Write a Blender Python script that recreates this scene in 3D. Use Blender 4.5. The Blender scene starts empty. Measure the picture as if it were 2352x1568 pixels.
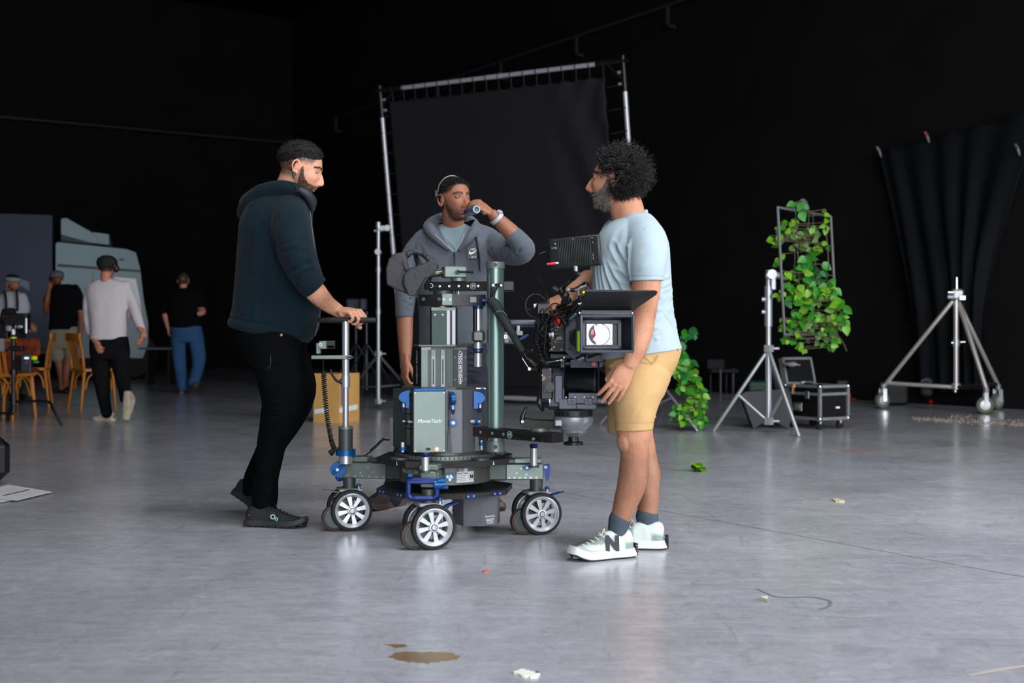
import bpy, math, random
import numpy as np
from mathutils import Vector, Matrix, Euler
S = bpy.context.scene
COL = S.collection
# ---------------------------------------------------------------- camera, world, daylight, exposure
F = 2744.0; CH = 0.88; HZ = 766.0; CX = 1176.0
cd = bpy.data.cameras.new('camera'); cam = bpy.data.objects.new('camera', cd); COL.objects.link(cam)
cam.location = (0, 0, CH); cam.rotation_euler = (math.pi / 2, 0, 0)
cd.sensor_width = 36; cd.lens = F / 2352 * 36; cd.shift_y = -18 / 2352
cd.clip_end = 200
cd.dof.use_dof = True; cd.dof.focus_distance = 5.15; cd.dof.aperture_fstop = 3.2
S.camera = cam
S.view_settings.view_transform = 'Standard'; S.view_settings.look = 'None'
S.view_settings.gamma = 1; S.view_settings.use_curve_mapping = False
S.view_settings.exposure = 0.0
w = bpy.data.worlds.new('hall_air'); S.world = w; w.use_nodes = True
w.node_tree.nodes['Background'].inputs[0].default_value = (0.05, 0.06, 0.075, 1)
w.node_tree.nodes['Background'].inputs[1].default_value = 0.5

def area(name, loc, target, sx, sy, power, col):
    l = bpy.data.lights.new(name, 'AREA'); l.shape = 'RECTANGLE'; l.size = sx; l.size_y = sy
    l.energy = power; l.color = col
    o = bpy.data.objects.new(name, l); COL.objects.link(o); o.location = loc
    o.rotation_euler = (Vector(target) - Vector(loc)).to_track_quat('-Z', 'Y').to_euler()
    return o
# daylight entering through the open hangar doors behind and to the right of the photographer
area('daylight_door', (2.0, -5.6, 3.0), (1.0, 6, 1.0), 8, 5, 790, (0.91, 0.945, 1.0)).data.spread = math.radians(150)
area('daylight_side_door', (7.8, 1.6, 3.4), (1.4, 6.6, 0.5), 4.6, 4.2, 420, (0.96, 0.975, 1.0)).data.spread = math.radians(120)
area('overhead_floor_fill', (1.6, 2.8, 7.8), (2.0, 6.0, 0), 5, 3.5, 210, (0.92, 0.955, 1.0)).data.spread = math.radians(110)  # unseen top light added so the floor brightens more than upright surfaces

# ---------------------------------------------------------------- helpers
def P(px, py, Y): return Vector(((px - CX) * Y / F, Y, CH - (py - HZ) * Y / F))
def gy(py): return F * CH / (py - HZ)          # depth of a floor point
def lin(c):
    return tuple((v / 255 / 12.92 if v / 255 <= 0.04045 else ((v / 255 + 0.055) / 1.055) ** 2.4) for v in c)
MATS = {}
def mat(name, rgb, rough=0.5, metal=0.0, bump=0.0, bscale=200, var=0.0, vscale=30, spec=0.5, sss=0, attr=False,
        emit=None, estr=0, alpha=1, trans=0, ior=1.45, sheen=0, coat=0, aniso=None):
    if name in MATS: return MATS[name]
    m = bpy.data.materials.new(name); m.use_nodes = True; MATS[name] = m
    nt = m.node_tree; N = nt.nodes; L = nt.links; b = N['Principled BSDF']
    c = lin(rgb)
    b.inputs['Base Color'].default_value = (*c, 1)
    b.inputs['Roughness'].default_value = rough; b.inputs['Metallic'].default_value = metal
    b.inputs['Specular IOR Level'].default_value = spec; b.inputs['IOR'].default_value = ior
    b.inputs['Transmission Weight'].default_value = trans
    if sheen: b.inputs['Sheen Weight'].default_value = sheen
    if coat: b.inputs['Coat Weight'].default_value = coat
    if sss:
        b.inputs['Subsurface Weight'].default_value = sss; b.inputs['Subsurface Radius'].default_value = (0.012, 0.005, 0.003)
        b.inputs['Subsurface Scale'].default_value = 1.0
    if emit:
        b.inputs['Emission Color'].default_value = (*lin(emit), 1); b.inputs['Emission Strength'].default_value = estr
    tc = N.new('ShaderNodeTexCoord')
    src = None
    if attr:
        a = N.new('ShaderNodeAttribute'); a.attribute_name = 'Col'; src = a.outputs['Color']
    if var:
        nz = N.new('ShaderNodeTexNoise'); nz.inputs['Scale'].default_value = vscale; nz.inputs['Detail'].default_value = 6
        L.new(tc.outputs['Object'], nz.inputs['Vector'])
        mr = N.new('ShaderNodeMapRange'); mr.inputs[1].default_value = 0.25; mr.inputs[2].default_value = 0.75
        mr.inputs[3].default_value = 1 - var; mr.inputs[4].default_value = 1 + var
        L.new(nz.outputs['Fac'], mr.inputs[0])
        mx = N.new('ShaderNodeVectorMath'); mx.operation = 'SCALE'
        if src: L.new(src, mx.inputs[0])
        else: mx.inputs[0].default_value = c
        L.new(mr.outputs[0], mx.inputs['Scale']); src = mx.outputs[0]
    if src: L.new(src, b.inputs['Base Color'])
    if bump:
        nz = N.new('ShaderNodeTexNoise'); nz.inputs['Scale'].default_value = bscale; nz.inputs['Detail'].default_value = 3
        L.new(tc.outputs['Object'], nz.inputs['Vector'])
        if aniso:
            mp = N.new('ShaderNodeMapping'); mp.inputs['Scale'].default_value = aniso
            L.new(tc.outputs['Object'], mp.inputs['Vector']); L.new(mp.outputs[0], nz.inputs['Vector'])
        bp = N.new('ShaderNodeBump'); bp.inputs['Strength'].default_value = min(1, bump); bp.inputs['Distance'].default_value = 0.001 * max(1, bump)
        L.new(nz.outputs['Fac'], bp.inputs['Height']); L.new(bp.outputs[0], b.inputs['Normal'])
    return m

def wmat(o):
    M = Matrix.Identity(4)
    while o is not None:
        M = Matrix.LocRotScale(o.location, o.rotation_euler, o.scale) @ M; o = o.parent
    return M
def tag(o, label=None, cat=None, group=None, kind=None):
    if label: o['label'] = label
    if cat: o['category'] = cat
    if group: o['group'] = group
    if kind: o['kind'] = kind
    return o
def thing(name, label, cat, loc=(0, 0, 0), rz=0, group=None, rot=None):
    o = bpy.data.objects.new(name, None); COL.objects.link(o); o.empty_display_size = 0.1
    o.location = loc; o.rotation_euler = rot if rot else (0, 0, rz)
    return tag(o, label, cat, group)
def copy_tree(o, parent=None):
    c = o.copy(); COL.objects.link(c); c.parent = parent
    for ch in [x for x in bpy.data.objects if x.parent == o]: copy_tree(ch, c)
    return c
def xf(V, M):
    V = np.asarray(V, float); M = np.array(M)
    return V @ M[:3, :3].T + M[:3, 3]

class MB:
    """collects shapes as one mesh"""
    def __init__(s): s.V = []; s.Fc = []; s.mi = []; s.n = 0; s.mats = []
    def add(s, VF, m=None, M=None):
        V, Fa = VF
        V = np.asarray(V, float)
        if M is not None: V = xf(V, M)
        if m not in s.mats: s.mats.append(m)
        k = s.mats.index(m)
        s.V.append(V); n = s.n
        s.Fc += [tuple(i + n for i in f) for f in Fa]; s.mi += [k] * len(Fa); s.n += len(V)
        return s
    def box(s, c, d, m=None, M=None, bev=0.0): return s.add(box(c, d, bev), m, M)
    def cyl(s, a, b, r, m=None, r2=None, n=24): return s.add(cyl(a, b, r, r2, n), m)
    def tube(s, pts, r, m=None, n=8, sub=4): return s.add(tube(pts, r, n, sub), m)
    def build(s, name, parent=None, world=True, smooth=40, material=None):
        V = np.vstack(s.V)
        if parent is not None and world: V = xf(V, wmat(parent).inverted())
        me = bpy.data.meshes.new(name); me.from_pydata(V.tolist(), [], s.Fc)
        for m in s.mats:
            mm = m or material
            if mm: me.materials.append(mm)
        if len(s.mats) > 1: me.polygons.foreach_set('material_index', s.mi)
        me.polygons.foreach_set('use_smooth', [True] * len(me.polygons))
        me.update()
        if smooth < 180: me.set_sharp_from_angle(angle=math.radians(smooth))
        o = bpy.data.objects.new(name, me); COL.objects.link(o); o.parent = parent
        return o

def box(c, d, bev=0.0):
    x, y, z = d[0] / 2, d[1] / 2, d[2] / 2
    if bev <= 0:
        V = [(sx * x, sy * y, sz * z) for sz in (-1, 1) for sy in (-1, 1) for sx in (-1, 1)]
        Fa = [(0, 2, 3, 1), (4, 5, 7, 6), (0, 1, 5, 4), (2, 6, 7, 3), (0, 4, 6, 2), (1, 3, 7, 5)]
    else:
        b = min(bev, x * .95, y * .95, z * .95); V = []; Fa = []
        def ring(zz, i): return [(x - i, y - i + 0, zz)]
        def oct(xx, yy, zz, bb): return [(xx - bb, -yy, zz), (xx, -yy + bb, zz), (xx, yy - bb, zz), (xx - bb, yy, zz), (-xx + bb, yy, zz), (-xx, yy - bb, zz), (-xx, -yy + bb, zz), (-xx + bb, -yy, zz)]
        h = b * .45
        V = oct(x - b, y - b, -z, h) + oct(x, y, -z + b, b) + oct(x, y, z - b, b) + oct(x - b, y - b, z, h)
        Fa = [tuple(reversed(range(8)))] + [tuple(range(24, 32))]
        for k in range(3):
            for i in range(8):
                j = (i + 1) % 8; Fa.append((k * 8 + i, k * 8 + j, k * 8 + 8 + j, k * 8 + 8 + i))
    return np.array(V) + np.array(c, float), Fa
def frame(d):
    d = Vector(d).normalized(); u = Vector((0, 0, 1)).cross(d)
    if u.length < 1e-3: u = Vector((1, 0, 0)).cross(d)
    u.normalize(); return u, d.cross(u), d
def cyl(a, b, r, r2=None, n=24):
    a = Vector(a); b = Vector(b); u, v, d = frame(b - a); r2 = r if r2 is None else r2
    V = []
    for p, rr in ((a, r), (b, r2)):
        for i in range(n):
            t = 2 * math.pi * i / n; V.append(tuple(p + u * (rr * math.cos(t)) + v * (rr * math.sin(t))))
    Fa = [tuple(reversed(range(n))), tuple(range(n, 2 * n))] + [(i, (i + 1) % n, n + (i + 1) % n, n + i) for i in range(n)]
    return np.array(V), Fa
def lathe(prof, n=32, M=None, close=True):
    """prof: (r, z) list around +z"""
    V = []; k = len(prof)
    for r, z in prof:
        for i in range(n):
            t = 2 * math.pi * i / n; V.append((r * math.cos(t), r * math.sin(t), z))
    Fa = []
    for a in range(k - 1):
        for i in range(n):
            j = (i + 1) % n; Fa.append((a * n + i, a * n + j, (a + 1) * n + j, (a + 1) * n + i))
    if close: Fa += [tuple(reversed(range(n))), tuple(range((k - 1) * n, k * n))]
    V = np.array(V)
    return (xf(V, M) if M is not None else V), Fa
def along(a, d):
    """matrix taking +z to direction d at a"""
    u, v, w_ = frame(d); return Matrix(((u.x, v.x, w_.x, a[0]), (u.y, v.y, w_.y, a[1]), (u.z, v.z, w_.z, a[2]), (0, 0, 0, 1)))
def prism(poly, z0, z1):
    n = len(poly); V = [(x, y, z0) for x, y in poly] + [(x, y, z1) for x, y in poly]
    A = sum(poly[i][0] * poly[(i + 1) % n][1] - poly[(i + 1) % n][0] * poly[i][1] for i in range(n))
    Fa = [tuple(reversed(range(n))), tuple(range(n, 2 * n))] + [(i, (i + 1) % n, n + (i + 1) % n, n + i) for i in range(n)]
    if A < 0: Fa = [tuple(reversed(f)) for f in Fa]
    return np.array(V, float), Fa
def catmull(Pn, sub):
    Pn = np.asarray(Pn, float)
    if len(Pn) < 3 or sub <= 1:
        if sub <= 1: return Pn
        t = np.linspace(0, 1, sub + 1)[:, None]
        return np.vstack([Pn[0] * (1 - t) + Pn[1] * t]) if len(Pn) == 2 else Pn
    E = np.vstack([2 * Pn[0] - Pn[1], Pn, 2 * Pn[-1] - Pn[-2]]); out = []
    for i in range(1, len(E) - 2):
        for k in range(sub):
            t = k / sub
            out.append(0.5 * (2 * E[i] + (E[i + 1] - E[i - 1]) * t + (2 * E[i - 1] - 5 * E[i] + 4 * E[i + 1] - E[i + 2]) * t * t + (3 * E[i] - E[i - 1] - 3 * E[i + 1] + E[i + 2]) * t ** 3))
    out.append(E[-2]); return np.array(out)
def tube(pts, r, n=12, sub=4, ref=None, caps=True):
    """tapered tube through pts; r = number, list of numbers or list of (ra, rb); ref = direction of ra"""
    pts = [tuple(p) for p in pts]; k = len(pts)
    if not hasattr(r, '__len__'): r = [r] * k
    r = [(x, x) if not hasattr(x, '__len__') else x for x in r]
    A = catmull(np.hstack([np.array(pts, float), np.array(r, float)]), sub)
    C, R = A[:, :3], np.maximum(A[:, 3:], 1e-4)
    T = np.gradient(C, axis=0); T /= np.linalg.norm(T, axis=1)[:, None] + 1e-12
    u = np.array(ref if ref is not None else frame(T[0])[0], float)
    th = np.linspace(0, 2 * math.pi, n, endpoint=False); V = []
    rings = []
    def ring(c, t, ra, rb, u):
        u = u - t * (u @ t); u = u / (np.linalg.norm(u) + 1e-12); v = np.cross(t, u)
        return c + np.outer(np.cos(th) * ra, u) + np.outer(np.sin(th) * rb, v), u
    for i in range(len(C)):
        if ref is not None: u = np.array(ref, float)
        if i == 0 and caps:
            for q in (0.95, 0.75, 0.45):
                s_ = math.sqrt(1 - q * q); rr, _ = ring(C[0] - T[0] * q * min(R[0]), T[0], R[0, 0] * s_, R[0, 1] * s_, u); rings.append(rr)
        rr, u = ring(C[i], T[i], R[i, 0], R[i, 1], u); rings.append(rr)
        if i == len(C) - 1 and caps:
            for q in (0.45, 0.75, 0.95):
                s_ = math.sqrt(1 - q * q); rr, _ = ring(C[i] + T[i] * q * min(R[i]), T[i], R[i, 0] * s_, R[i, 1] * s_, u); rings.append(rr)
    V = np.vstack(rings); m = len(rings); Fa = []
    for a in range(m - 1):
        for i in range(n):
            j = (i + 1) % n; Fa.append((a * n + i, a * n + j, (a + 1) * n + j, (a + 1) * n + i))
    Fa += [tuple(reversed(range(n))), tuple(range((m - 1) * n, m * n))]
    return V, Fa
def ell(c, R, M=None, n=20, m=12):
    V = []; Fa = []
    for a in range(m + 1):
        ph = math.pi * (a + .0) / m - math.pi / 2; ph = max(-1.55, min(1.55, ph))
        for i in range(n):
            t = 2 * math.pi * i / n; V.append((R[0] * math.cos(ph) * math.cos(t), R[1] * math.cos(ph) * math.sin(t), R[2] * math.sin(ph)))
    for a in range(m):
        for i in range(n):
            j = (i + 1) % n; Fa.append((a * n + i, a * n + j, (a + 1) * n + j, (a + 1) * n + i))
    Fa += [tuple(reversed(range(n))), tuple(range(m * n, (m + 1) * n))]
    V = np.array(V)
    if M is not None: V = V @ np.array(M)[:3, :3].T
    return V + np.array(c, float), Fa
def slices(rows, n=40, sub=5, ex=2.3, ybias=None):
    """rows: (pxL, pyL, pxR, pyR, Y, halfdepth[, yaw shift of Y from left to right]) -> closed loft of ellipse-like slices"""
    rows = [tuple(r) + (0.0,) * (7 - len(r)) for r in rows]
    A = catmull(np.array(rows, float), sub); th = np.linspace(0, 2 * math.pi, n, endpoint=False); V = []
    for L, pl, R, pr, Y, d, k in A:
        a = np.array(P(L, pl, Y)); b = np.array(P(R, pr, Y)); c = (a + b) / 2; h = (b - a) / 2
        cc = np.cos(th); ss = np.sin(th)
        sc = np.abs(cc) ** (2 / ex) * np.sign(cc); s2 = np.abs(ss) ** (2 / ex) * np.sign(ss)
        p = c + np.outer(sc, h); p[:, 1] += s2 * d + sc * k; V.append(p)
    m = len(V); V = np.vstack(V); Fa = []
    for a in range(m - 1):
        for i in range(n):
            j = (i + 1) % n; Fa.append((a * n + i, a * n + j, (a + 1) * n + j, (a + 1) * n + i))
    Fa += [tuple(reversed(range(n))), tuple(range((m - 1) * n, m * n))]
    Fa = [tuple(reversed(f)) for f in Fa]
    return V, Fa
# value noise
def _h(ix, iy, iz, s):
    h = (ix * 374761393 + iy * 668265263 + iz * 2147483647 + s * 1274126177) & 0xffffffff
    h = ((h ^ (h >> 13)) * 1274126177) & 0xffffffff
    return ((h ^ (h >> 16)) & 0xffff) / 65535.0
def vnoise(V, sc, seed=0):
    Q = np.asarray(V) * np.array(sc, float); I = np.floor(Q).astype(np.int64); f = Q - I; f = f * f * (3 - 2 * f); r = 0
    for dx in (0, 1):
        for dy in (0, 1):
            for dz in (0, 1):
                wgt = (f[:, 0] if dx else 1 - f[:, 0]) * (f[:, 1] if dy else 1 - f[:, 1]) * (f[:, 2] if dz else 1 - f[:, 2])
                r = r + wgt * _h(I[:, 0] + dx, I[:, 1] + dy, I[:, 2] + dz, seed)
    return r * 2 - 1
def fuse(shapes, vox=0.004, it=3, cut=None):
    """union of closed shapes as one continuous surface -> (V, faces, normals)"""
    mb = MB()
    for s_ in shapes: mb.add(s_)
    V = np.vstack(mb.V); me = bpy.data.meshes.new('t'); me.from_pydata(V.tolist(), [], mb.Fc)
    o = bpy.data.objects.new('t', me); COL.objects.link(o)
    m = o.modifiers.new('r', 'REMESH'); m.mode = 'VOXEL'; m.voxel_size = vox; m.adaptivity = 0
    if it:
        q = o.modifiers.new('s', 'SMOOTH'); q.factor = 0.5; q.iterations = it
    dg = bpy.context.evaluated_depsgraph_get(); ev = o.evaluated_get(dg); e = ev.to_mesh()
    n = len(e.vertices); V = np.empty(n * 3); e.vertices.foreach_get('co', V); V = V.reshape(-1, 3)
    Nn = np.empty(n * 3); e.vertices.foreach_get('normal', Nn); Nn = Nn.reshape(-1, 3)
    li = np.empty(len(e.loops), dtype=np.int32); e.loops.foreach_get('vertex_index', li)
    tot = np.empty(len(e.polygons), dtype=np.int32); e.polygons.foreach_get('loop_total', tot)
    ev.to_mesh_clear(); bpy.data.objects.remove(o); bpy.data.meshes.remove(me)
    Fa = li.reshape(-1, 4) if (tot == 4).all() else np.split(li, np.cumsum(tot)[:-1])
    return V, Fa, Nn
def put(name, V, Fa, material, parent=None, col=None, world=True):
    if parent is not None and world: V = xf(V, wmat(parent).inverted())
    me = bpy.data.meshes.new(name)
    me.from_pydata(V.tolist(), [], Fa.tolist() if isinstance(Fa, np.ndarray) else [tuple(map(int, f)) for f in Fa])
    me.polygons.foreach_set('use_smooth', [True] * len(me.polygons)); me.materials.append(material)
    if col is not None:
        a = me.color_attributes.new('Col', 'FLOAT_COLOR', 'POINT'); a.data.foreach_set('color', np.hstack([col, np.ones((len(col), 1))]).ravel())
    me.update(); o = bpy.data.objects.new(name, me); COL.objects.link(o); o.parent = parent
    return o
def cut(V, Fa, keep):
    """drop faces whose vertices are not kept"""
    Fa = np.asarray(Fa); ok = keep[Fa].all(axis=1); Fa = Fa[ok]
    used = np.unique(Fa); mp = -np.ones(len(V), int); mp[used] = np.arange(len(used))
    return used, mp[Fa]
def folds(V, N, lines):
    """lines: (A, B, width, amp): soft creases along segments"""
    d = np.zeros(len(V))
    for A, B, wd, am in lines:
        A = np.array(A, float); B = np.array(B, float); AB = B - A
        t = np.clip(((V - A) @ AB) / (AB @ AB), 0, 1); D = np.linalg.norm(V - (A + t[:, None] * AB), axis=1) / wd
        d += am * (np.exp(-D * D) - 0.5 * np.exp(-(D - 1.7) ** 2 * 1.4)) * (0.35 + 0.65 * np.sin(np.pi * np.clip(t * .9 + .05, 0, 1)))
    return V + N * d[:, None]
def strands(PL, rad, sides=3):
    """PL (N,K,3) polylines -> thin tubes"""
    N_, K, _ = PL.shape; T = np.gradient(PL, axis=1); T /= np.linalg.norm(T, axis=2)[..., None] + 1e-12
    up = np.zeros_like(T); up[..., 2] = 1; up[np.abs(T[..., 2]) > .9] = (1, 0, 0)
    u = np.cross(T, up); u /= np.linalg.norm(u, axis=2)[..., None] + 1e-12; v = np.cross(T, u)
    rr = np.asarray(rad, float) * np.ones(K); V = np.empty((N_, K, sides, 3))
    for s_ in range(sides):
        a = 2 * math.pi * s_ / sides; V[:, :, s_] = PL + (u * math.cos(a) + v * math.sin(a)) * rr[None, :, None]
    idx = np.arange(N_ * K * sides).reshape(N_, K, sides); q = []
    for s_ in range(sides):
        t_ = (s_ + 1) % sides
        q.append(np.stack([idx[:, :-1, s_], idx[:, :-1, t_], idx[:, 1:, t_], idx[:, 1:, s_]], -1).reshape(-1, 4))
    return V.reshape(-1, 3), np.vstack(q)
def text(s_, size, depth=0.0004, bold=0.0):
    c = bpy.data.curves.new('t', 'FONT'); c.body = s_; c.size = size; c.extrude = depth; c.align_x = 'CENTER'; c.align_y = 'CENTER'; c.offset = bold
    o = bpy.data.objects.new('t', c); COL.objects.link(o)
    dg = bpy.context.evaluated_depsgraph_get(); e = o.evaluated_get(dg).to_mesh()
    V = np.array([tuple(v.co) for v in e.vertices]); Fa = [tuple(p.vertices) for p in e.polygons]
    o.evaluated_get(dg).to_mesh_clear(); bpy.data.objects.remove(o); bpy.data.curves.remove(c)
    return V, Fa
def plane_at(c, right, up):
    r = Vector(right).normalized(); u = Vector(up); u = (u - r * u.dot(r)).normalized(); n = r.cross(u)
    return Matrix(((r.x, u.x, n.x, c[0]), (r.y, u.y, n.y, c[1]), (r.z, u.z, n.z, c[2]), (0, 0, 0, 1)))
# ---------------------------------------------------------------- common materials
STEEL = mat('brushed_steel', (186, 190, 194), .34, .72, bump=.15, bscale=60)
CHROME = mat('chrome', (205, 210, 214), .16, 1)
ALU = mat('aluminium', (194, 197, 200), .4, .55, var=.08)
ALUM = mat('matt_aluminium', (146, 148, 152), .5, .55, var=.12, vscale=14)
GREEN = mat('grey_green_anodised', (112, 124, 118), .42, .45, var=.05, bump=.1, bscale=300)
GREEND = mat('dark_grey_green_anodised', (68, 76, 73), .45, .45, var=.06)
GREYP = mat('warm_grey_anodised', (98, 98, 104), .42, .35, var=.05)
TAUPE = mat('taupe_anodised', (92, 92, 88), .4, .5, var=.06)
GUN = mat('gunmetal', (48, 47, 47), .42, .5, var=.06)
BLUE = mat('blue_anodised', (10, 78, 138), .32, .35)
NAVY = mat('navy_anodised', (20, 44, 104), .32, .35)
BLACK = mat('black_plastic', (15, 16, 18), .42, 0)
BLACKM = mat('black_metal', (26, 28, 31), .36, .3)
SLATE = mat('slate_grey_metal', (66, 70, 80), .4, .3, var=.05)
RUBBER = mat('rubber', (18, 18, 18), .7, 0, var=.15)
WHITE = mat('white_print', (225, 230, 232), .5)
def W(px, Y): return (px - CX) * Y / F
def Z(py, Y): return CH - (py - HZ) * Y / F
WOOD = mat('honey_wood', (176, 108, 34), .42, 0, var=.16, vscale=9, bump=.2, bscale=40)
# ---------------------------------------------------------------- the hall
wd = Vector((-0.564, 0.826)); wn = Vector((0.826, 0.564))      # along and across the hall
def hall(name, a, b, z0, z1, m, th=0.2, side=1):
    a = Vector(a); b = Vector(b); d = (b - a).normalized(); n = Vector((d.y, -d.x)) * side * th
    mb = MB(); mb.add(prism([tuple(a), tuple(b), tuple(b + n), tuple(a + n)], z0, z1)); o = mb.build(name, material=m); o['kind'] = 'structure'; return o
def floor_mat():
    m = bpy.data.materials.new('painted_concrete'); m.use_nodes = True; nt = m.node_tree; N = nt.nodes; L = nt.links; b = N['Principled BSDF']
    tc = N.new('ShaderNodeTexCoord'); vr = N.new('ShaderNodeMapping'); vr.inputs['Rotation'].default_value = (0, 0, -math.atan2(.564, .826))
    L.new(tc.outputs['Object'], vr.inputs['Vector'])
    def noise(sc, det, rough=.6, dist=0, stretch=None, src=None):
        n = N.new('ShaderNodeTexNoise'); n.inputs['Scale'].default_value = sc; n.inputs['Detail'].default_value = det
        n.inputs['Roughness'].default_value = rough; n.inputs['Distortion'].default_value = dist
        s_ = src or tc.outputs['Object']
        if stretch:
            mp = N.new('ShaderNodeMapping'); mp.inputs['Scale'].default_value = stretch[:3]; mp.inputs['Rotation'].default_value = (0, 0, stretch[3])
            L.new(s_, mp.inputs['Vector']); s_ = mp.outputs[0]
        L.new(s_, n.inputs['Vector']); return n.outputs['Fac']
    def ramp(f, stops):
        r = N.new('ShaderNodeValToRGB'); L.new(f, r.inputs[0]); e = r.color_ramp.elements
        e[0].position, e[0].color = stops[0][0], (*lin(stops[0][1]), 1); e[1].position, e[1].color = stops[-1][0], (*lin(stops[-1][1]), 1)
        for p, c in stops[1:-1]: q = e.new(p); q.color = (*lin(c), 1)
        return r.outputs[0]
    def mixc(f, a, c, mode='MIX', fac=None):
        x = N.new('ShaderNodeMix'); x.data_type = 'RGBA'; x.blend_type = mode
        if f is not None: L.new(f, x.inputs[0])
        else: x.inputs[0].default_value = fac
        for s_, i in ((a, 6), (c, 7)):
            if isinstance(s_, tuple): x.inputs[i].default_value = (*s_, 1)
            else: L.new(s_, x.inputs[i])
        return x.outputs[2]
    def mr(f, a, c, d, e_):
        x = N.new('ShaderNodeMapRange'); L.new(f, x.inputs[0])
        for i, v in enumerate((a, c, d, e_)): x.inputs[i + 1].default_value = v
        return x.outputs[0]
    base = ramp(noise(.55, 7, .62, .6), [(.28, (150, 150, 158)), (.5, (166, 166, 173)), (.72, (182, 182, 188))])
    fine = mr(noise(9, 8, .76, 1.6), .28, .72, .78, 1.18)
    streak = mr(noise(3.2, 8, .74, .8, (1, 5, 1, .5)), .3, .72, .82, 1.12)
    streak2 = mr(noise(2.0, 7, .75, 1.5, (5, .7, 1, -.6)), .58, .68, 1.0, .78)
    grit = mr(noise(60, 4, .8), .3, .7, .91, 1.08)
    def mul(c, f):
        x = N.new('ShaderNodeVectorMath'); x.operation = 'SCALE'; L.new(c, x.inputs[0]); L.new(f, x.inputs['Scale']); return x.outputs[0]
    c = base
    for f in (fine, streak, streak2, grit): c = mul(c, f)
    # brownish worn patches and dark scuffs
    c = mixc(mr(noise(.35, 4, .6, .3), .55, .75, 0, .45), c, lin((126, 118, 112)))
    c = mixc(mr(noise(1.3, 9, .8, 2.5, (1, 2.2, 1, .9)), .66, .7, 0, .35), c, lin((70, 76, 84)))
    c = mixc(mr(noise(2.3, 9, .85, 3.5, (1, 1.6, 1, -.3)), .69, .72, 0, .4), c, lin((186, 190, 196)))
    vo = N.new('ShaderNodeTexVoronoi'); vo.inputs['Scale'].default_value = 2.3; vo.feature = 'F1'; L.new(tc.outputs['Object'], vo.inputs['Vector'])
    c = mixc(mr(vo.outputs['Distance'], .012, .02, .7, 0), c, lin((200, 198, 190)))
    # expansion joints running with the walls
    sx = N.new('ShaderNodeSeparateXYZ'); L.new(vr.outputs[0], sx.inputs[0])
    for out, off, per in ((sx.outputs[0], 3.965, 6.0), (sx.outputs[1], 1.2, 6.0)):
        a = N.new('ShaderNodeMath'); a.operation = 'SUBTRACT'; L.new(out, a.inputs[0]); a.inputs[1].default_value = off
        bb = N.new('ShaderNodeMath'); bb.operation = 'PINGPONG'; L.new(a.outputs[0], bb.inputs[0]); bb.inputs[1].default_value = per / 2
        c = mixc(mr(bb.outputs[0], .0025, .006, .75, 0), c, lin((62, 58, 56)))
    L.new(c, b.inputs['Base Color'])
    L.new(mr(noise(1.4, 8, .7, 1.0), .3, .7, .15, .30), b.inputs['Roughness'])
    b.inputs['Specular IOR Level'].default_value = .5
    bp = N.new('ShaderNodeBump'); bp.inputs['Strength'].default_value = .35; bp.inputs['Distance'].default_value = .0012
    L.new(noise(14, 8, .7, 1), bp.inputs['Height']); L.new(bp.outputs[0], b.inputs['Normal'])
    return m
WALLM = mat('black_drape_wall', (17, 17, 18), .85, 0, var=.3, vscale=1.3, bump=1, bscale=3, spec=.25)
CEILM = mat('black_ceiling', (7, 7, 8), .95, spec=.1)
mb = MB(); mb.box((0, 12, -.1), (60, 60, .2)); o = mb.build('floor', material=floor_mat()); o['kind'] = 'structure'
def uv(u, v): return tuple(wn * u + wd * v)
URt = 4.77 * .826 + 15.9 * .564                      # the right wall's distance across the hall
VB = -5.5 * -.564 + 31 * .826
ULf = URt - 26; VF = -16
hall('wall_right', uv(URt, VB), uv(URt, 2.0), 0, 9, WALLM)
hall('wall_back', uv(ULf, VB), uv(URt + .2, VB), 0, 9, WALLM, side=-1)
hall('wall_left', uv(ULf, VF), uv(ULf, VB), 0, 9, WALLM, side=-1)
mb = MB(); mb.box((0, 12, 9.1), (60, 60, .2)); o = mb.build('ceiling', material=CEILM); o['kind'] = 'structure'
# seams, pilasters on the right wall
def wallbox(name, v0, v1, z0, z1, dep, m, n_=None):
    mb = MB(); mb.add(prism([uv(URt - dep, v0), uv(URt - dep, v1), uv(URt + .02, v1), uv(URt + .02, v0)], z0, z1)); o = mb.build(name, material=m); o['kind'] = 'structure'; return o
WALLD = mat('black_wall_joint', (5, 5, 5), .9, spec=.1)
wallbox('trim_1', -1, VB, 2.58, 2.62, .012, WALLD)
WALLP = mat('black_wall_panel', (21, 21, 22), .8, 0, var=.25, vscale=.8, spec=.25)
k = 2
for v in (5.2, 7.9, 10.4, 12.9, 15.9, 19.5):
    wallbox('trim_%d' % k, v, v + .28, 0, 8.8, .10, WALLP); k += 1
for v in (6.3, 9.0, 11.6, 14.3):
    wallbox('trim_%d' % k, v, v + .03, 0, 2.6, .012, WALLD); k += 1
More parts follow.
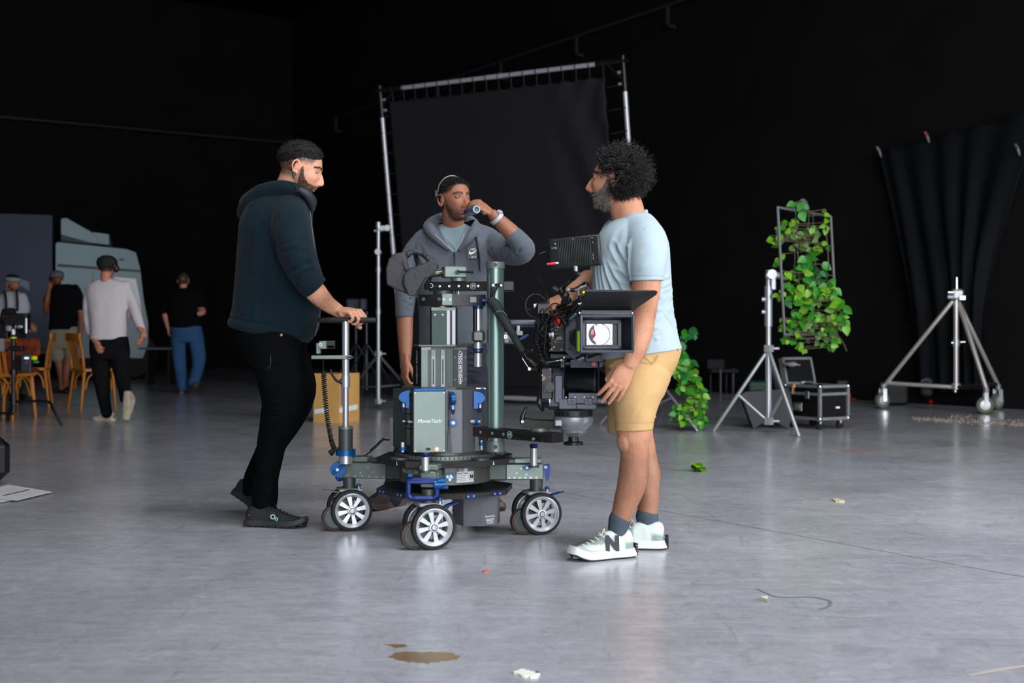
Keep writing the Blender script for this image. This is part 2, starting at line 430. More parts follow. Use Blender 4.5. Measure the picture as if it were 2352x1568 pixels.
# pipe on brackets along the walls
rl = thing('wall_pipe', 'thin grey pipe on brackets running high along the black right wall', 'pipe', (*uv(URt - .4, 12), 6.0))
mb = MB(); PIPE = mat('dull_pipe', (64, 72, 78), .5, .5)
mb.cyl((*uv(URt - .35, 0), 6.02), (*uv(URt - .35, VB - .5), 6.02), .028, n=10); mb.build('pipe', rl, material=PIPE)
for v in np.arange(2.3, VB - 1, 2.35):
    m2 = MB(); m2.add(prism([uv(URt, v), uv(URt, v + .05), uv(URt - .37, v + .05), uv(URt - .37, v)], 5.68, 5.72)); m2.add(prism([uv(URt - .33, v), uv(URt - .33, v + .05), uv(URt - .37, v + .05), uv(URt - .37, v)], 5.68, 6.0)); m2.build('bracket', rl, material=PIPE)
rl = thing('wall_pipe', 'faint grey pipe crossing the dark back wall above the truck', 'pipe', (*uv(URt - 4, VB - .3), 5.75))
mb = MB(); mb.cyl((*uv(ULf + .3, VB - .3), 5.6), (*uv(URt - .5, VB - .3), 5.75), .03, n=10); mb.build('pipe', rl, material=PIPE)

# ---------------------------------------------------------------- people: shared anatomy
def ip(x, xs, ys): return np.interp(x, xs, ys)
def g(x, s): return np.exp(-(x / s) ** 2)
ELLS = [((-.014, 0, .032), (.097, .077, .088)), ((.020, 0, -.012), (.072, .064, .080)), ((.024, 0, -.052), (.060, .050, .056))]
O0 = np.array((0.004, 0, -.02))
def head_pts(D, nose=1.0, chin=1.0, closed=0.0):
    """surface point of the head (x forward, z up) in unit directions D from its centre"""
    r = 0
    for c, R in ELLS:
        R = np.array(R); oc = (O0 - np.array(c)) / R; d = D / R
        a = (d * d).sum(1); b = (d * oc).sum(1); cc = (oc * oc).sum() - 1
        r = r + ((-b + np.sqrt(b * b - a * cc)) / a) ** 22
    p = O0 + D * (r ** (1 / 22))[:, None]
    x, y, z = p.T.copy(); ay = np.abs(y); fr = np.clip((x - .02) / .04, 0, 1)
    # flatten temples and cheeks
    y = y * (1 - .07 * g(z - .03, .03) * np.clip((x - .01) / .05, 0, 1))
    dx = .006 * g(z - .030, .008) * g(ay - .024, .022) - .009 * g(ay - .031, .013) * g(z - .010, .011)
    dx += .003 * g(ay - .031, .010) * g(z - .010, .005)
    dx -= .003 * g(z - .014, .01) * g(y, .02)
    dx += .004 * g(ay - .048, .018) * g(z + .022, .014) - .004 * g(ay - .043, .013) * g(z + .058, .014)
    na = ip(z, [-.062, -.053, -.047, -.042, -.036, -.030, -.018, .0, .014, .026, .04], [0, .001, .008, .020, .026, .0255, .020, .011, .005, .002, 0]) * nose
    nw = ip(z, [-.05, -.036, -.015, .01, .03], [.012, .0105, .0075, .0065, .009])
    dx += na * g(y, nw * 1.15)
    dx += .010 * nose * g(ay - .0145, .006) * g(z + .040, .008)
    dx += (.0068 * g(z + .0615, .0050) + .0075 * g(z + .0735, .0052) - .0045 * g(z + .0675, .0022) - .004 * g(z + .084, .006)) * g(y, .019)
    dx += .004 * g(z + .052, .008) * g(y, .016) + .010 * chin * g(z + .099, .012) * g(y, .022)
    x = x + dx * fr
    return np.stack([x, y, z], 1)
def head_shapes(M, nose=1.0, chin=1.0, sc=1.0, n=150, m=130):
    th = np.linspace(0, 2 * math.pi, n, endpoint=False); V = []
    ph = np.linspace(-math.pi / 2 + .02, math.pi / 2 - .02, m)
    D = np.array([(math.cos(b) * math.cos(a), math.cos(b) * math.sin(a), math.sin(b)) for b in ph for a in th])
    V = head_pts(D, nose, chin); Fa = []
    for a in range(m - 1):
        for i in range(n):
            j = (i + 1) % n; Fa.append((a * n + i, a * n + j, (a + 1) * n + j, (a + 1) * n + i))
    Fa += [tuple(reversed(range(n))), tuple(range((m - 1) * n, m * n))]
    out = [(xf(V, M), Fa)]
    for s_ in (-1, 1):
        pts = []
        for t in np.linspace(-.9, 2 * math.pi - 1.5, 13):
            wv = .0165 * (1 if math.sin(t) > 0 else .72)
            pts.append((-.014 - wv * math.cos(t) * 1 + .0 - .004 * math.sin(t), s_ * (.078 + .007 * (math.cos(t) * .8 + .5)), -.001 + .031 * math.sin(t)))
        pts = [(-.004 + p[0], p[1], p[2]) for p in pts]
        out.append((xf(tube(pts, .0042, 8, 2)[0], M), tube(pts, .0042, 8, 2)[1]))
        e = ell((-.016, s_ * .0745, .0), (.014, .0065, .027)); out.append((xf(e[0], M), e[1]))
        e = ell((-.004, s_ * .0765, -.006), (.005, .006, .008)); out.append((xf(e[0], M), e[1]))
        e = ell((-.012, s_ * .079, -.027), (.007, .005, .009)); out.append((xf(e[0], M), e[1]))
    return out
def head_mat(c, yaw, pitch=0, roll=0, sc=1.0):
    """yaw about z (0 = facing +x), pitch > 0 looks down"""
    return Matrix.Translation(Vector(c)) @ Matrix.Rotation(math.radians(yaw), 4, 'Z') @ Matrix.Rotation(math.radians(pitch), 4, 'Y') @ Matrix.Rotation(math.radians(roll), 4, 'X') @ Matrix.Scale(sc, 4)
def hairline(x): return ip(x, [-.12, -.06, -.028, -.012, .004, .022, .045, .058, .075, .1], [-.052, -.052, -.045, .018, .030, .030, .038, .062, .082, .094])
def beardtop(x): return ip(x, [-.02, .0, .010, .022, .035, .055, .075, .11], [-.03, .0, .02, -.012, -.034, -.047, -.047, -.050])
def sample_head(n, mask, rng, nose=1.0, chin=1.0):
    out = []; got = 0
    while got < n:
        D = rng.normal(size=(n * 3, 3)); D /= np.linalg.norm(D, axis=1)[:, None]
        p = head_pts(D, nose, chin); k = mask(p); p = p[k]; D = D[k]; out.append((p, D)); got += len(p)
    p = np.vstack([a for a, b in out])[:n]; D = np.vstack([b for a, b in out])[:n]
    e = 1e-3; a = np.cross(D, (0.3, .5, .8)); a /= np.linalg.norm(a, axis=1)[:, None]; b = np.cross(D, a)
    q = lambda d: head_pts(d / np.linalg.norm(d, axis=1)[:, None], nose, chin)
    Nn = np.cross(q(D + e * a) - p, q(D + e * b) - p); Nn /= np.linalg.norm(Nn, axis=1)[:, None] + 1e-12
    Nn *= np.sign((Nn * D).sum(1))[:, None]
    return p, Nn
def face_colour(V, M, base, lipc, brow=(20, 15, 12), hair=None, beard=None, nose=1, stub=.75, cheek=None, scalp=True, hl=None):
    """natural colours of skin, lips, brows, stubble and shaved scalp on a body"""
    col = np.tile(np.array(lin(base)), (len(V), 1)); L = xf(V, M.inverted())
    x, y, z = L.T; ay = np.abs(y); inh = (np.linalg.norm(L, axis=1) < .16) & (z > -.125)
    def blend(mask, c):
        mask = np.clip(mask, 0, 1)[:, None]; return col * (1 - mask) + np.array(lin(c)) * mask
    nz = vnoise(V, (60, 60, 60), 3)
    col *= (1 + .10 * vnoise(V, (18, 18, 18), 1) + .05 * nz)[:, None]
    red = inh * (g(z + .036, .014) * g(y, .02) * (x > .07) + .5 * g(z + .025, .016) * g(ay - .045, .015) * (x > .03) + .9 * (ay > .0785) * (abs(z) < .04)) * .35
    col = blend(red, cheek or (base[0], int(base[1] * .72), int(base[2] * .7)))
    if beard:
        m = inh * (z < beardtop(x)) * (x > -.005) * (z > -.14); m = m * np.clip((beardtop(x) - z) / .010, 0, 1) * (x > ip(z, [-.12, -.06, .02], [.012, .004, .002]))
        m = m * (1 - g(ay, .016) * g(z + .047, .005)); col = blend(m * (stub + .15 * nz), beard)
    lips = inh * (x > .07) * g(y, .021) ** 2 * (g(z + .0675, .010) > .45); col = blend(lips * .8, lipc)
    col = blend(inh * (x > .075) * g(y, .02) * g(z + .0675, .0018) * .8, (50, 22, 18))
    bz = ip(ay, [.008, .03, .05], [.029, .0345, .027]); br = inh * (x > .055) * (g(z - bz, .0048) ** 1.0) * (ay > .009) * (ay < .052)
    col = blend(br * 1.3, brow)
    eye = inh * (x > .06) * g(z - .010, .0016) * g(ay - .031, .014) * .8; col = blend(eye, (28, 18, 14))
    if hair and scalp:
        f = hl or hairline; m = inh * np.clip((z - f(x)) / .018 + .3, 0, 1) * (ay < .0785 + .02 * (z > .036)); col = blend(m * (.9 + .15 * nz), hair)
    return np.clip(col, 0.002, 1)
def hand(wr, d, n, side=1, curls=(.3, .3, .3, .3), spread=.12, thumb=(.5, .45, .2), sc=1.0, bend=0.0, lens=(.073, .081, .075, .059)):
    """wr wrist, d finger direction, n back-of-hand normal, side +1 puts the thumb on d x n"""
    d = Vector(d).normalized(); n = Vector(n); n = (n - d * n.dot(d)).normalized(); s = d.cross(n) * side; wr = Vector(wr)
    sh = []; tips = []
    A = lambda a, b, c: wr + (d * a + s * b + n * c) * sc
    sh.append(tube([A(-.03, 0, 0), A(.0, 0, 0), A(.028, .002, 0), A(.06, .002, .002), A(.088, 0, .001)], [(.024 * sc, .018 * sc), (.026 * sc, .017 * sc), (.034 * sc, .0165 * sc), (.039 * sc, .0145 * sc), (.037 * sc, .010 * sc)], 16, 4, ref=tuple(s)))
    sh.append(ell(tuple(A(.035, .024, -.008)), (.017 * sc,) * 3)); sh.append(ell(tuple(A(.04, -.022, -.007)), (.015 * sc,) * 3))
    for i in range(4):
        bx = (.029, .0095, -.010, -.0285)[i]; by = (.088, .093, .089, .080)[i]; L = lens[i]; r = (.0090, .0092, .0088, .0078)[i]
        sp = spread * (1.5, .4, -.5, -1.6)[i]; fd = (d * math.cos(sp) + s * math.sin(sp)).normalized(); ax = n
        c = curls[i] if hasattr(curls, '__len__') else curls
        c = c if hasattr(c, '__len__') else (c, c * 1.2, c * .8)
        p = A(by - .02, bx * .95, .001); pts = [p, A(by, bx, .002)]; a = 0; q = pts[-1]
        for k, f in enumerate((.45, .31, .24)):
            a += c[k]; dd = fd * math.cos(a) - ax * math.sin(a)
            q = q + dd * (L * f * sc); pts.append(q)
        sh.append(tube(pts, [r * sc * k for k in (1.05, 1.08, .95, .86, .74)], 12, 4)); tips.append((q, dd, (fd * math.sin(a) + ax * math.cos(a))))
        sh.append(ell(tuple(A(by, bx, .003)), (r * 1.12 * sc,) * 3)); sh.append(ell(tuple(pts[2]), (r * 1.0 * sc,) * 3, n=12, m=8))
    t1, t2, t3 = thumb     # abduction, opposition, curl
    p0 = A(.012, .018, -.006); dd = (d * math.cos(t1) + s * math.sin(t1) - n * t2).normalized(); p1 = p0 + dd * .042 * sc
    d2 = (dd + d * t3 * .6 - s * t3 * .5).normalized(); p2 = p1 + d2 * .034 * sc; d3 = (d2 + d * t3 * .6 - s * t3 * .6).normalized(); p3 = p2 + d3 * .026 * sc
    sh.append(tube([p0, p1, p2, p3], [.015 * sc, .0128 * sc, .0105 * sc, .0092 * sc], 12, 4)); tips.append((p3, d3, n))
    return sh, tips
def nails(V, col, tips, c, r=.0062):
    for p, dd, up in tips:
        q = np.array(p + dd * .004 + up * .0055); D = np.linalg.norm(V - q, axis=1); m = np.clip(1.6 - D / r, 0, 1)[:, None] * .75
        col = col * (1 - m) + np.array(lin(c)) * m
    return col
def curl_hair(p, Nn, rng, length, radius, turns, K, droop=.3, jitter=.6):
    n = len(p); ax = Nn + rng.normal(size=(n, 3)) * jitter; ax[:, 2] -= droop; ax /= np.linalg.norm(ax, axis=1)[:, None]
    a = np.cross(ax, rng.normal(size=(n, 3))); a /= np.linalg.norm(a, axis=1)[:, None]; b = np.cross(ax, a)
    t = np.linspace(0, 1, K)[None, :]; L = (length * rng.uniform(.5, 1.25, n))[:, None]; R = (radius * rng.uniform(.6, 1.4, n))[:, None]
    ph = rng.uniform(0, 6.28, n)[:, None]; w_ = 2 * math.pi * turns * rng.uniform(.7, 1.2, n)[:, None] * t
    rr = R * np.minimum(1, t * 4)
    return p[:, None] - Nn[:, None] * .002 + ax[:, None] * (L * t)[..., None] + a[:, None] * (rr * np.cos(w_ + ph))[..., None] + b[:, None] * (rr * np.sin(w_ + ph))[..., None]
def hair_obj(name, parts, m, parent, label=None):
    V = []; Fa = []; n = 0
    for v, f in parts: V.append(v); Fa.append(np.asarray(f) + n); n += len(v)
    o = put(name, np.vstack(V), np.vstack(Fa), m, parent)
    if label: o['label'] = label
    return o
def eyes(M, parent, iris, look=(0, 0), open_=1.0, skin=None):
    for s_ in (-1, 1):
        c = M @ Vector((.0675, s_ * .031, .010)); mb = MB(); Me = Matrix.Translation(c) @ M.to_3x3().normalized().to_4x4()
        if open_ <= 0:
            mb.add(ell((-.0030, 0, 0), (.0122, .0130, .0115), n=16, m=10), skin, Me)
            mb.tube([Me @ Vector((.0105 * math.cos(a_) - .003, .0132 * math.sin(a_), -.0045)) for a_ in (-1.3, -.9, -.4, 0, .4, .9, 1.3)], .0011, HAIR, n=5); mb.build('eyelid', parent); continue
        mb.add(lathe([(.0001, -.012)] + [(.012 * math.sin(a), -.012 * math.cos(a)) for a in np.linspace(.2, 3.0, 14)] + [(.0001, .012)], 20, close=False), mat('eye_white', (128, 120, 114), .3), Me @ Matrix.Rotation(math.pi / 2, 4, 'Y'))
        Ml = Me @ Matrix.Rotation(look[0], 4, 'Z') @ Matrix.Rotation(look[1] + math.pi / 2, 4, 'Y')
        mb.add(lathe([(.0055, .0108), (.0050, .0114), (.0001, .0119)], 16, close=False), mat('iris', iris, .2), Ml)
        mb.add(lathe([(.0026, .0118), (.0001, .0123)], 12, close=False), mat('pupil', (6, 5, 5), .1), Ml)
        o = mb.build('eye', parent)
        mb = MB()                                          # lids
        for up, span, q in ((1, 1.0, .42 + (1 - open_) * .5), (-1, .8, .5)):
            V = []; Fa = []; nu, nv = 14, 6
            for i in range(nu + 1):
                az = -1.5 + 3.0 * i / nu
                for j in range(nv + 1):
                    if up > 0: el = (.24 * open_ * math.cos(az * 1.1) - (1 - open_) * .5) + (1.35 - .1) * (j / nv)
                    else: el = -(.26 * math.cos(az * 1.1)) - 1.0 * (j / nv)
                    V.append((.0129 * math.cos(el) * math.cos(az), .0129 * 1.15 * math.cos(el) * math.sin(az), .0129 * math.sin(el)))
            for i in range(nu):
                for j in range(nv):
                    a = i * (nv + 1) + j; Fa.append((a, a + nv + 1, a + nv + 2, a + 1))
            mb.add((np.array(V), Fa), None, Me)
        mb.build('eyelid', parent, material=skin)
def limb_hair(V, N, mask, rng, n, length, m, parent, name='body_hair', down=(0, 0, -1), rad=.00022):
    k = rng.choice(np.where(mask)[0], n); p = V[k]; nn = N[k] * .5 + np.array(down) + rng.normal(size=(n, 3)) * .35
    nn /= np.linalg.norm(nn, axis=1)[:, None]; L = length * rng.uniform(.5, 1.2, n)
    t = np.linspace(0, 1, 4); PL = p[:, None] + nn[:, None] * (L[:, None] * t)[..., None] + N[k][:, None] * (.002 * np.sin(t * 2.2))[None, :, None]
    v, f = strands(PL, np.linspace(1, .4, 4) * rad); return put(name, v, f, m, parent)
def cloth(name, shapes, m, parent, vox=.005, it=4, lines=(), wr=(.004, (7, 7, 3), .0015, (22, 22, 10)), keep=None, seed=0, label=None, col=None, planes=(), extra=None):
    V, Fa, N = fuse(shapes, vox, it); Q = V.copy()
    V = folds(V, N, lines)
    V = V + N * (wr[0] * vnoise(V + .3 * wr[0] * vnoise(V, (5, 5, 5), seed + 5)[:, None], wr[1], seed) + wr[2] * vnoise(V, wr[3], seed + 1))[:, None]
    if extra is not None: V = V + N * extra(Q)[:, None]
    kp = np.ones(len(V), bool)
    if keep is not None: kp &= keep(Q)
    for A, nn, rad, *pr_ in planes:                     # open ends (cuffs, hems): (point, outward normal, reach)
        A = np.array(A); nn = np.array(nn, float); nn /= np.linalg.norm(nn); sd = (V - A) @ nn; near = np.linalg.norm(Q - A, axis=1) < rad
        if pr_: near &= pr_[0](Q)
        snap = near & (np.abs(sd) < vox * .75); V = V - nn * (sd * snap)[:, None]; kp &= ~(near & (sd > vox * .75))
    if not kp.all():
        used, Fa = cut(V, Fa, kp); V = V[used]; N = N[used]
        E = np.sort(np.vstack([Fa[:, [i, (i + 1) % 4]] for i in range(4)]), axis=1); Eu, ct = np.unique(E, axis=0, return_counts=True); B = Eu[ct == 1]
        for _ in range(8):                         # even out the open edges
            sm = np.zeros_like(V); c_ = np.zeros(len(V))
            for a_, b_ in ((0, 1), (1, 0)): np.add.at(sm, B[:, a_], V[B[:, b_]]); np.add.at(c_, B[:, a_], 1)
            k_ = c_ == 2; V[k_] = .5 * V[k_] + .25 * sm[k_]
    o = put(name, V, Fa, m, parent, col=col(V) if col else None)
    if not kp.all():
        s_ = o.modifiers.new('thickness', 'SOLIDIFY'); s_.thickness = .004; s_.offset = -1
    if label: o['label'] = label
    return o, V, N
SKIN = mat('skin', (190, 140, 115), .48, 0, bump=.5, bscale=700, attr=True, spec=.4, sss=.12, var=.03, vscale=40)
HAIR = mat('black_hair', (16, 14, 14), .42, spec=.5)
HAIRG = mat('grey_beard_hair', (176, 164, 150), .5)
HAIRD = mat('dark_beard_hair', (38, 32, 28), .55)
FUZZ = mat('limb_hair', (40, 26, 20), .6)
def above(A, Nn): A = np.array(A); Nn = np.array(Nn); return lambda V: (V - A) @ Nn > 0
# ---------------------------------------------------------------- shoes
def shoe(parent, heel, toe, pitch=0, sc=1.0, upper=None, sole=None, mode='plain', side=1, lace=None, L=.285, tread=None):
    """heel: floor point under the heel; toe: direction point; pitch raises the heel (rad)"""
    heel = Vector(heel); d = Vector(toe) - heel; d.z = 0; yaw = math.atan2(d.y, d.x)
    M = Matrix.Translation(heel) @ Matrix.Rotation(yaw, 4, 'Z') @ Matrix.Translation((L * .78 * sc, 0, 0)) @ Matrix.Rotation(pitch, 4, 'Y') @ Matrix.Translation((-L * .78 * sc, 0, 0)) @ Matrix.Scale(sc, 4)
    xs = np.array([0, .008, .03, .07, .10, .14, .18, .22, .255, .277, .285]) * L / .285
    hw = [.014, .026, .033, .033, .034, .040, .046, .047, .040, .026, .010]
    tz = [.066, .083, .092, .090, .092, .083, .066, .054, .047, .040, .030]
    if mode == 'retro': hw = [.016, .030, .040, .041, .040, .042, .046, .047, .040, .026, .010]; tz = [.076, .092, .098, .094, .098, .088, .068, .055, .047, .040, .030]
    A = catmull(np.array([xs, hw, tz]).T, 4); th = np.linspace(0, 2 * math.pi, 28, endpoint=False); V = []
    for x, h, t in A:
        zc = .020; c = np.cos(th); s_ = np.sin(th); up = np.maximum(s_, 0); ex = .62 if x < L * .3 else .75
        V.append(np.stack([np.full(28, x), np.sign(c) * np.abs(c) ** .8 * h * (1 - (.10 if mode == 'retro' else .38) * up ** 1.5 * (x < L * .55) - (.08 if mode == 'retro' else .15) * up), np.where(s_ > 0, zc + (t - zc) * np.abs(s_) ** ex, zc + .012 * s_)], 1))
    m = len(V); V = np.vstack(V); n = 28; Fa = [(a * n + i, (a + 1) * n + i, (a + 1) * n + (i + 1) % n, a * n + (i + 1) % n) for a in range(m - 1) for i in range(n)]
    Fa += [tuple(range(n)), tuple(reversed(range((m - 1) * n, m * n)))]
    base = np.array(lin(upper)); col = np.tile(base, (len(V), 1)); x, y, z = V.T
    if mode == 'retro':
        sage = np.array(lin((128, 144, 140))); pale = np.array(lin((196, 206, 202))); dk = np.array(lin((52, 56, 60)))
        col[:] = pale
        k = (z < .030 + .022 * np.clip((x - .16) / .12, 0, 1)) & (x > .13); col[k] = sage
        col[(x < .05) & (z < .060)] = sage; col[(x > .11) & (x < .19) & (z > .055)] = sage * 1.1
    o = put('shoe', xf(V, M), np.array([f for f in Fa if len(f) == 4]), mat('shoe_upper_' + mode, upper, .75, attr=True, bump=1, bscale=500), parent, col=col)
    mb = MB()
    N_ = 15; out = [(a, b) for a, b in zip(A[:, 0], A[:, 1])]
    def outline(gx, gw): return [(-gx + a * (1 + 2 * gx / L), -(b + gw)) for a, b in out] + [(-gx + a * (1 + 2 * gx / L), b + gw) for a, b in reversed(out)]
    rise = lambda P_, z0: None
    SM = mat('sole_' + mode, sole, .6); TR = mat('tread_' + mode, tread or sole, .7)
    def ring(gx, gw, z, bend=True): return [(a, b, z + (.020 * np.clip((a / L - .72) / .28, 0, 1) ** 2 if bend else 0)) for a, b in outline(gx, gw)]
    def stack(levels, m_):
        V = []; q = None
        for l in levels: V += ring(*l)
        q = len(outline(0, 0)); Fa = [tuple(reversed(range(q))), tuple(range(len(V) - q, len(V)))]
        for a in range(len(levels) - 1):
            for i in range(q): j = (i + 1) % q; Fa.append((a * q + i, a * q + j, (a + 1) * q + j, (a + 1) * q + i))
        mb.add((np.array(V), Fa), m_, M)
    if mode == 'retro':
        stack([(.006, .003, .005), (.012, .007, .008), (.008, .006, .020), (.002, .003, .034)], SM)
        stack([(.002, .001, 0), (.006, .003, .003), (.006, .003, .007)], TR)
        for i in range(5): mb.box((-.010 + .0 * i, 0, .008 + i * .009), (.012, .05, .006), TR, M)
        for i in range(10): mb.box((.02 + i * .021, 0, .002 + .020 * max(0, ((.02 + i * .021) / L - .72) / .28) ** 2), (.012, 2 * float(np.interp(.02 + i * .021, A[:, 0], A[:, 1])), .006), TR, M)
    elif mode == 'runner':
        stack([(.003, .002, .006), (.009, .006, .012), (.006, .004, .024), (.001, .001, .032)], SM)
        for i in range(9): mb.box((.012 + i * .032, 0, .006 + .02 * max(0, ((.012 + i * .032) / L - .72) / .28) ** 2), (.024, .088 if 3 < i < 8 else .07, .012), TR, M)
    else:
        stack([(.002, .001, 0), (.005, .004, .004), (.004, .003, .018), (0, .001, .026)], SM)
    so = mb.build('sole', o, world=True); 
    mb = MB(); lc = lace or sole
    for i in range(6):
        x0 = .105 + i * .017; zt = float(np.interp(x0, A[:, 0], A[:, 2])) + .002
        mb.tube([M @ Vector((x0, -.021, zt - .009)), M @ Vector((x0 + .007, 0, zt)), M @ Vector((x0, .021, zt - .009))], .0024 * sc, n=6)
    mb.tube([M @ Vector((.11, .0, .094)), M @ Vector((.12, .02, .108)), M @ Vector((.135, .025, .088)), M @ Vector((.14, .01, .085))], .0018, n=5)
    mb.build('laces', o, world=True, material=mat('lace_' + mode, lc, .8))
    return o, M
# ================================================================ the man in the dark teal hoodie, left
Ya = 5.5; rng = np.random.default_rng(5)
pa = thing('person', 'bearded man in a dark teal hoodie and black jeans gripping the dolly handle', 'person', tuple(P(630, 1195, Ya).xy) + (0,))
MA = head_mat(P(693, 391, 5.46), 4, 18); SKA = (206, 150, 122)
hA, tipsA = hand(P(776, 713, 5.385), (.85, -.5, -.10), (.05, -.15, 1), side=-1, curls=((.75, 1.35, .9), (.8, 1.4, .9), (.8, 1.4, .9), (.8, 1.4, .9)), spread=.03, thumb=(.2, .75, .35), sc=1.14)
sh = head_shapes(MA, 1.0, .9) + hA
sh.append(tube([MA @ Vector((-.03, 0, -.02)), P(668, 418, 5.47), P(655, 452, 5.5), P(645, 500, 5.5)], [(.062, .060), (.062, .058), (.066, .066), (.09, .09)], 24))
sh.append(tube([P(650, 490, 5.5), P(640, 560, 5.5), P(632, 650, 5.5), P(628, 760, 5.5)], [.11, .13, .12, .12], 24))
sh.append(tube([P(655, 500, 5.45), P(672, 520, 5.33), P(690, 590, 5.28), P(706, 645, 5.27), P(727, 672, 5.29), P(752, 697, 5.35), P(779, 715, 5.39)], [.08, .062, .054, .047, (.048, .043), (.037, .032), (.030, .025)], 20))
sh.append(tube([P(640, 500, 5.55), P(622, 520, 5.72), P(632, 620, 5.78), P(690, 690, 5.72)], [.08, .06, .05, .035], 16))
for pt_ in (((625, 775, 5.42), (643, 860, 5.41), (648, 930, 5.42), (628, 1010, 5.45), (609, 1160, 5.5)), ((640, 775, 5.58), (678, 900, 5.62), (660, 955, 5.66), (632, 1010, 5.74), (586, 1110, 5.86))):
    sh.append(tube([P(*q) for q in pt_], [.085, .07, .056, .045, .036], 16))
V, Fa, N = fuse(sh, .0027, 2)
col = face_colour(V, MA, SKA, (176, 98, 92), (24, 16, 12), hair=(74, 62, 56), beard=(66, 48, 38), stub=.78, scalp=False)
L = xf(V, MA.inverted()); fz = (np.linalg.norm(L, axis=1) < .16) & (np.abs(L[:, 1]) < .0785)
m = fz * np.clip((L[:, 2] - hairline(L[:, 0]) + .012) / .025, 0, 1) * ip(L[:, 2] - hairline(L[:, 0]), [-.012, .006, .022], [.45, .86, .99]); m *= (.85 + .3 * vnoise(V, (400,) * 3))
col = col * (1 - m[:, None]) + np.array(lin((34, 29, 27))) * m[:, None]
for q in ((.052, -.067, -.010), (.067, -.060, .016)):
    d_ = np.linalg.norm(L - np.array(q), axis=1); col[d_ < .0032] = lin((90, 50, 40))
col *= (1 - .12 * ((V[:, 2] < 1.0) & (V[:, 0] > -.8))[:, None] * 0)
body = put('body', V, Fa, SKIN, pa, col=col); eyes(MA, pa, (50, 30, 20), (0, .5), .0, mat('eyelid_light', (168, 112, 92), .6))
limb_hair(V, N, (V[:, 0] > P(722, 0, 5.3).x) & (V[:, 0] < P(775, 0, 5.35).x) & (V[:, 2] > .97) & (V[:, 2] < 1.07) & (V[:, 1] < 5.42), rng, 900, .006, mat('forearm_hair', (110, 66, 44), .6), pa, 'body_hair', (.6, 0, -.5), .00018)
# hair: dense short crop with faded sides
top = lambda p: (p[:, 2] > ip(p[:, 0], [-.12, -.06, 0, .04, .06, .08, .1], [-.005, .015, .052, .056, .064, .082, .09]))
p, n_ = sample_head(5200, top, rng); pw = xf(p, MA); nw = n_ @ np.array(MA.to_3x3()).T
edge = np.clip((p[:, 2] - ip(p[:, 0], [-.12, -.06, 0, .04, .06, .08, .1], [-.005, .015, .052, .056, .064, .082, .09])) / .03, .15, 1)
PLs = curl_hair(pw, nw, rng, .020, .0035, 1.3, 8, 0, .5); PLs = pw[:, None] + (PLs - pw[:, None]) * edge[:, None, None]
pts2, n2 = sample_head(6500, lambda p: (p[:, 2] > hairline(p[:, 0]) - .004) & (np.abs(p[:, 1]) > .02) & ~top(p) | top(p) & (p[:, 2] < .07), rng)
p2 = xf(pts2, MA); q2 = n2 @ np.array(MA.to_3x3()).T
sh1 = curl_hair(p2, q2, rng, .0045, .0006, .4, 3, .4, .4)
hair_obj('hair', [strands(PLs, np.linspace(1.0, .6, 8) * .0012), strands(sh1, np.linspace(1, .5, 3) * .00040)], HAIR, pa)
capV = head_pts(np.array([(math.cos(b) * math.cos(a), math.cos(b) * math.sin(a), math.sin(b)) for b in np.linspace(-.3, 1.54, 60) for a in np.linspace(0, 2 * math.pi, 96, endpoint=False)]))
kk = np.clip((capV[:, 2] - ip(capV[:, 0], [-.12, -.06, 0, .04, .06, .08, .1], [-.005, .015, .052, .056, .064, .082, .09])) / .035, -.06, 1)
nrm = capV - np.array((0, 0, .02)); nrm /= np.linalg.norm(nrm, axis=1)[:, None]
capV = capV + nrm * (kk * .013 + .0015 * np.maximum(kk, 0) * vnoise(capV, (150,) * 3))[:, None]
FaC = np.array([(a * 96 + i, a * 96 + (i + 1) % 96, (a + 1) * 96 + (i + 1) % 96, (a + 1) * 96 + i) for a in range(59) for i in range(96)])
used, FaC = cut(capV, FaC, kk > -.05); put('hair_cap', xf(capV[used], MA), FaC, mat('close_cropped_hair', (14, 13, 13), .8, bump=1, bscale=900), pa)
bm = lambda p: (p[:, 2] < beardtop(p[:, 0]) - .002) & (p[:, 0] > ip(p[:, 2], [-.12, -.06, .02], [.014, .008, .006])) & ~((np.abs(p[:, 1]) < .021) & (np.abs(p[:, 2] + .0675) < .011))
p, n_ = sample_head(5200, bm, rng, 1, .9); pw = xf(p, MA); nw = n_ @ np.array(MA.to_3x3()).T
hair_obj('beard', [strands(curl_hair(pw, nw, rng, .0075, .0010, .5, 4, 1.2, .5), np.linspace(1, .5, 4) * .00036)], mat('brown_black_beard', (34, 24, 19), .6), pa)
p, n_ = sample_head(420, lambda p: (np.abs(p[:, 2] - ip(np.abs(p[:, 1]), [.008, .03, .05], [.029, .0345, .027])) < .0034) & (p[:, 0] > .055) & (np.abs(p[:, 1]) > .009) & (np.abs(p[:, 1]) < .05), rng)
pw = xf(p, MA); nw = n_ @ np.array(MA.to_3x3()).T; hair_obj('eyebrow', [strands(curl_hair(pw, nw, rng, .0045, .0004, .3, 4, .2, .9), np.linspace(1, .4, 4) * .0004)], HAIR, pa)
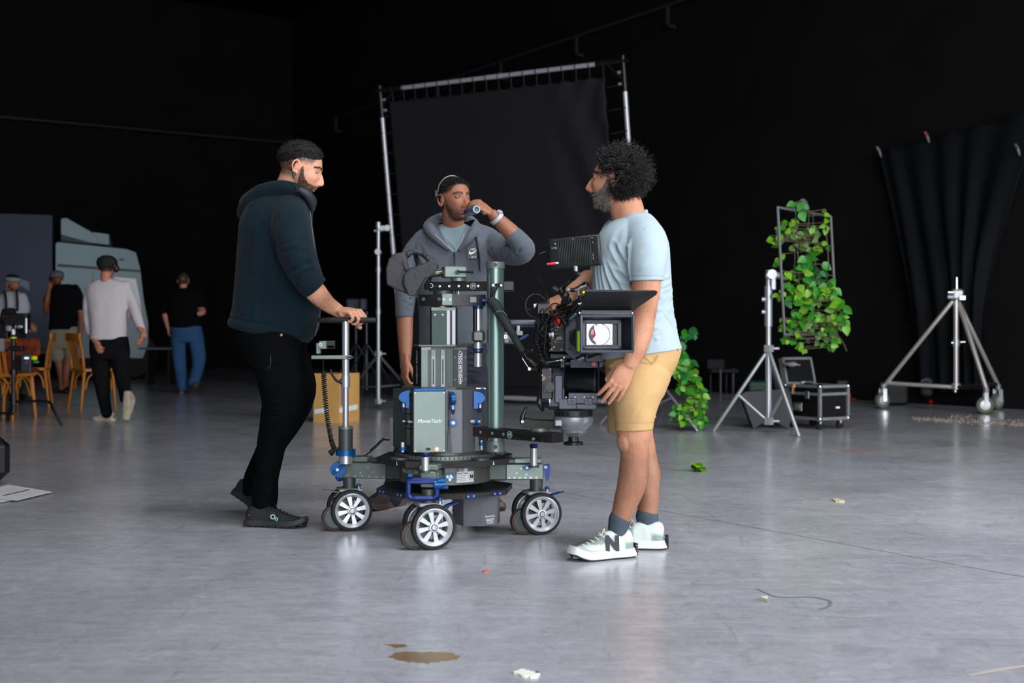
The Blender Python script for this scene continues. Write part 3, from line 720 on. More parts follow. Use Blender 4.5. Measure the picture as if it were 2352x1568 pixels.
# hoodie
TEAL = mat('dark_teal_fleece', (15, 29, 36), .92, 0, bump=1.2, bscale=420, var=.10, vscale=5, spec=.10, sheen=.05)
tor = slices([(626, 428, 706, 462, 5.5, .085, .0), (598, 446, 716, 478, 5.5, .13, 0), (571, 474, 716, 494, 5.5, .16), (554, 512, 716, 520, 5.5, .175), (549, 560, 722, 560, 5.5, .18), (545, 610, 729, 612, 5.5, .18), (540, 660, 734, 664, 5.5, .175), (535, 704, 735, 720, 5.5, .17),
              (528, 728, 730, 758, 5.5, .165), (523, 742, 714, 782, 5.5, .165), (529, 752, 700, 792, 5.5, .15)], 56)
slv = tube([P(664, 486, 5.42), P(668, 520, 5.34), P(680, 575, 5.28), P(697, 620, 5.265), P(712, 648, 5.27), P(729, 666, 5.29)], [.085, .090, .084, .077, .067, .059], 28)
slf = tube([P(640, 490, 5.55), P(622, 520, 5.70), P(636, 600, 5.78), P(672, 665, 5.74), P(700, 700, 5.70)], [.09, .075, .066, .056, .05], 20)
hd = tube([P(706, 446, 5.40), P(682, 434, 5.385), P(645, 430, 5.38), P(600, 446, 5.43), P(574, 470, 5.53), P(596, 458, 5.63), P(650, 440, 5.66), P(700, 452, 5.58), P(712, 470, 5.5)], [.020, .024, .032, .044, .052, .046, .036, .026, .02], 20)
hd2 = tube([P(600, 440, 5.42), P(570, 466, 5.45), P(556, 492, 5.52), P(572, 480, 5.6)], [.036, .034, .026, .034], 16)
col1 = tube([P(705, 442, 5.40), P(716, 462, 5.45), P(714, 480, 5.50)], [.020, .024, .018], 14)
Hc = P(735, 660, 5.3); dirc = (P(742, 680, 5.3) - P(712, 648, 5.27)).normalized()
cuffp = np.array(P(722, 661, 5.285))
pp = lambda *a: P(*a)
lnA = [(pp(640, 500, 5.28), pp(632, 560, 5.27), .012, -.010), (pp(632, 560, 5.27), pp(640, 650, 5.3), .012, -.012),
       (pp(650, 600, 5.22), pp(715, 572, 5.2), .012, -.008), (pp(655, 628, 5.2), pp(722, 598, 5.2), .011, -.011), (pp(660, 648, 5.2), pp(728, 612, 5.2), .009, -.010), (pp(648, 570, 5.2), pp(700, 556, 5.2), .012, .006),
       (pp(668, 664, 5.22), pp(715, 640, 5.22), .008, -.008), (pp(585, 500, 5.35), pp(560, 700, 5.35), .018, -.006), (pp(610, 520, 5.33), pp(596, 720, 5.33), .02, -.008), (pp(575, 640, 5.34), pp(556, 730, 5.34), .014, .006),
       (pp(690, 480, 5.36), pp(716, 560, 5.33), .007, -.005), (pp(690, 710, 5.34), pp(702, 762, 5.34), .006, -.006), (pp(560, 470, 5.4), pp(610, 446, 5.36), .008, -.007), (pp(566, 486, 5.42), pp(600, 470, 5.38), .007, -.007),
       (pp(600, 452, 5.34), pp(680, 446, 5.34), .006, -.006), (pp(640, 460, 5.36), pp(612, 520, 5.32), .008, -.005)]
o, V, N = cloth('hoodie', [tor, slv, slf, hd, hd2, col1], TEAL, pa, .0045, 3, lnA, (.004, (5, 5, 2.2), .0012, (24, 24, 12)), None, 7, planes=[(cuffp, tuple(dirc), .12, lambda Q: (Q[:, 1] < 5.365) & (Q[:, 0] > W(696, 5.28)))],
    extra=lambda V: -.004 * np.exp(-(((V[:, 2] - P(0, 728, 5.4).z + (V[:, 0] - P(522, 0, 5.4).x) * .19) / .004) ** 2)) - .003 * np.exp(-(((V - np.array(P(700, 634, 5.27))) @ np.array(dirc)) / .004) ** 2) * (V[:, 1] < 5.42) * (np.abs(V[:, 0] - P(705, 0, 5.3).x) < .09) * (np.abs(V[:, 2] - P(0, 640, 5.3).z) < .1))
A_ = P(522, 728, 5.3); B_ = P(716, 764, 5.3)
mb = MB()    # hem seam, cuff seam, zip
def seam(parent, name, pts, r, m): mb = MB(); mb.tube(pts, r, n=6); return mb.build(name, parent, material=m)
seam(o, 'zip', [P(712, 486, 5.43), P(718, 540, 5.42), P(727, 600, 5.43), P(734, 660, 5.44), P(735, 720, 5.44), P(724, 770, 5.44)], .003, mat('zip_grey', (90, 100, 108), .4, .5))
# jeans
JB = mat('black_denim', (8, 9, 11), .9, bump=1, bscale=600, var=.2, vscale=20, spec=.06)
pel = slices([(536, 742, 708, 770, 5.5, .14), (540, 770, 706, 788, 5.5, .145), (554, 800, 700, 812, 5.5, .15), (572, 830, 697, 838, 5.5, .14), (590, 856, 694, 856, 5.5, .12)], 40)
l1 = tube([P(628, 790, 5.43), P(643, 860, 5.41), P(650, 920, 5.41), P(640, 968, 5.43), P(626, 1010, 5.45), P(617, 1060, 5.47), P(611, 1100, 5.49), P(609, 1135, 5.5), P(608, 1160, 5.5)], [(.13, .11), (.108, .098), (.096, .088), (.084, .08), (.068, .07), (.060, .065), (.057, .062), (.060, .065), (.056, .06)], 28, ref=(1, 0, 0))
l2 = tube([P(640, 790, 5.57), P(672, 860, 5.60), P(684, 900, 5.62), P(664, 955, 5.66), P(632, 1010, 5.74), P(604, 1060, 5.80), P(586, 1100, 5.85), P(580, 1122, 5.87)], [.12, .10, .086, .078, .066, .058, .056, .05], 28, ref=(1, 0, 0))
lnJ = [(pp(560, 850, 5.4), pp(640, 838, 5.3), .010, -.006), (pp(600, 925, 5.35), pp(660, 935, 5.32), .008, -.006), (pp(600, 945, 5.36), pp(655, 962, 5.33), .008, -.007), (pp(604, 965, 5.36), pp(640, 985, 5.33), .007, -.006),
       (pp(590, 1120, 5.42), pp(632, 1110, 5.42), .008, -.006), (pp(585, 1136, 5.43), pp(634, 1132, 5.43), .007, -.007), (pp(590, 1085, 5.42), pp(628, 1090, 5.42), .007, -.004), (pp(560, 1095, 5.72), pp(598, 1105, 5.72), .008, -.007), (pp(690, 860, 5.5), pp(690, 900, 5.5), .008, .004)]
ankA = P(0, 1163, 5.5).z; ankB = P(0, 1128, 5.86).z
o, V, N = cloth('jeans', [pel, l1, l2], JB, pa, .005, 3, lnJ, (.003, (9, 9, 5), .0012, (30, 30, 18)), None, 9)
seam(o, 'pocket_stitch', [P(548, 774, 5.40), P(600, 784, 5.345), P(617, 779, 5.335)], .0012, mat('grey_thread', (62, 64, 70), .8))
seam(o, 'pocket_stitch', [P(619, 780, 5.335), P(620, 842, 5.31), P(588, 842, 5.35)], .0012, mat('grey_thread', (62, 64, 70), .8))
mb = MB(); q_ = P(647, 769, 5.325); mb.cyl(q_, q_ + Vector((.0, -.006, 0)), .006, n=12); mb.build('rivet', o, material=mat('copper', (190, 120, 90), .3, 1))
sA, Ms = shoe(pa, tuple(P(566, 1203, 5.47).xy) + (0,), tuple(P(708, 1203, 5.42).xy) + (0,), 0, 1.0, (24, 28, 31), (40, 43, 46), 'runner', lace=(10, 11, 12), tread=(30, 32, 35))
lg = MB(); lg.add(text('On', .030, .0006, .0004), None, Ms @ plane_at((.150, -.0425, .048), (.93, .0, -.36), (.36, 0.22, .93)))
lg.build('logo', sA, material=mat('mint_print', (170, 210, 200), .5)); lg = MB(); q_ = Ms @ Vector((.028, -.035, .055)); lg.cyl(q_, q_ + Vector((0, -.002, 0)), .003, n=10); lg.build('red_dot', sA, material=mat('red_print', (220, 30, 50), .4))
sB, Ms = shoe(pa, (P(534, 1160, 5.93).x, 5.93, .0), (P(640, 1160, 5.8).x, 5.78, 0), .42, 1.0, (24, 28, 31), (40, 43, 46), 'runner', lace=(10, 11, 12), tread=(30, 32, 35))
# radio earpiece
mb = MB(); mb.tube([P(675, 398, 5.345), P(674, 408, 5.342)], [.009, .006], n=12); o = mb.build('earpiece', pa, material=mat('earpiece_grey', (40, 46, 52), .6))
seam(o, 'earpiece_wire', [P(675, 408, 5.342), P(679, 425, 5.355), P(684, 440, 5.36)], .0013, BLACK)
mb = MB(); mb.tube([P(690, 436, 5.37), P(704, 446, 5.39), P(714, 462, 5.43), P(717, 480, 5.47)], [.013, .020, .020, .014], n=12); mb.build('radio_microphone', pa, material=mat('earpiece_grey', (40, 46, 52), .6))
# ================================================================ the curly-haired man in the pale blue T-shirt, right
rng = np.random.default_rng(11)
pc = thing('person', 'curly-haired bearded man in pale blue T-shirt and tan shorts beside the camera', 'person', tuple(P(1450, 1280, 4.75).xy) + (0,))
MC = head_mat(P(1411, 416, 4.83), 163, -3); SKC = (186, 132, 104)
hL, tipsL = hand(P(1447, 838, 4.575), (-.52, -.05, -.82), (.12, -1, .06), side=1, curls=((.22, .30, .2), (.18, .28, .18), (.16, .26, .16), (.2, .3, .2)), spread=.085, thumb=(.35, 1.0, .2), sc=1.04)
hR, tipsR = hand(P(1309, 676, 4.93), (-.75, -.25, -.38), (-.35, -.45, .8), side=-1, curls=((.9, 1.3, .9),) * 4, spread=.02, thumb=(.5, .6, .3), sc=1.0)
sh = head_shapes(MC, 1.12, 1.1) + hL + hR
sh.append(tube([MC @ Vector((-.03, 0, -.01)), P(1432, 452, 4.84), P(1441, 485, 4.83), P(1446, 512, 4.82), P(1450, 560, 4.82)], [.060, (.066, .060), (.068, .062), (.070, .066), (.08, .09)], 28, ref=(1, 0, 0)))
sh.append(tube([P(1450, 540, 4.82), P(1452, 620, 4.82), P(1454, 720, 4.82), P(1470, 840, 4.82)], [(.09, .12), (.115, .135), (.125, .13), (.12, .13)], 24, ref=(1, 0, 0)))
sh.append(tube([P(1470, 545, 4.72), P(1490, 565, 4.64), P(1487, 620, 4.59), P(1484, 665, 4.585), P(1480, 715, 4.60), P(1472, 760, 4.60), P(1463, 795, 4.59), P(1452, 822, 4.58), P(1446, 838, 4.575)], [.07, .062, .056, .054, .046, .046, .042, (.034, .028), (.030, .023)], 24))
sh.append(tube([P(1430, 550, 4.92), P(1412, 580, 5.02), P(1392, 640, 5.04), P(1350, 646, 4.99), P(1325, 662, 4.95), P(1305, 680, 4.93)], [.07, .055, .05, .048, .040, .029], 20))
legs = (([(1470, 860, 4.72), (1462, 940, 4.70), (1455, 1000, 4.70), (1456, 1020, 4.70), (1457, 1046, 4.70), (1455.5, 1078, 4.705), (1451, 1112, 4.71), (1440.5, 1145, 4.715), (1430, 1178, 4.715), (1421, 1200, 4.715), (1416, 1228, 4.71), (1412, 1262, 4.70)],
        [(.09, .08), (.078, .078), (.066, .068), (.060, .064), (.055, .058), (.057, .058), (.057, .056), (.050, .050), (.043, .042), (.038, .037), (.030, .029), (.024, .024)]),
        ([(1460, 860, 4.92), (1455, 940, 4.95), (1464, 1000, 4.96), (1473, 1030, 4.96), (1480, 1060, 4.955), (1486, 1088, 4.95), (1486, 1115, 4.94), (1489, 1145, 4.93), (1488, 1178, 4.925), (1487, 1200, 4.92), (1489, 1222, 4.91), (1490, 1250, 4.905)],
        [(.09, .08), (.078, .075), (.066, .066), (.060, .062), (.056, .058), (.057, .058), (.052, .055), (.045, .048), (.042, .042), (.040, .038), (.037, .036), (.033, .03)]))
for pts_, r_ in legs: sh.append(tube([P(*q) for q in pts_], r_, 26, 4, ref=(1, 0, 0)))
sh.append(ell(tuple(P(1437, 1014, 4.675)), (.034, .036, .045)))
V, Fa, N = fuse(sh, .0027, 2)
V = V + N * (.0008 * vnoise(V, (40, 40, 25), 3))[:, None]
tend = []
for i, k in enumerate((-.9, -.3, .3, .9)):
    a = P(1446, 850, 4.553); b = P(1391 + 15 * (i + .2), 884, 4.545); tend.append((a, b, .0040, .0014))
vein = [(P(1440, 846, 4.55), P(1412, 876, 4.545), .003, .0012), (P(1436, 850, 4.55), P(1424, 882, 4.545), .003, .001), (P(1468, 760, 4.56), P(1452, 820, 4.55), .004, .0014)]
V = folds(V, N, tend + vein)
col = face_colour(V, MC, SKC, (150, 82, 66), (40, 26, 18), hair=(60, 40, 30), beard=(112, 96, 84), stub=.8, nose=1.12)
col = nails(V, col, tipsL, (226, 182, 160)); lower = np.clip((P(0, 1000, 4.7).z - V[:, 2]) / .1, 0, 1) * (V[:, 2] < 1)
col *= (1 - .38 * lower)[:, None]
mt = np.clip(vnoise(V, (26, 26, 26), 8), 0, 1) * .12; col = col * (1 - mt[:, None]) + np.array(lin((170, 84, 60))) * mt[:, None]
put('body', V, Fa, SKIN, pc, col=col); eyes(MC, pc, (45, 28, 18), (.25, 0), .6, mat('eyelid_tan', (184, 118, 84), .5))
legm = (V[:, 2] > .14) & (V[:, 2] < .47) & (V[:, 0] > .2)
limb_hair(V, N, legm, rng, 4200, .007, FUZZ, pc, 'leg_hair', (0, 0, -1.0), .00014)
limb_hair(V, N, (V[:, 0] > P(1425, 0, 4.58).x) & (V[:, 1] < 4.68) & (V[:, 2] < .99) & (V[:, 2] > .77), rng, 1600, .005, FUZZ, pc, 'arm_hair', (-.3, 0, -1), .00013)
# curly hair: ringlets over the whole scalp
Rm = np.array(MC.to_3x3()).T
hm = lambda p: ((np.abs(p[:, 1]) < .070) | (p[:, 0] < -.036) | (p[:, 2] > .036) | (p[:, 0] > .02)) & (p[:, 2] > ip(p[:, 0], [-.12, -.04, -.024, -.010, .02, .040, .056, .072, .1], [-.062, -.062, -.058, .020, .026, .056, .080, .097, .112]))
p, n_ = sample_head(4200, hm, rng, 1.12); pw = xf(p, MC); nw = n_ @ Rm
vol = ip(p[:, 0], [-.12, -.03, .02, .07], [1.15, 1.1, .85, .55]) * ip(p[:, 2], [-.06, .0, .1], [.75, 1, 1.0])
PL1 = curl_hair(pw, nw, rng, .050, .0062, 2.5, 20, .3, .6); PL1 = pw[:, None] + (PL1 - pw[:, None]) * vol[:, None, None]
p2, n2 = sample_head(4200, hm, rng, 1.12); pw2 = xf(p2, MC); nw2 = n2 @ Rm
vol2 = ip(p2[:, 0], [-.12, -.03, .02, .07], [1.1, 1.05, .8, .5])
PL2 = curl_hair(pw2, nw2, rng, .040, .0055, 1.8, 14, .2, .9); PL2 = pw2[:, None] + (PL2 - pw2[:, None]) * vol2[:, None, None]
p3, n3 = sample_head(350, hm, rng, 1.12); pw3 = xf(p3, MC); nw3 = n3 @ Rm
PL3 = curl_hair(pw3, nw3, rng, .058, .009, 1.8, 18, .1, .7); PL3 = pw3[:, None] + (PL3 - pw3[:, None]) * ip(p3[:, 0], [-.12, -.03, .02, .07], [1.1, 1.05, .85, .6])[:, None, None]
hair_obj('hair', [strands(PL1, np.linspace(1, .6, 20) * .0010), strands(PL2, np.linspace(1, .6, 14) * .0010), strands(PL3, np.linspace(1, .4, 18) * .00035)], mat('curly_black_hair', (17, 15, 15), .34, spec=.6), pc)
th = [(math.cos(b) * math.cos(a), math.cos(b) * math.sin(a), math.sin(b)) for b in np.linspace(-.62, 1.54, 60) for a in np.linspace(0, 2 * math.pi, 96, endpoint=False)]
cv = head_pts(np.array(th)); kk = np.clip((cv[:, 2] - ip(cv[:, 0], [-.12, -.04, -.024, -.010, .02, .040, .056, .072, .1], [-.055, -.055, -.05, .030, .036, .064, .088, .104, .116])) / .03, -.3, 1)
nn = cv - np.array((0, 0, .01)); nn /= np.linalg.norm(nn, axis=1)[:, None]; cv = cv + nn * (kk * .016 * ip(cv[:, 0], [-.12, 0, .07], [1.2, 1, .5]) + .004 * vnoise(cv, (90,) * 3) * (kk > 0))[:, None]
used, FaC = cut(cv, np.array([(a * 96 + i, a * 96 + (i + 1) % 96, (a + 1) * 96 + (i + 1) % 96, (a + 1) * 96 + i) for a in range(59) for i in range(96)]), kk > -.2); put('hair_mass', xf(cv[used], MC), FaC, mat('hair_shadow_black', (5, 5, 5), 1, spec=0), pc)
# beard: full, greying on the cheek, dark on the chin
bmC = lambda p: (p[:, 2] < beardtop(p[:, 0]) + .004) & (p[:, 0] > ip(p[:, 2], [-.12, -.06, .02], [.004, .002, .0])) & ~((np.abs(p[:, 1]) < .020) & (np.abs(p[:, 2] + .0675) < .009)) & ~((p[:, 2] > -.05) & (np.abs(p[:, 1]) < .03) & (p[:, 0] > .06) & (p[:, 2] > -.047))
p, n_ = sample_head(8000, bmC, rng, 1.12, 1.1); pw = xf(p, MC); nw = n_ @ Rm; dn = nw * .5 + np.array((-.05, 0, -.9)); dn /= np.linalg.norm(dn, axis=1)[:, None]
ln_ = ip(p[:, 2], [-.12, -.09, -.05, .02], [.019, .015, .010, .005]); PLb = curl_hair(pw, dn, rng, .02, .0012, .7, 5, .2, .35); PLb = pw[:, None] + (PLb - pw[:, None]) * (ln_ / .02)[:, None, None]
gr = (p[:, 0] < .07 + .012 * rng.normal(size=len(p))) & (rng.random(len(p)) < .60) | (rng.random(len(p)) < .10)
hair_obj('beard', [strands(PLb[gr], np.linspace(1, .5, 5) * .00040)], HAIRG, pc, 'greying beard hair'); hair_obj('beard', [strands(PLb[~gr], np.linspace(1, .5, 5) * .00045)], HAIRD, pc, 'dark beard hair')
p, n_ = sample_head(420, lambda p: (np.abs(p[:, 2] - ip(np.abs(p[:, 1]), [.008, .03, .05], [.029, .0345, .027])) < .0034) & (p[:, 0] > .055) & (np.abs(p[:, 1]) > .009) & (np.abs(p[:, 1]) < .05), rng, 1.12)
hair_obj('eyebrow', [strands(curl_hair(xf(p, MC), n_ @ Rm, rng, .005, .0005, .3, 4, .2, .9), np.linspace(1, .4, 4) * .0004)], HAIRD, pc)
# T-shirt
PALE = mat('pale_blue_jersey', (158, 174, 181), .88, 0, bump=.8, bscale=600, var=.05, vscale=3, spec=.15, sheen=.1)
tor = slices([(1399, 511, 1482, 487, 4.835, .085), (1384, 524, 1498, 498, 4.83, .13), (1371, 546, 1520, 528, 4.83, .175), (1364, 576, 1533, 560, 4.83, .19), (1361, 610, 1537, 600, 4.83, .185), (1359, 650, 1541, 645, 4.83, .175), (1360, 700, 1545, 700, 4.83, .17), (1366, 745, 1552, 745, 4.83, .165), (1376, 785, 1559, 780, 4.83, .165), (1384, 830, 1564, 803, 4.83, .165), (1390, 850, 1562, 818, 4.83, .155)], 64)
slv = tube([P(1462, 530, 4.76), P(1482, 548, 4.68), P(1491, 575, 4.62), P(1489, 610, 4.59), P(1487, 640, 4.583), P(1486, 665, 4.583)], [.075, .080, .076, .070, .0655, .064], 32)
slf = tube([P(1425, 540, 4.93), P(1412, 560, 5.0), P(1398, 600, 5.03), P(1392, 640, 5.03)], [.08, .075, .07, .068], 20)
cln = tube([P(1400, 511, 4.84), P(1406, 513, 4.785), P(1432, 509, 4.745), P(1462, 497, 4.755), P(1481, 487, 4.81), P(1482, 485, 4.86), P(1460, 490, 4.92), P(1425, 503, 4.92), P(1401, 510, 4.87)], .0085, 10)
hemn = (P(1384, 826, 4.8) - P(1564, 801, 4.8)); hn = Vector((hemn.z, 0, -hemn.x)).normalized()
if hn.z > 0: hn = -hn
q = lambda a, b, Y=4.62: P(a, b, Y)
lnC = [(q(1404, 560, 4.66), q(1450, 634, 4.66), .010, -.011), (q(1396, 618, 4.66), q(1452, 650, 4.64), .011, -.011), (q(1376, 600, 4.7), q(1403, 680, 4.68), .009, -.009), (q(1388, 606, 4.68), q(1428, 676, 4.66), .009, -.010), (q(1365, 600, 4.75), q(1378, 690, 4.72), .008, -.007),
       (q(1410, 668, 4.66), q(1450, 690, 4.66), .012, -.008), (q(1384, 680, 4.68), q(1420, 760, 4.66), .012, -.008), (q(1442, 560, 4.62), q(1446, 628, 4.62), .008, -.010), (q(1486, 600, 4.5), q(1452, 622, 4.52), .008, -.006), (q(1500, 575, 4.5), q(1462, 600, 4.5), .009, -.005), (q(1478, 566, 4.52), q(1456, 584, 4.54), .007, -.005),
       (q(1546, 672, 4.8), q(1505, 690, 4.67), .008, -.008), (q(1548, 700, 4.8), q(1508, 722, 4.67), .009, -.007), (q(1550, 742, 4.8), q(1500, 760, 4.67), .008, -.009), (q(1553, 758, 4.8), q(1508, 778, 4.67), .007, .005), (q(1510, 650, 4.67), q(1540, 640, 4.75), .008, -.006),
       (q(1498, 735, 4.66), q(1512, 792, 4.66), .006, -.005), (q(1484, 529, 4.60), q(1446, 590, 4.62), .0045, -.0035), (q(1484, 529, 4.60), q(1530, 575, 4.66), .0045, -.0035), (q(1480, 500, 4.75), q(1486, 528, 4.65), .004, -.002), (q(1468, 545, 4.62), q(1449, 575, 4.62), .009, -.014), (q(1449, 575, 4.62), q(1446, 645, 4.60), .010, -.020), (q(1500, 648, 4.66), q(1535, 690, 4.68), .008, -.007), (q(1538, 655, 4.74), q(1500, 672, 4.66), .007, -.008), (q(1520, 700, 4.66), q(1552, 750, 4.74), .008, .005), (q(1420, 530, 4.66), q(1405, 580, 4.66), .014, -.004)]
zS = P(0, 644, 4.58).z
o, V, N = cloth('t_shirt', [tor, slv, slf, cln], PALE, pc, .0038, 3, [(a_, b_, c_, d_ * 1.25) for a_, b_, c_, d_ in lnC], (.0035, (6, 6, 4), .0010, (22, 22, 16)), None, 21,
    planes=[(tuple(P(1486, 645, 4.583)), (0.02, 0, -1), .095), (tuple(P(1474, 812, 4.83)), tuple(hn), .30), (tuple(P(1392, 632, 5.03)), (0, 0, -1), .1)],
    extra=lambda V: -.0022 * np.exp(-((V[:, 2] - P(0, 637, 4.58).z) / .0022) ** 2) * (V[:, 1] < 4.66) * (np.abs(V[:, 0] - P(1486, 0, 4.58).x) < .085))
seam(o, 'shirt_print', [P(1382, 571, 4.652), P(1386, 573.5, 4.65)], .0010, mat('faded_black_print', (40, 48, 52), .8))
# shorts
TAN = mat('tan_cotton', (186, 152, 106), .85, 0, bump=1, bscale=500, var=.08, vscale=10, spec=.15)
pel = slices([(1388, 792, 1560, 786, 4.83, .155), (1387, 812, 1563, 802, 4.83, .16), (1390, 850, 1553, 836, 4.83, .165), (1392, 890, 1530, 880, 4.83, .165), (1400, 920, 1512, 915, 4.83, .15)], 48)
s1 = tube([P(1468, 860, 4.74), P(1462, 900, 4.715), P(1459, 940, 4.70), (P(1456.5, 975, 4.70)), P(1455, 1003, 4.70)], [(.125, .10), (.106, .098), (.084, .09), (.075, .084), (.073, .082)], 32, ref=(1, 0, 0))
s2 = tube([P(1452, 860, 4.9), P(1444, 910, 4.94), P(1438, 950, 4.96), P(1437, 1010, 4.97)], [(.10, .09), (.092, .088), (.082, .085), (.078, .082)], 28, ref=(1, 0, 0))
lnS = [(q(1400, 880, 4.6), q(1450, 850, 4.58), .012, -.006), (q(1440, 905, 4.58), q(1478, 860, 4.58), .014, -.006), (q(1425, 940, 4.6), q(1472, 890, 4.58), .012, .004), (q(1495, 830, 4.66), q(1484, 985, 4.63), .0035, -.003), (q(1540, 860, 4.8), q(1500, 865, 4.65), .008, -.005), (q(1530, 905, 4.78), q(1495, 900, 4.65), .009, -.005),
       (q(1478, 812, 4.66), q(1500, 832, 4.66), .004, -.004), (q(1388, 840, 4.8), q(1415, 860, 4.66), .008, -.006), (q(1455, 960, 4.6), q(1480, 930, 4.6), .010, -.004)]
zH = P(0, 991, 4.66).z
o, V, N = cloth('shorts', [pel, s1, s2], TAN, pc, .004, 3, lnS, (.003, (8, 8, 6), .001, (26, 26, 20)), None, 33,
    planes=[(tuple(P(1455, 988, 4.66)), (.03, 0, -1), .13), (tuple(P(1437, 993, 4.97)), (0, 0, -1), .12)], extra=lambda V: -.002 * np.exp(-((V[:, 2] - P(0, 972, 4.66).z) / .0022) ** 2))
seam(o, 'pocket_edge', [P(1476, 815, 4.655), P(1488, 826, 4.65), P(1500, 834, 4.655), P(1512, 816, 4.67)], .0018, mat('tan_thread', (168, 128, 70), .8))
# socks and trainers
SOCK = mat('slate_sock', (70, 80, 90), .95, bump=1, bscale=300, spec=.1)
def sock(pts, r):
    v, f = tube(pts, r, 48, 6, ref=(1, 0, 0)); c = v.mean(0); k = MB()
    a = np.arange(len(v)) % 48; nn = v - c; nn[:, 2] = 0; nn /= np.linalg.norm(nn, axis=1)[:, None] + 1e-9
    k.add((v + nn * (.0013 * (a % 2))[:, None], f)); k.build('sock', pc, material=SOCK)
sock([P(1423, 1193, 4.715), P(1419, 1212, 4.715), P(1416, 1232, 4.712), P(1412, 1250, 4.705)], [(.042, .042), (.038, .038), (.034, .033), (.030, .030)])
sock([P(1486.5, 1185, 4.923), P(1487, 1203, 4.92), P(1488, 1222, 4.912), P(1489, 1240, 4.905)], [(.0465, .044), (.041, .040), (.036, .035), (.030, .030)])
RET = dict(upper=(196, 206, 202), sole=(205, 212, 210), mode='retro', lace=(216, 212, 198), tread=(30, 32, 34), L=.238)
h_ = P(1449, 1275, 4.735); t_ = P(1316, 1283, 4.63)
s_, Ms = shoe(pc, (h_.x, h_.y, 0), (t_.x, t_.y, 0), 0, 1.10, **RET)
lg = MB(); lg.add(text('N', .070, .0010, .0042), None, Ms @ plane_at((.098, .0415, .056), (-1, .03, -.05), (-.22, -.16, 1))); lg.build('logo', s_, material=mat('charcoal_print', (42, 46, 50), .7))
h_ = P(1525, 1255, 4.895)
s_, Ms = shoe(pc, (h_.x, h_.y, 0), (h_.x - 1, h_.y + .10, 0), 0, 1.12, **RET)
# ================================================================ the man drinking, behind the dolly
rng = np.random.default_rng(23)
pb = thing('person', 'man in a grey zipped hoodie drinking from a small water bottle behind the dolly', 'person', tuple(P(1010, 1160, 6.05).xy) + (0,))
MBh = head_mat(P(1046, 461, 6.02), -55, -2, 0, .96); SKB = (142, 94, 72)
hB, tipsB = hand(P(1130, 490, 5.80), (-.78, -.22, .50), (.45, -.55, .62), side=1, curls=((.75, .85, .5), (.7, .8, .5), (.65, .8, .5), (.6, .8, .5)), spread=.06, thumb=(.35, .85, -.1), sc=.92)
hB2, t2 = hand(P(931, 828, 6.02), (-.02, -.08, -1), (-.85, -.5, 0), side=-1, curls=((.5, .9, .6),) * 4, spread=.03, thumb=(.3, .4, .2), sc=.95)
sh = head_shapes(MBh, 1.05, .9) + hB + hB2
sh.append(tube([MBh @ Vector((-.03, 0, -.02)), P(1040, 500, 6.07), P(1042, 530, 6.11), P(1045, 570, 6.13)], [.054, .055, .060, .08], 24))
sh.append(tube([P(1045, 560, 6.13), P(1045, 650, 6.13), P(1048, 800, 6.12)], [(.17, .10), (.16, .10), (.15, .10)], 24, ref=(1, 0, 0)))
sh.append(tube([P(1120, 560, 6.10), P(1155, 572, 6.0), P(1192, 572, 5.88), P(1180, 542, 5.84), P(1158, 518, 5.82), P(1134, 494, 5.80)], [.055, .05, .046, .044, .038, .028], 20))
sh.append(tube([P(975, 560, 6.13), P(948, 600, 6.12), P(932, 680, 6.08), P(930, 735, 6.07), P(931, 790, 6.05), P(931, 830, 6.03)], [.05, .045, .040, .042, .036, .026], 20))
for a_ in (((1005, 820, 6.12), (955, 960, 6.10), (905, 1130, 6.08)), ((1090, 820, 6.12), (1102, 960, 6.10), (1108, 1130, 6.08))): sh.append(tube([P(*q_) for q_ in a_], [.08, .05, .038], 16))
V, Fa, N = fuse(sh, .0027, 2)
col = face_colour(V, MBh, SKB, (120, 70, 62), (70, 44, 34), hair=(22, 17, 15), beard=(52, 34, 26), stub=.55)
put('body', V, Fa, SKIN, pb, col=col); eyes(MBh, pb, (120, 104, 84), (.15, .05), 1.0, mat('eyelid_brown', (120, 74, 54), .5))
Rm = np.array(MBh.to_3x3().normalized()).T
hmB = lambda p: (p[:, 2] > ip(p[:, 0], [-.12, -.03, .02, .05, .07, .1], [.02, .04, .06, .075, .085, .092]))
p, n_ = sample_head(4200, hmB, rng); PLs = curl_hair(xf(p, MBh), n_ @ Rm, rng, .013, .002, .9, 6, 0, .5); hair_obj('hair', [strands(PLs, np.linspace(1, .6, 6) * .0011)], HAIR, pb)
p, n_ = sample_head(2500, lambda p: (p[:, 2] > hairline(p[:, 0])) & ~hmB(p), rng); hair_obj('hair', [strands(curl_hair(xf(p, MBh), n_ @ Rm, rng, .005, .0004, .4, 3, .3, .4), np.linspace(1, .6, 3) * .0005)], HAIR, pb, 'closely clipped side hair')
p, n_ = sample_head(1800, lambda p: (p[:, 2] < beardtop(p[:, 0]) - .012) & (p[:, 0] > .02) & ~((np.abs(p[:, 1]) < .021) & (np.abs(p[:, 2] + .0675) < .010)), rng, 1.05, .9); hair_obj('beard', [strands(curl_hair(xf(p, MBh), n_ @ Rm, rng, .005, .0006, .4, 3, 1, .4), np.linspace(1, .6, 3) * .00035)], HAIR, pb)
p, n_ = sample_head(260, lambda p: (np.abs(p[:, 2] - ip(np.abs(p[:, 1]), [.008, .03, .05], [.029, .0345, .027])) < .0026) & (p[:, 0] > .055) & (np.abs(p[:, 1]) > .009) & (np.abs(p[:, 1]) < .05), rng)
hair_obj('eyebrow', [strands(curl_hair(xf(p, MBh), n_ @ Rm, rng, .0045, .0004, .3, 4, .2, .9), np.linspace(1, .4, 4) * .0004)], HAIR, pb)
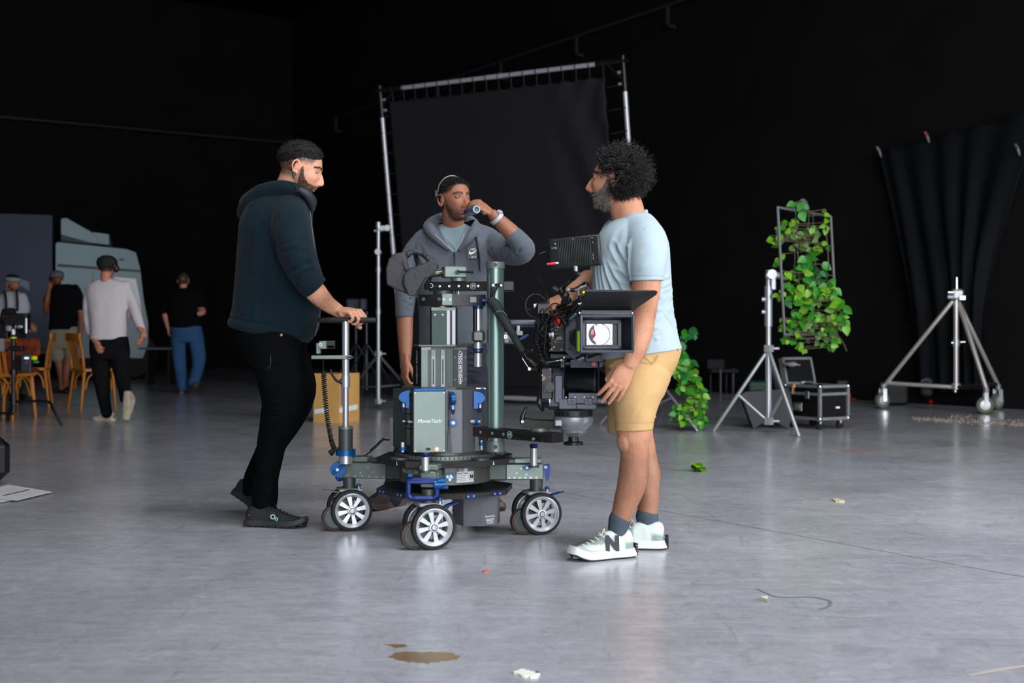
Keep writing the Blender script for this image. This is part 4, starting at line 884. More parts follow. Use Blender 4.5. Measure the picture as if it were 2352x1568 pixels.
HOOD = mat('grey_marl_fleece', (84, 90, 98), .92, 0, bump=1.2, bscale=420, var=.08, vscale=60, spec=.1, sheen=.1)
tor = slices([(1000, 512, 1090, 510, 6.14, .07), (972, 530, 1132, 524, 6.14, .11), (950, 552, 1152, 545, 6.14, .135), (940, 590, 1156, 582, 6.14, .15), (952, 650, 1150, 645, 6.14, .155), (961, 710, 1143, 706, 6.14, .15), (962, 760, 1138, 758, 6.13, .145), (962, 792, 1134, 788, 6.12, .135)], 64)
a1 = tube([P(1118, 552, 6.12), P(1150, 570, 6.03), P(1182, 580, 5.92), P(1201, 573, 5.86), P(1192, 555, 5.84), P(1172, 536, 5.84)], [.066, .066, .064, (.062), .052, .050], 28)
a1b = ell(tuple(P(1190, 585, 5.87)), (.05, .05, .035)); 
a2 = tube([P(978, 556, 6.13), P(952, 590, 6.12), P(937, 640, 6.10), P(931, 690, 6.08), P(929, 718, 6.07), P(929, 745, 6.07)], [.07, .066, .058, .052, .047, .045], 24)
hd = tube([P(1030, 572, 5.985), P(1008, 552, 5.99), P(990, 532, 6.02), P(988, 518, 6.10), P(1015, 506, 6.2), P(1060, 506, 6.21), P(1085, 516, 6.12), P(1088, 532, 6.03), P(1074, 552, 5.99), P(1056, 572, 5.985)], [.012, .022, .028, .034, .04, .04, .036, .030, .022, .012], 18)
cutn = Vector((P(1168, 532, 5.84) - P(1185, 549, 5.84))).normalized()
def vneck(V):
    ax = P(1043, 580, 6.0); z = V[:, 2] - ax.z; x = V[:, 0] - ax.x
    return ~((z > 0) & (np.abs(x - z * .02) < .062 * (z / .10) ** .8) & (V[:, 1] < 6.09) & (V[:, 0] < 0))
lnB = [(P(1060, 640, 5.98), P(1044, 600, 5.97), .006, -.004), (P(1044, 585, 5.97), P(1049, 790, 5.97), .004, -.004), (P(1120, 560, 6.0), P(1095, 620, 5.98), .014, -.008), (P(1140, 590, 5.98), P(1110, 660, 5.98), .014, -.006), (P(1150, 548, 5.98), P(1128, 580, 5.98), .008, -.008), (P(1166, 556, 5.9), P(1160, 590, 5.88), .008, -.008), (P(1180, 590, 5.8), P(1205, 560, 5.8), .008, -.006),
       (P(1172, 575, 5.82), P(1198, 552, 5.8), .007, -.006), (P(925, 690, 6.05), P(955, 684, 6.03), .008, -.008), (P(925, 704, 6.05), P(955, 700, 6.03), .007, -.007), (P(960, 560, 6.03), P(985, 620, 6.0), .012, -.006), (P(960, 700, 6.02), P(1010, 760, 5.98), .012, -.005), (P(1130, 700, 6.02), P(1080, 770, 5.98), .012, -.005)]
o, V, N = cloth('hoodie', [tor, a1, a1b, a2, hd], HOOD, pb, .0042, 2, lnB, (.0035, (7, 7, 4), .001, (24, 24, 16)), vneck, 41, planes=[(tuple(P(1176, 540, 5.84)), tuple(cutn), .085), (tuple(P(929, 727, 6.07)), (0, 0, -1), .068)])
seam(o, 'zip', [P(1043, 578, 5.985), P(1045, 600, 5.975), P(1046, 640, 5.97), P(1048, 700, 5.975), P(1049, 785, 5.98)], .0042, BLACK)
seam(o, 'piping', [P(999, 538, 5.965), P(1015, 553, 5.958), P(1042, 579, 5.965)], .0014, mat('piping_grey', (170, 176, 180), .7)); seam(o, 'piping', [P(1066, 537, 6.0), P(1060, 556, 5.985), P(1045, 578, 5.978)], .0014, mat('piping_grey', (170, 176, 180), .7))
seam(o, 'cord', [P(1094, 546, 5.985), P(1099, 580, 5.965), P(1102, 612, 5.96), P(1103, 620, 5.96)], .006, BLACK)
pm = plane_at(P(1087, 581, 5.972), (1, .12, .06), (-.1, 0, 1)); mb = MB(); mb.box((0, 0, 0), (.055, .056, .002), None, pm); pt = mb.build('chest_patch', o, material=BLACK)
sw = [(-.022, -.004), (-.021, .003), (-.014, .012), (-.017, .004), (-.012, -.001), (-.002, .001), (.022, .012), (.004, -.004), (-.012, -.011), (-.020, -.009)]
mb = MB(); mb.add(prism(sw, .0012, .0022), None, pm @ Matrix.Translation((0, .004, 0))); mb.add(text('NIKE', .012, .0005, .0001), None, pm @ Matrix.Translation((.001, .0185, .0016))); mb.add(text('A I R', .011, .0005, .0002), None, pm @ Matrix.Translation((.001, -.020, .0016))); mb.build('logo', pt, material=WHITE)
TEE = mat('sea_grey_jersey', (122, 140, 145), .9, bump=.8, bscale=500, spec=.1)
tt = slices([(1008, 517, 1070, 515, 6.12, .062), (992, 530, 1090, 528, 6.12, .085), (980, 548, 1110, 545, 6.13, .112), (975, 580, 1120, 580, 6.14, .136), (975, 640, 1120, 640, 6.14, .14)], 40)
cl = tube([P(1007, 516, 6.12), P(1012, 529, 6.07), P(1036, 541, 6.045), P(1060, 532, 6.06), P(1067, 520, 6.11)], .006, 10)
cloth('t_shirt', [tt, cl], TEE, pb, .004, 2, [(P(1020, 548, 6.03), P(1042, 575, 6.0), .008, -.005)], (.002, (9, 9, 9), .001, (30, 30, 30)), None, 3)
DEN = mat('charcoal_denim', (46, 48, 58), .9, bump=1, bscale=500, var=.1, spec=.08)
pj = slices([(964, 785, 1133, 785, 6.12, .12), (963, 810, 1134, 810, 6.12, .125), (962, 850, 1138, 850, 6.12, .12), (985, 880, 1120, 880, 6.12, .10)], 40)
j1 = tube([P(1005, 840, 6.12), P(985, 900, 6.11), P(955, 980, 6.10), P(925, 1060, 6.09), P(900, 1140, 6.08)], [.10, .09, .072, .06, .055], 24)
j2 = tube([P(1092, 840, 6.12), P(1096, 900, 6.11), P(1102, 980, 6.10), P(1106, 1060, 6.09), P(1108, 1140, 6.08)], [.10, .09, .072, .06, .055], 24)
cloth('jeans', [pj, j1, j2], DEN, pb, .005, 3, [(P(1075, 800 + 14 * i, 6.0), P(1120, 806 + 14 * i, 6.02), .007, -.006) for i in range(6)], (.003, (9, 9, 6), .001, (30, 30, 20)), None, 5)
BT = dict(upper=(40, 33, 32), sole=(72, 54, 48), mode='boot', lace=(28, 24, 24), L=.27, tread=(40, 34, 32))
h_ = P(922, 1158, 6.17); t_ = P(858, 1163, 5.98); shoe(pb, (h_.x, h_.y, 0), (t_.x, t_.y, 0), 0, 1.15, **BT)
h_ = P(1098, 1158, 6.17); t_ = P(1137, 1163, 5.93); shoe(pb, (h_.x, h_.y, 0), (t_.x, t_.y, 0), 0, 1.15, **BT)
# headset, watch, bottle
mb = MB(); mb.tube([MBh @ Vector(v_) for v_ in ((-.03, -.088, .045), (-.03, -.078, .085), (-.02, -.045, .122), (-.015, 0, .134), (-.02, .05, .12))], .0035, n=8); ob = mb.build('headset', pb, material=mat('headset_grey', (110, 106, 100), .4, .5))
mb = MB(); mb.add(ell(tuple(MBh @ Vector((-.045, -.092, .030))), (.018, .020, .028))); mb.build('earpiece', ob, material=BLACK)
wc = P(1141, 501, 5.806); wd_ = (P(1158, 518, 5.82) - P(1134, 494, 5.80)).normalized()
mb = MB(); Mw = along(wc, wd_); mb.add(lathe([(.034, -.010), (.0375, -.009), (.0375, .009), (.034, .010)], 32, Mw, close=False)); mw = mb.build('watch', pb, material=mat('white_watch_strap', (160, 165, 172), .4))
mb = MB(); mb.cyl(wc + Vector((.013, -.013, .025)), wc + Vector((.016, -.018, .032)), .014, n=20); mb.build('watch_face', mw, material=ALU)
a_ = P(1068, 488, 5.885); b_ = P(1095, 480.5, 5.725); L_ = (b_ - a_).length; GL = mat('clear_plastic_bottle', (170, 200, 225), .06, trans=.85, ior=1.3)
bt = thing('water_bottle', 'small clear water bottle tilted to the mouth of the man in grey', 'bottle', tuple(a_)); Mb = along(a_, b_ - a_)
mb = MB(); pr = [(.009, -.002), (.0095, .0), (.0095, .016), (.011, .018), (.013, .026), (.021, .045)]
for i in range(5): z_ = .05 + i * .016; pr += [(.0225, z_), (.0215, z_ + .006), (.0225, z_ + .012)]
pr += [(.0225, L_ - .012), (.020, L_ - .003), (.013, L_), (.008, L_ - .004), (.0005, L_ - .006)]
mb.add(lathe(pr, 30, Mb, close=False)); mb.build('bottle_body', bt, material=GL)
mb = MB()
for i in range(12):
    t = 2 * math.pi * i / 12; mb.add(ell((.0155 * math.cos(t), .0155 * math.sin(t), L_ - .001), (.0032, .0032, .0018), n=8, m=5), None, Mb)
mb.build('base_dimples', bt, material=mat('glossy_plastic', (225, 235, 245), .08, trans=.3))
mb = MB(); mb.add(lathe([(.0145, .026), (.022, .047), (.0228, .050), (.0228, .078)], 30, Mb, close=False)); mb.build('label_band', bt, material=mat('blue_plastic', (52, 84, 140), .3, trans=.4))
# ================================================================ the camera dolly
C0 = Vector((-.294, 5.28, 0)); YC = 5.28
dl = thing('camera_dolly', 'grey-green camera dolly with telescopic column, steering rod and three visible double spoked wheels', 'camera dolly', tuple(C0))
ang0 = math.radians(-7)
def D(r, a, z): return Vector((C0.x + r * math.cos(a), C0.y + r * math.sin(a), z))
def ngon(n, r, a0=0, c=(0, 0)): return [(c[0] + r * math.cos(a0 + 2 * math.pi * i / n), c[1] + r * math.sin(a0 + 2 * math.pi * i / n)) for i in range(n)]
def part(name, m=None, parent=dl, **k): return lambda mb: mb.build(name, parent, material=m, **k)
TC = Matrix.Translation(C0) @ Matrix.Rotation(ang0, 4, 'Z')
def screw(mb, p, n, r=.0045, m=None):
    p = Vector(p); n = Vector(n).normalized(); mb.cyl(p - n * .002, p + n * .0015, r, m, n=12); mb.cyl(p + n * .0014, p + n * .0018, r * .5, BLACK, n=6)
# hub
mb = MB(); mb.add(prism(ngon(36, .200), .235, .318), None, TC)
hub = mb.build('hub', dl, material=TAUPE)
def cham(r, c): # square with cut corners rotated 45 deg to the arms
    out = []
    for k in range(4):
        a = math.pi / 4 + k * math.pi / 2; d = Vector((math.cos(a), math.sin(a))); t = Vector((-d.y, d.x)); out += [tuple(d * r - t * c), tuple(d * r + t * c)]
    return out
mb = MB(); mb.add(prism(cham(.285, .115), .318, .343), None, TC)
for k in range(4):
    for s_ in (-1, 1):
        a = math.pi / 4 + k * math.pi / 2; d = Vector((math.cos(a), math.sin(a), 0)); t = Vector((-d.y, d.x, 0)); q_ = TC @ (d * .2855 + t * s_ * .05 + Vector((0, 0, .322))); dd = TC.to_3x3() @ d
        if s_ > 0: mb.add(prism([(0, .018), (-.004, 0), (.004, 0)], 0, .0006), WHITE, plane_at(q_, TC.to_3x3() @ t, (0, 0, 1)))
mb.build('top_plate', dl, material=GUN)
mb = MB(); mb.add(prism(cham(.285, .115), .188, .208), None, TC); bp_ = mb.build('bottom_plate', dl, material=GUN)
mb = MB()
for k in range(4):
    a = math.pi / 4 + k * math.pi / 2; d = Vector((math.cos(a), math.sin(a), 0)); t = Vector((-d.y, d.x, 0))
    for s_ in (-.07, .07):
        q_ = TC @ (d * .2855 + t * s_ + Vector((0, 0, .198))); M_ = plane_at(q_, TC.to_3x3() @ t, (0, 0, 1)); mb.box((0, 0, 0), (.052, .018, .003), NAVY, M_)
        for e in (-.014, .014): screw(mb, M_ @ Vector((e, 0, .0015)), M_.to_3x3() @ Vector((0, 0, 1)), .004, ALU)
mb.build('blue_stop', bp_)
mb = MB(); mb.add(lathe([(.22, .343), (.22, .358), (.205, .36)], 60), None, TC)
for i in range(72):
    a = i * math.pi / 36; mb.box((.2202 * math.cos(a), .2202 * math.sin(a), .351), (.003, .002, .010), GUN, TC)
mb.build('turntable_ring', dl, material=GREEN)
mb = MB(); mb.add(lathe([(.180, .358), (.180, .370), (.17, .372)], 60), None, TC); mb.build('turntable_disc', dl, material=TAUPE)
mb = MB()
for a, r in ((.5, .245), (2.5, .245), (-.75, .25), (-2.3, .25)): mb.add(lathe([(.040, .343), (.040, .351), (.028, .353), (.0001, .352)], 28), None, TC @ Matrix.Translation((r * math.cos(a), r * math.sin(a), 0)))
mb.build('pivot_cap', dl, material=GREEND)
# writing on the hub
def on_cyl(VF, r, a, z, m):  # wrap a flat text round the hub
    V, Fa = VF; V = np.array(V); th = a + V[:, 0] / r; rr = r + .0006 + V[:, 2]
    return np.stack([C0.x + rr * np.cos(th), C0.y + rr * np.sin(th), z + V[:, 1]], 1), Fa
mb = MB(); mb.add(on_cyl(text('MAGNUM DOLLY', .026, .0004, .0004), .200, math.radians(-126), .286, None))
for zz in (.302, .270): mb.add(on_cyl(box((0, 0, 0), (.19, .0015, .0006)), .200, math.radians(-126), zz, None))
mb.build('hub_lettering', hub, material=mat('grey_print', (150, 165, 165), .6))
def wrapbox(w_, h_, a, z, r=.2005, n=12):
    V = []; Fa = []
    for i in range(n + 1):
        th = a + (-w_ / 2 + w_ * i / n) / r
        for zz in (z - h_ / 2, z + h_ / 2):
            for rr in (r, r + .0008): V.append((C0.x + rr * math.cos(th), C0.y + rr * math.sin(th), zz))
    for i in range(n): b = 4 * i; Fa += [(b + 1, b + 5, b + 7, b + 3), (b, b + 2, b + 6, b + 4), (b, b + 4, b + 5, b + 1), (b + 2, b + 3, b + 7, b + 6)]
    return np.array(V), Fa
mb = MB(); mb.add(wrapbox(.082, .046, math.radians(-61.5), .268)); mb.add(wrapbox(.040, .018, math.radians(-64.5), .298)); st_ = mb.build('sticker', hub, material=mat('white_sticker', (210, 212, 214), .45))
mb = MB(); mb.add(on_cyl(text('Movie Tech', .012, .0003), .2012, math.radians(-66.5), .284, None)); mb.add(on_cyl(text('M', .022, .0003, .001), .2012, math.radians(-53), .268, None)); mb.add(on_cyl(text('CE', .017, .0003, .0004), .2012, math.radians(-67), .298, None))
for i in range(4): mb.add(wrapbox(.044 - .006 * (i % 2), .0012, math.radians(-67.5), .274 - .007 * i, .2012))
a_ = math.radians(-53)
for i in range(24):
    t0 = 2 * math.pi * i / 24; t1 = 2 * math.pi * (i + 1) / 24
    V_ = []
    for t_ in (t0, t1):
        for r_ in (.0145, .0158): V_.append((r_ * math.cos(t_), r_ * math.sin(t_), 0))
    mb.add(on_cyl((np.array(V_), [(0, 1, 3, 2)]), .2013, a_, .268, None))
mb.build('sticker_print', st_, material=mat('black_print', (25, 25, 28), .6))
mb = MB(); V_, F_ = lathe([(.0001, .0008), (.0225, .0008), (.0225, 0)], 30, close=False); mb.add(on_cyl((V_, F_), .2005, math.radians(-81.5), .270, None)); rs = mb.build('round_sticker', hub, material=mat('blue_sticker', (26, 96, 130), .4))
mb = MB()
for e in ((-.010, .002, .006), (.004, .004, .006), (.0, -.010, .007), (.010, -.002, .004)):
    V_, F_ = ell((e[0], e[1], .001), (e[2], e[2] * 1.2, .0008), n=10, m=5); mb.add(on_cyl((V_, F_), .2008, math.radians(-81.5), .270, None))
mb.build('pictogram', rs, material=WHITE)
# pod under the hub
mb = MB(); mb.add(prism(ngon(8, .108, math.pi / 8), .045, .19), None, TC @ Matrix.Translation((.135, 0.02, 0)));
pod = mb.build('battery_pod', dl, material=GREYP)
mb = MB(); M_ = TC @ Matrix.Translation((.135, .02, 0)) @ Matrix.Rotation(math.radians(-45), 4, 'Z') @ Matrix.Translation((.1004, 0, .085)) @ Matrix(((0, 0, 1, 0), (1, 0, 0, 0), (0, 1, 0, 0), (0, 0, 0, 1)))
mb.add(text('MovieTech', .012, .0003), None, M_)
for i in range(4): mb.box((0, -.012 - .006 * i, 0), (.046 - .004 * i, .002, .0006), None, M_)
mb.build('pod_lettering', pod, material=WHITE)
# arms, casters
def wheel(parent, c, ax, R=.0925, w_=.034, spokes=8, a0=.2):
    M_ = along(c, ax); h = w_ / 2
    mb = MB(); pr = [(R - .016, -h)] + [(R - .004 + .004 * math.cos(t), h * .95 * math.sin(t)) for t in np.linspace(-1.3, 1.3, 9)] + [(R - .016, h)]
    mb.add(lathe(pr + [(R - .016, -h)], 64, M_, close=False)); wh = mb.build('wheel', parent, material=RUBBER)
    mb = MB(); rm = [(R - .0155, h + .001), (R - .019, h + .003), (R - .022, h - .001), (.062, h - .009), (.060, h - .014), (.060, -h + .012), (.062, -h + .008), (R - .020, -h), (R - .0155, -h - .001), (R - .0155, h + .001)]
    mb.add(lathe(rm, 64, M_, close=False))
    for k in range(spokes):
        a = a0 + 2 * math.pi * k / spokes; m_ = M_ @ Matrix.Rotation(a, 4, 'Z'); mb.add(prism([(.018, -.0062), (.0615, -.0105), (.0615, .0105), (.018, .0062)], h - .019, h - .010), None, m_)
        mb.add(prism([(.018, -.0062), (.0615, -.0105), (.0615, .0105), (.018, .0062)], -h + .010, -h + .016), None, m_)
    mb.add(lathe([(.021, -h + .004), (.021, h - .006), (.018, h - .001), (.014, h), (.0135, h - .004), (.0001, h - .004)], 32, M_), None)
    mb.build('spoked_rim', wh, material=mat('machined_rim', (204, 209, 213), .3, .55, bump=.3, bscale=300))
    mb = MB(); mb.add(lathe([(.0105, h - .006), (.0105, h + .002), (.009, h + .004), (.005, h + .004), (.004, h), (.0001, h)], 24, M_)); mb.add(lathe([(.012, h - .004), (.0132, h - .0035), (.0132, h - .001), (.012, h)], 24, M_, close=False), BLACKM)
    mb.build('hub_bolt', wh, material=ALU)
    return wh
def caster(c, yaw, name='caster', brake=None, trail=(0, 0)):
    """c: floor point under the visible outer wheel's centre; yaw: bearing of the axle towards the viewer"""
    ax = Vector((math.sin(yaw), -math.cos(yaw), 0)); c = Vector((c[0], c[1], 0)); far = c - ax * .135; mid = (c + far) / 2
    ca = thing('caster', None, None); ca.location = (mid - C0); ca.parent = dl
    r = Vector((ax.y, -ax.x, 0))      # to the left seen from the front
    if r.x > 0: r = -r
    # swivel fork
    mb = MB(); kp = Vector((*trail, 0))
    M_ = Matrix.Translation(mid) @ Matrix.Rotation(math.atan2(ax.y, ax.x), 4, 'Z')
    mb.box((0, 0, .150), (.075, .075, .030), None, M_, .004); mb.box((0, .0, .178), (.095, .105, .014), ALUM, M_, .003)
    mb.box((0, 0, .11), (.060, .028, .06), None, M_, .003); mb.cyl(c - ax * .012, far + ax * .012, .010, ALU); mb.cyl(c - ax * .028, c - ax * .04, .030, None); mb.cyl(far + ax * .04, far + ax * .028, .030, None)
    for s_ in (-.030, .030):
        mb.add(prism([(-.03, -.05), (.03, -.05), (.022, .05), (-.022, .05)], s_ - .004, s_ + .004), None, M_ @ Matrix.Translation((0, -.02, .105)) @ Matrix(((0, 0, 1, 0), (1, 0, 0, 0), (0, 1, 0, 0), (0, 0, 0, 1))))
    fk = mb.build('fork', ca, material=GREEND)
    # small track wheels beside the tyres
    M2 = along(mid + r * .072 + Vector((0, 0, .058)) + ax * .035, ax)
    mb = MB(); mb.add(lathe([(.042, -.022), (.056, -.019), (.057, 0), (.056, .019), (.048, .022), (.046, .020), (.026, .016), (.020, .020), (.0001, .021)], 44, M2)); tw = mb.build('track_wheel', ca, material=mat('oxide_rubber', (66, 50, 50), .6))
    mb = MB(); mb.add(lathe([(.045, .0215), (.040, .0225), (.024, .018), (.016, .022), (.0001, .022)], 36, M2)); mb.build('track_wheel_rim', tw, material=GREEND)
    wheel(ca, c + Vector((0, 0, .0925)), ax); wheel(ca, far + Vector((0, 0, .0925)), ax, a0=.5)
    if brake:
        bs = brake; q_ = mid + Vector((0, 0, .150)) + r * bs * .05 - ax * -.02
        mb = MB(); mb.add(prism([(0, -.013), (.055, -.010), (.075, 0), (.055, .010), (0, .013)], 0, .006), NAVY if bs < 0 else GREEND, plane_at(q_ + Vector((0, 0, .016)), r * bs + Vector((0, 0, .22)), ax)); mb.cyl(q_, q_ + r * bs * .03 + Vector((0, 0, -.02)), .008, BLACKM)
        mb.build('brake_pedal', ca)
    mb = MB(); q_ = mid + r * -.035 + ax * .045; mb.cyl(q_ + Vector((0, 0, .18)), q_ + Vector((0, 0, .20)), .005, ALU); mb.cyl(q_ + Vector((0, 0, .195)), q_ + Vector((0, 0, .203)), .011, BLUE); mb.cyl(q_ + Vector((0, 0, .203)), q_ + Vector((0, 0, .207)), .008, BLUE)
    mb.build('blue_thumbscrew', ca)
    return mid
LW = (W(808, 5.33), 5.33); FW = (W(995, 4.87), 4.87); RW = (W(1243, 5.23), 5.23); BW = (LW[0] + RW[0] - FW[0] + .0, LW[1] + RW[1] - FW[1])
mL = caster(LW, math.radians(17), brake=1); mF = caster(FW, math.radians(20), brake=-1); mR = caster(RW, math.radians(17), brake=-1); mBk = caster(BW, math.radians(15))
def arm(end, z0, z1, w_=.062, m=GREEN, r0=.16, ext=.03):
    """box beam from the hub to above a caster"""
    e = Vector((end[0], end[1])); c = Vector(C0.xy); d = (e - c).normalized(); L_ = (e - c).length + ext; t = Vector((-d.y, d.x))
    M_ = Matrix(((d.x, t.x, 0, C0.x), (d.y, t.y, 0, C0.y), (0, 0, 1, 0), (0, 0, 0, 1)))
    mb = MB(); mb.box(((r0 + L_) / 2, 0, (z0 + z1) / 2), (L_ - r0, w_, z1 - z0), None, M_, .004); mb.box(((r0 + .06) , 0, (z0 + z1) / 2), (.10, w_ + .012, z1 - z0 + .004), GREEND, M_, .006)
    for s_ in (-1, 1):
        for i in range(6): screw(mb, M_ @ Vector((r0 + .12 + i * (L_ - r0 - .14) / 5.5, s_ * w_ / 2, z0 + .010)), M_.to_3x3() @ Vector((0, s_, 0)), .0045, ALU)
        for i, zz in ((1.4, .03), (3.2, .024), (2.2, .05)): screw(mb, M_ @ Vector((r0 + .12 + i * (L_ - r0 - .14) / 5.5, s_ * w_ / 2, z0 + zz)), M_.to_3x3() @ Vector((0, s_, 0)), .004, ALU)
    o = mb.build('arm', dl, material=m); 
    mb = MB(); mb.box((L_ - .07, 0, z1 + .014), (.12, w_ * 1.25, .022), None, M_, .004); mb.box((r0 + .10, 0, z1 + .012), (.16, w_ * 1.1, .018), GREEND, M_, .003)
    mb.build('arm_cover', o, material=GREEN)
    return o, M_, L_
aL, ML, LL = arm(mL, .232, .303); aF, MF, LF = arm(mF, .246, .312, ext=.015); aR, MR, LR = arm(mR, .236, .306); aB, MB_, LB = arm(mBk, .236, .306)
for mid_ in (mL, mF, mR, mBk):
    mb = MB(); mb.cyl((mid_.x, mid_.y, .180), (mid_.x, mid_.y, .240), .029); mb.build('kingpin', dl, material=GREEND)
# silver pins with blue caps
def pin(x, y, z0, z1, r=.0155):
    mb = MB(); mb.cyl((x, y, z0), (x, y, z1), r); mb.cyl((x, y, z0 - .004), (x, y, z0 + .004), r * 1.5, GREEND); o = mb.build('locking_pin', dl, material=STEEL)
    mb = MB(); mb.add(lathe([(r, 0), (r + .002, .003), (r, .007), (r + .003, .012), (r + .001, .018), (.0001, .019)], 28), None, Matrix.Translation((x, y, z1))); mb.build('blue_cap', o, material=NAVY)
pin(W(977, 4.93), 4.93, .312, .372); pin(W(1226, 5.17), 5.17, .306, .385)
# blue handles on the arm ends
q_ = MF @ Vector((LF + .004, 0, .0)); mb = MB(); yq = q_.y - .012; x0, x1 = W(938, yq), W(1003, yq); z1_, z0_ = Z(1103, yq), Z(1144, yq)
hp = [(x0, z1_), (x1, z1_), (x1, z0_ + .012), (x1 - .015, z0_), (x0 + .012, z0_), (x0, z0_ + .012)]
for i in range(6): a, b = hp[i], hp[(i + 1) % 6]; mb.tube([(a[0], yq, a[1]), (b[0], yq, b[1])], [(.0075, .011)] * 2, NAVY, 12)
mb.box(((x0 + x1) / 2, yq, z1_ - .005), (x1 - x0, .02, .018), NAVY, None, .004)
mb.build('blue_handle', aF)
mb = MB(); c_ = Vector((W(1003, 4.93), 4.90, Z(1110, 4.93))); mb.cyl(c_ - Vector((.01, 0, 0)), c_ + Vector((.035, .01, 0)), .021, BLUE); mb.box(c_ + Vector((.022, -.01, .018)), (.034, .03, .016), BLUE, None, .003); mb.cyl(c_ + Vector((.03, -.01, -.012)), c_ + Vector((.05, -.01, -.012)), .008, NAVY); mb.cyl(Vector((W(938, 4.9), 4.9, Z(1092, 4.9))), Vector((W(947, 4.9), 4.9, Z(1092, 4.9))), .008, BLUE); mb.build('blue_clamp', aF)
q_ = ML @ Vector((LL - .05, -.034 if (ML.to_3x3() @ Vector((0, -1, 0))).y < 0 else .034, .27)); q_ = Vector((W(773, 5.31), mL.y - .036, Z(1080, 5.31)))
mb = MB(); mb.cyl(q_ + Vector((0, .01, 0)), q_ + Vector((0, -.016, 0)), .034, BLUE, n=40); mb.box(q_ + Vector((0, -.016, 0)), (.062, .012, .014), BLUE, Matrix.Translation(q_) @ Matrix.Rotation(-.7, 4, 'Y') @ Matrix.Translation(-q_), .004); mb.cyl(q_ + Vector((0, -.02, 0)), q_ + Vector((0, -.024, 0)), .007, ALU); mb.build('blue_dial', aL)
def bracket(parent, x, y, z, s_):
    mb = MB(); sh_ = [(0, 0), (.030, .004), (.034, -.010), (.030, -.045), (.026, -.066), (.014, -.070), (.010, -.050), (.010, -.030), (0, -.022)]
    sh_ = [(a * s_, b) for a, b in sh_]
    mb.add(prism(sh_, -.012, .012), NAVY, plane_at((x, y, z), (1, 0, 0), (0, 0, 1))); screw(mb, (x + .012 * s_, y - .012, z - .008), (0, -1, 0), .006, ALU)
    if s_ < 0: mb.tube([(x - .004, y, z - .075), (x - .020, y, z - .078), (x - .030, y, z - .06), (x - .030, y, z - .03)], .007, NAVY)
    mb.build('blue_bracket', parent)
eL = ML @ Vector((LL, 0, 0)); bracket(aL, eL.x + .002, eL.y - .02, .300, -1); eR = MR @ Vector((LR, 0, 0)); bracket(aR, eR.x - .002, eR.y - .02, .300, 1)
q_ = Vector((W(1211, 5.17), mR.y - .034, Z(1079, 5.17))); mb = MB(); mb.cyl(q_ + Vector((0, .006, 0)), q_ + Vector((0, -.010, 0)), .013, BLUE, n=6); mb.box(q_ + Vector((0, -.004, 0)), (.036, .008, .010), BLUE, None, .002); mb.cyl(q_ + Vector((0, -.01, 0)), q_ + Vector((0, -.013, 0)), .005, ALU); mb.build('blue_knob', aR)
# column housing ------------------------------------------------------------------
R0 = Matrix.Translation(C0)
front = math.radians(-96)
def side_poly(r): return ngon(8, r, front + math.pi / 8)
zb0, zb1 = .372, .640
# body: octagonal with one projecting box towards the camera-left
mb = MB(); mb.add(prism(ngon(8, .205, front + math.pi / 8 + .12), zb0, zb1), None, R0); hb = mb.build('column_housing', dl, material=GREYP)
MFc = R0 @ Matrix.Rotation(math.radians(-100) + math.pi / 2, 4, 'Z')       # local -y faces the viewer, slightly left
# projecting front box: face spans px 943..1017 in the photograph
yb = 5.28 - .235
fb = MB(); c_ = Vector(((W(943, yb) + W(1018, yb)) / 2, yb + .07, (zb0 + zb1) / 2 + .005)); rz_ = math.radians(9)
Mx = Matrix.Translation(c_) @ Matrix.Rotation(rz_, 4, 'Z'); wf = W(1018, yb) - W(943, yb)
fb.box((0, 0, -.003), (wf, .15, zb1 - zb0 - .006), None, Mx, .004); fo = fb.build('front_box', hb, material=GREEN)
mb = MB(); mb.box((0, 0, (zb1 - zb0) / 2 - .002), (wf * .97, .15, .012), BLUE, Mx, .003)
mb.build('blue_lid', fo)
mb = MB(); Mt = Mx @ Matrix.Translation((0, -.0755, 0)) @ Matrix.Rotation(math.pi / 2, 4, 'X'); mb.add(text('MovieTech', .0225, .0004, .0002), WHITE, Mt @ Matrix.Shear('XY', 4, (.22, 0)) if False else Mt @ Matrix(((1, .22, 0, 0), (0, 1, 0, 0), (0, 0, 1, 0), (0, 0, 0, 1)))); mb.build('lettering', fo)
mb = MB()
for sx in (-1, 1):
    for sz in (-1, 1): screw(mb, Mx @ Vector((sx * (wf / 2 - .008), -.075, sz * .122 - .003)), Mx.to_3x3() @ Vector((0, -1, 0)), .003, ALU)
p_ = Mx @ Vector((.030, -.075, -.118)); n_ = Mx.to_3x3() @ Vector((0, -1, 0)); mb.cyl(p_, p_ + n_ * .004, .010, mat('copper', (190, 120, 90), .3, 1)); mb.cyl(p_ + n_ * .003, p_ + n_ * .005, .007, ALU)
for dx in (-.005, 0, .005): p_ = Mx @ Vector((-.006 + dx, -.0745, -.118)); mb.cyl(p_, p_ + n_ * .001, .006, BLACK)
mb.build('fittings', fo)
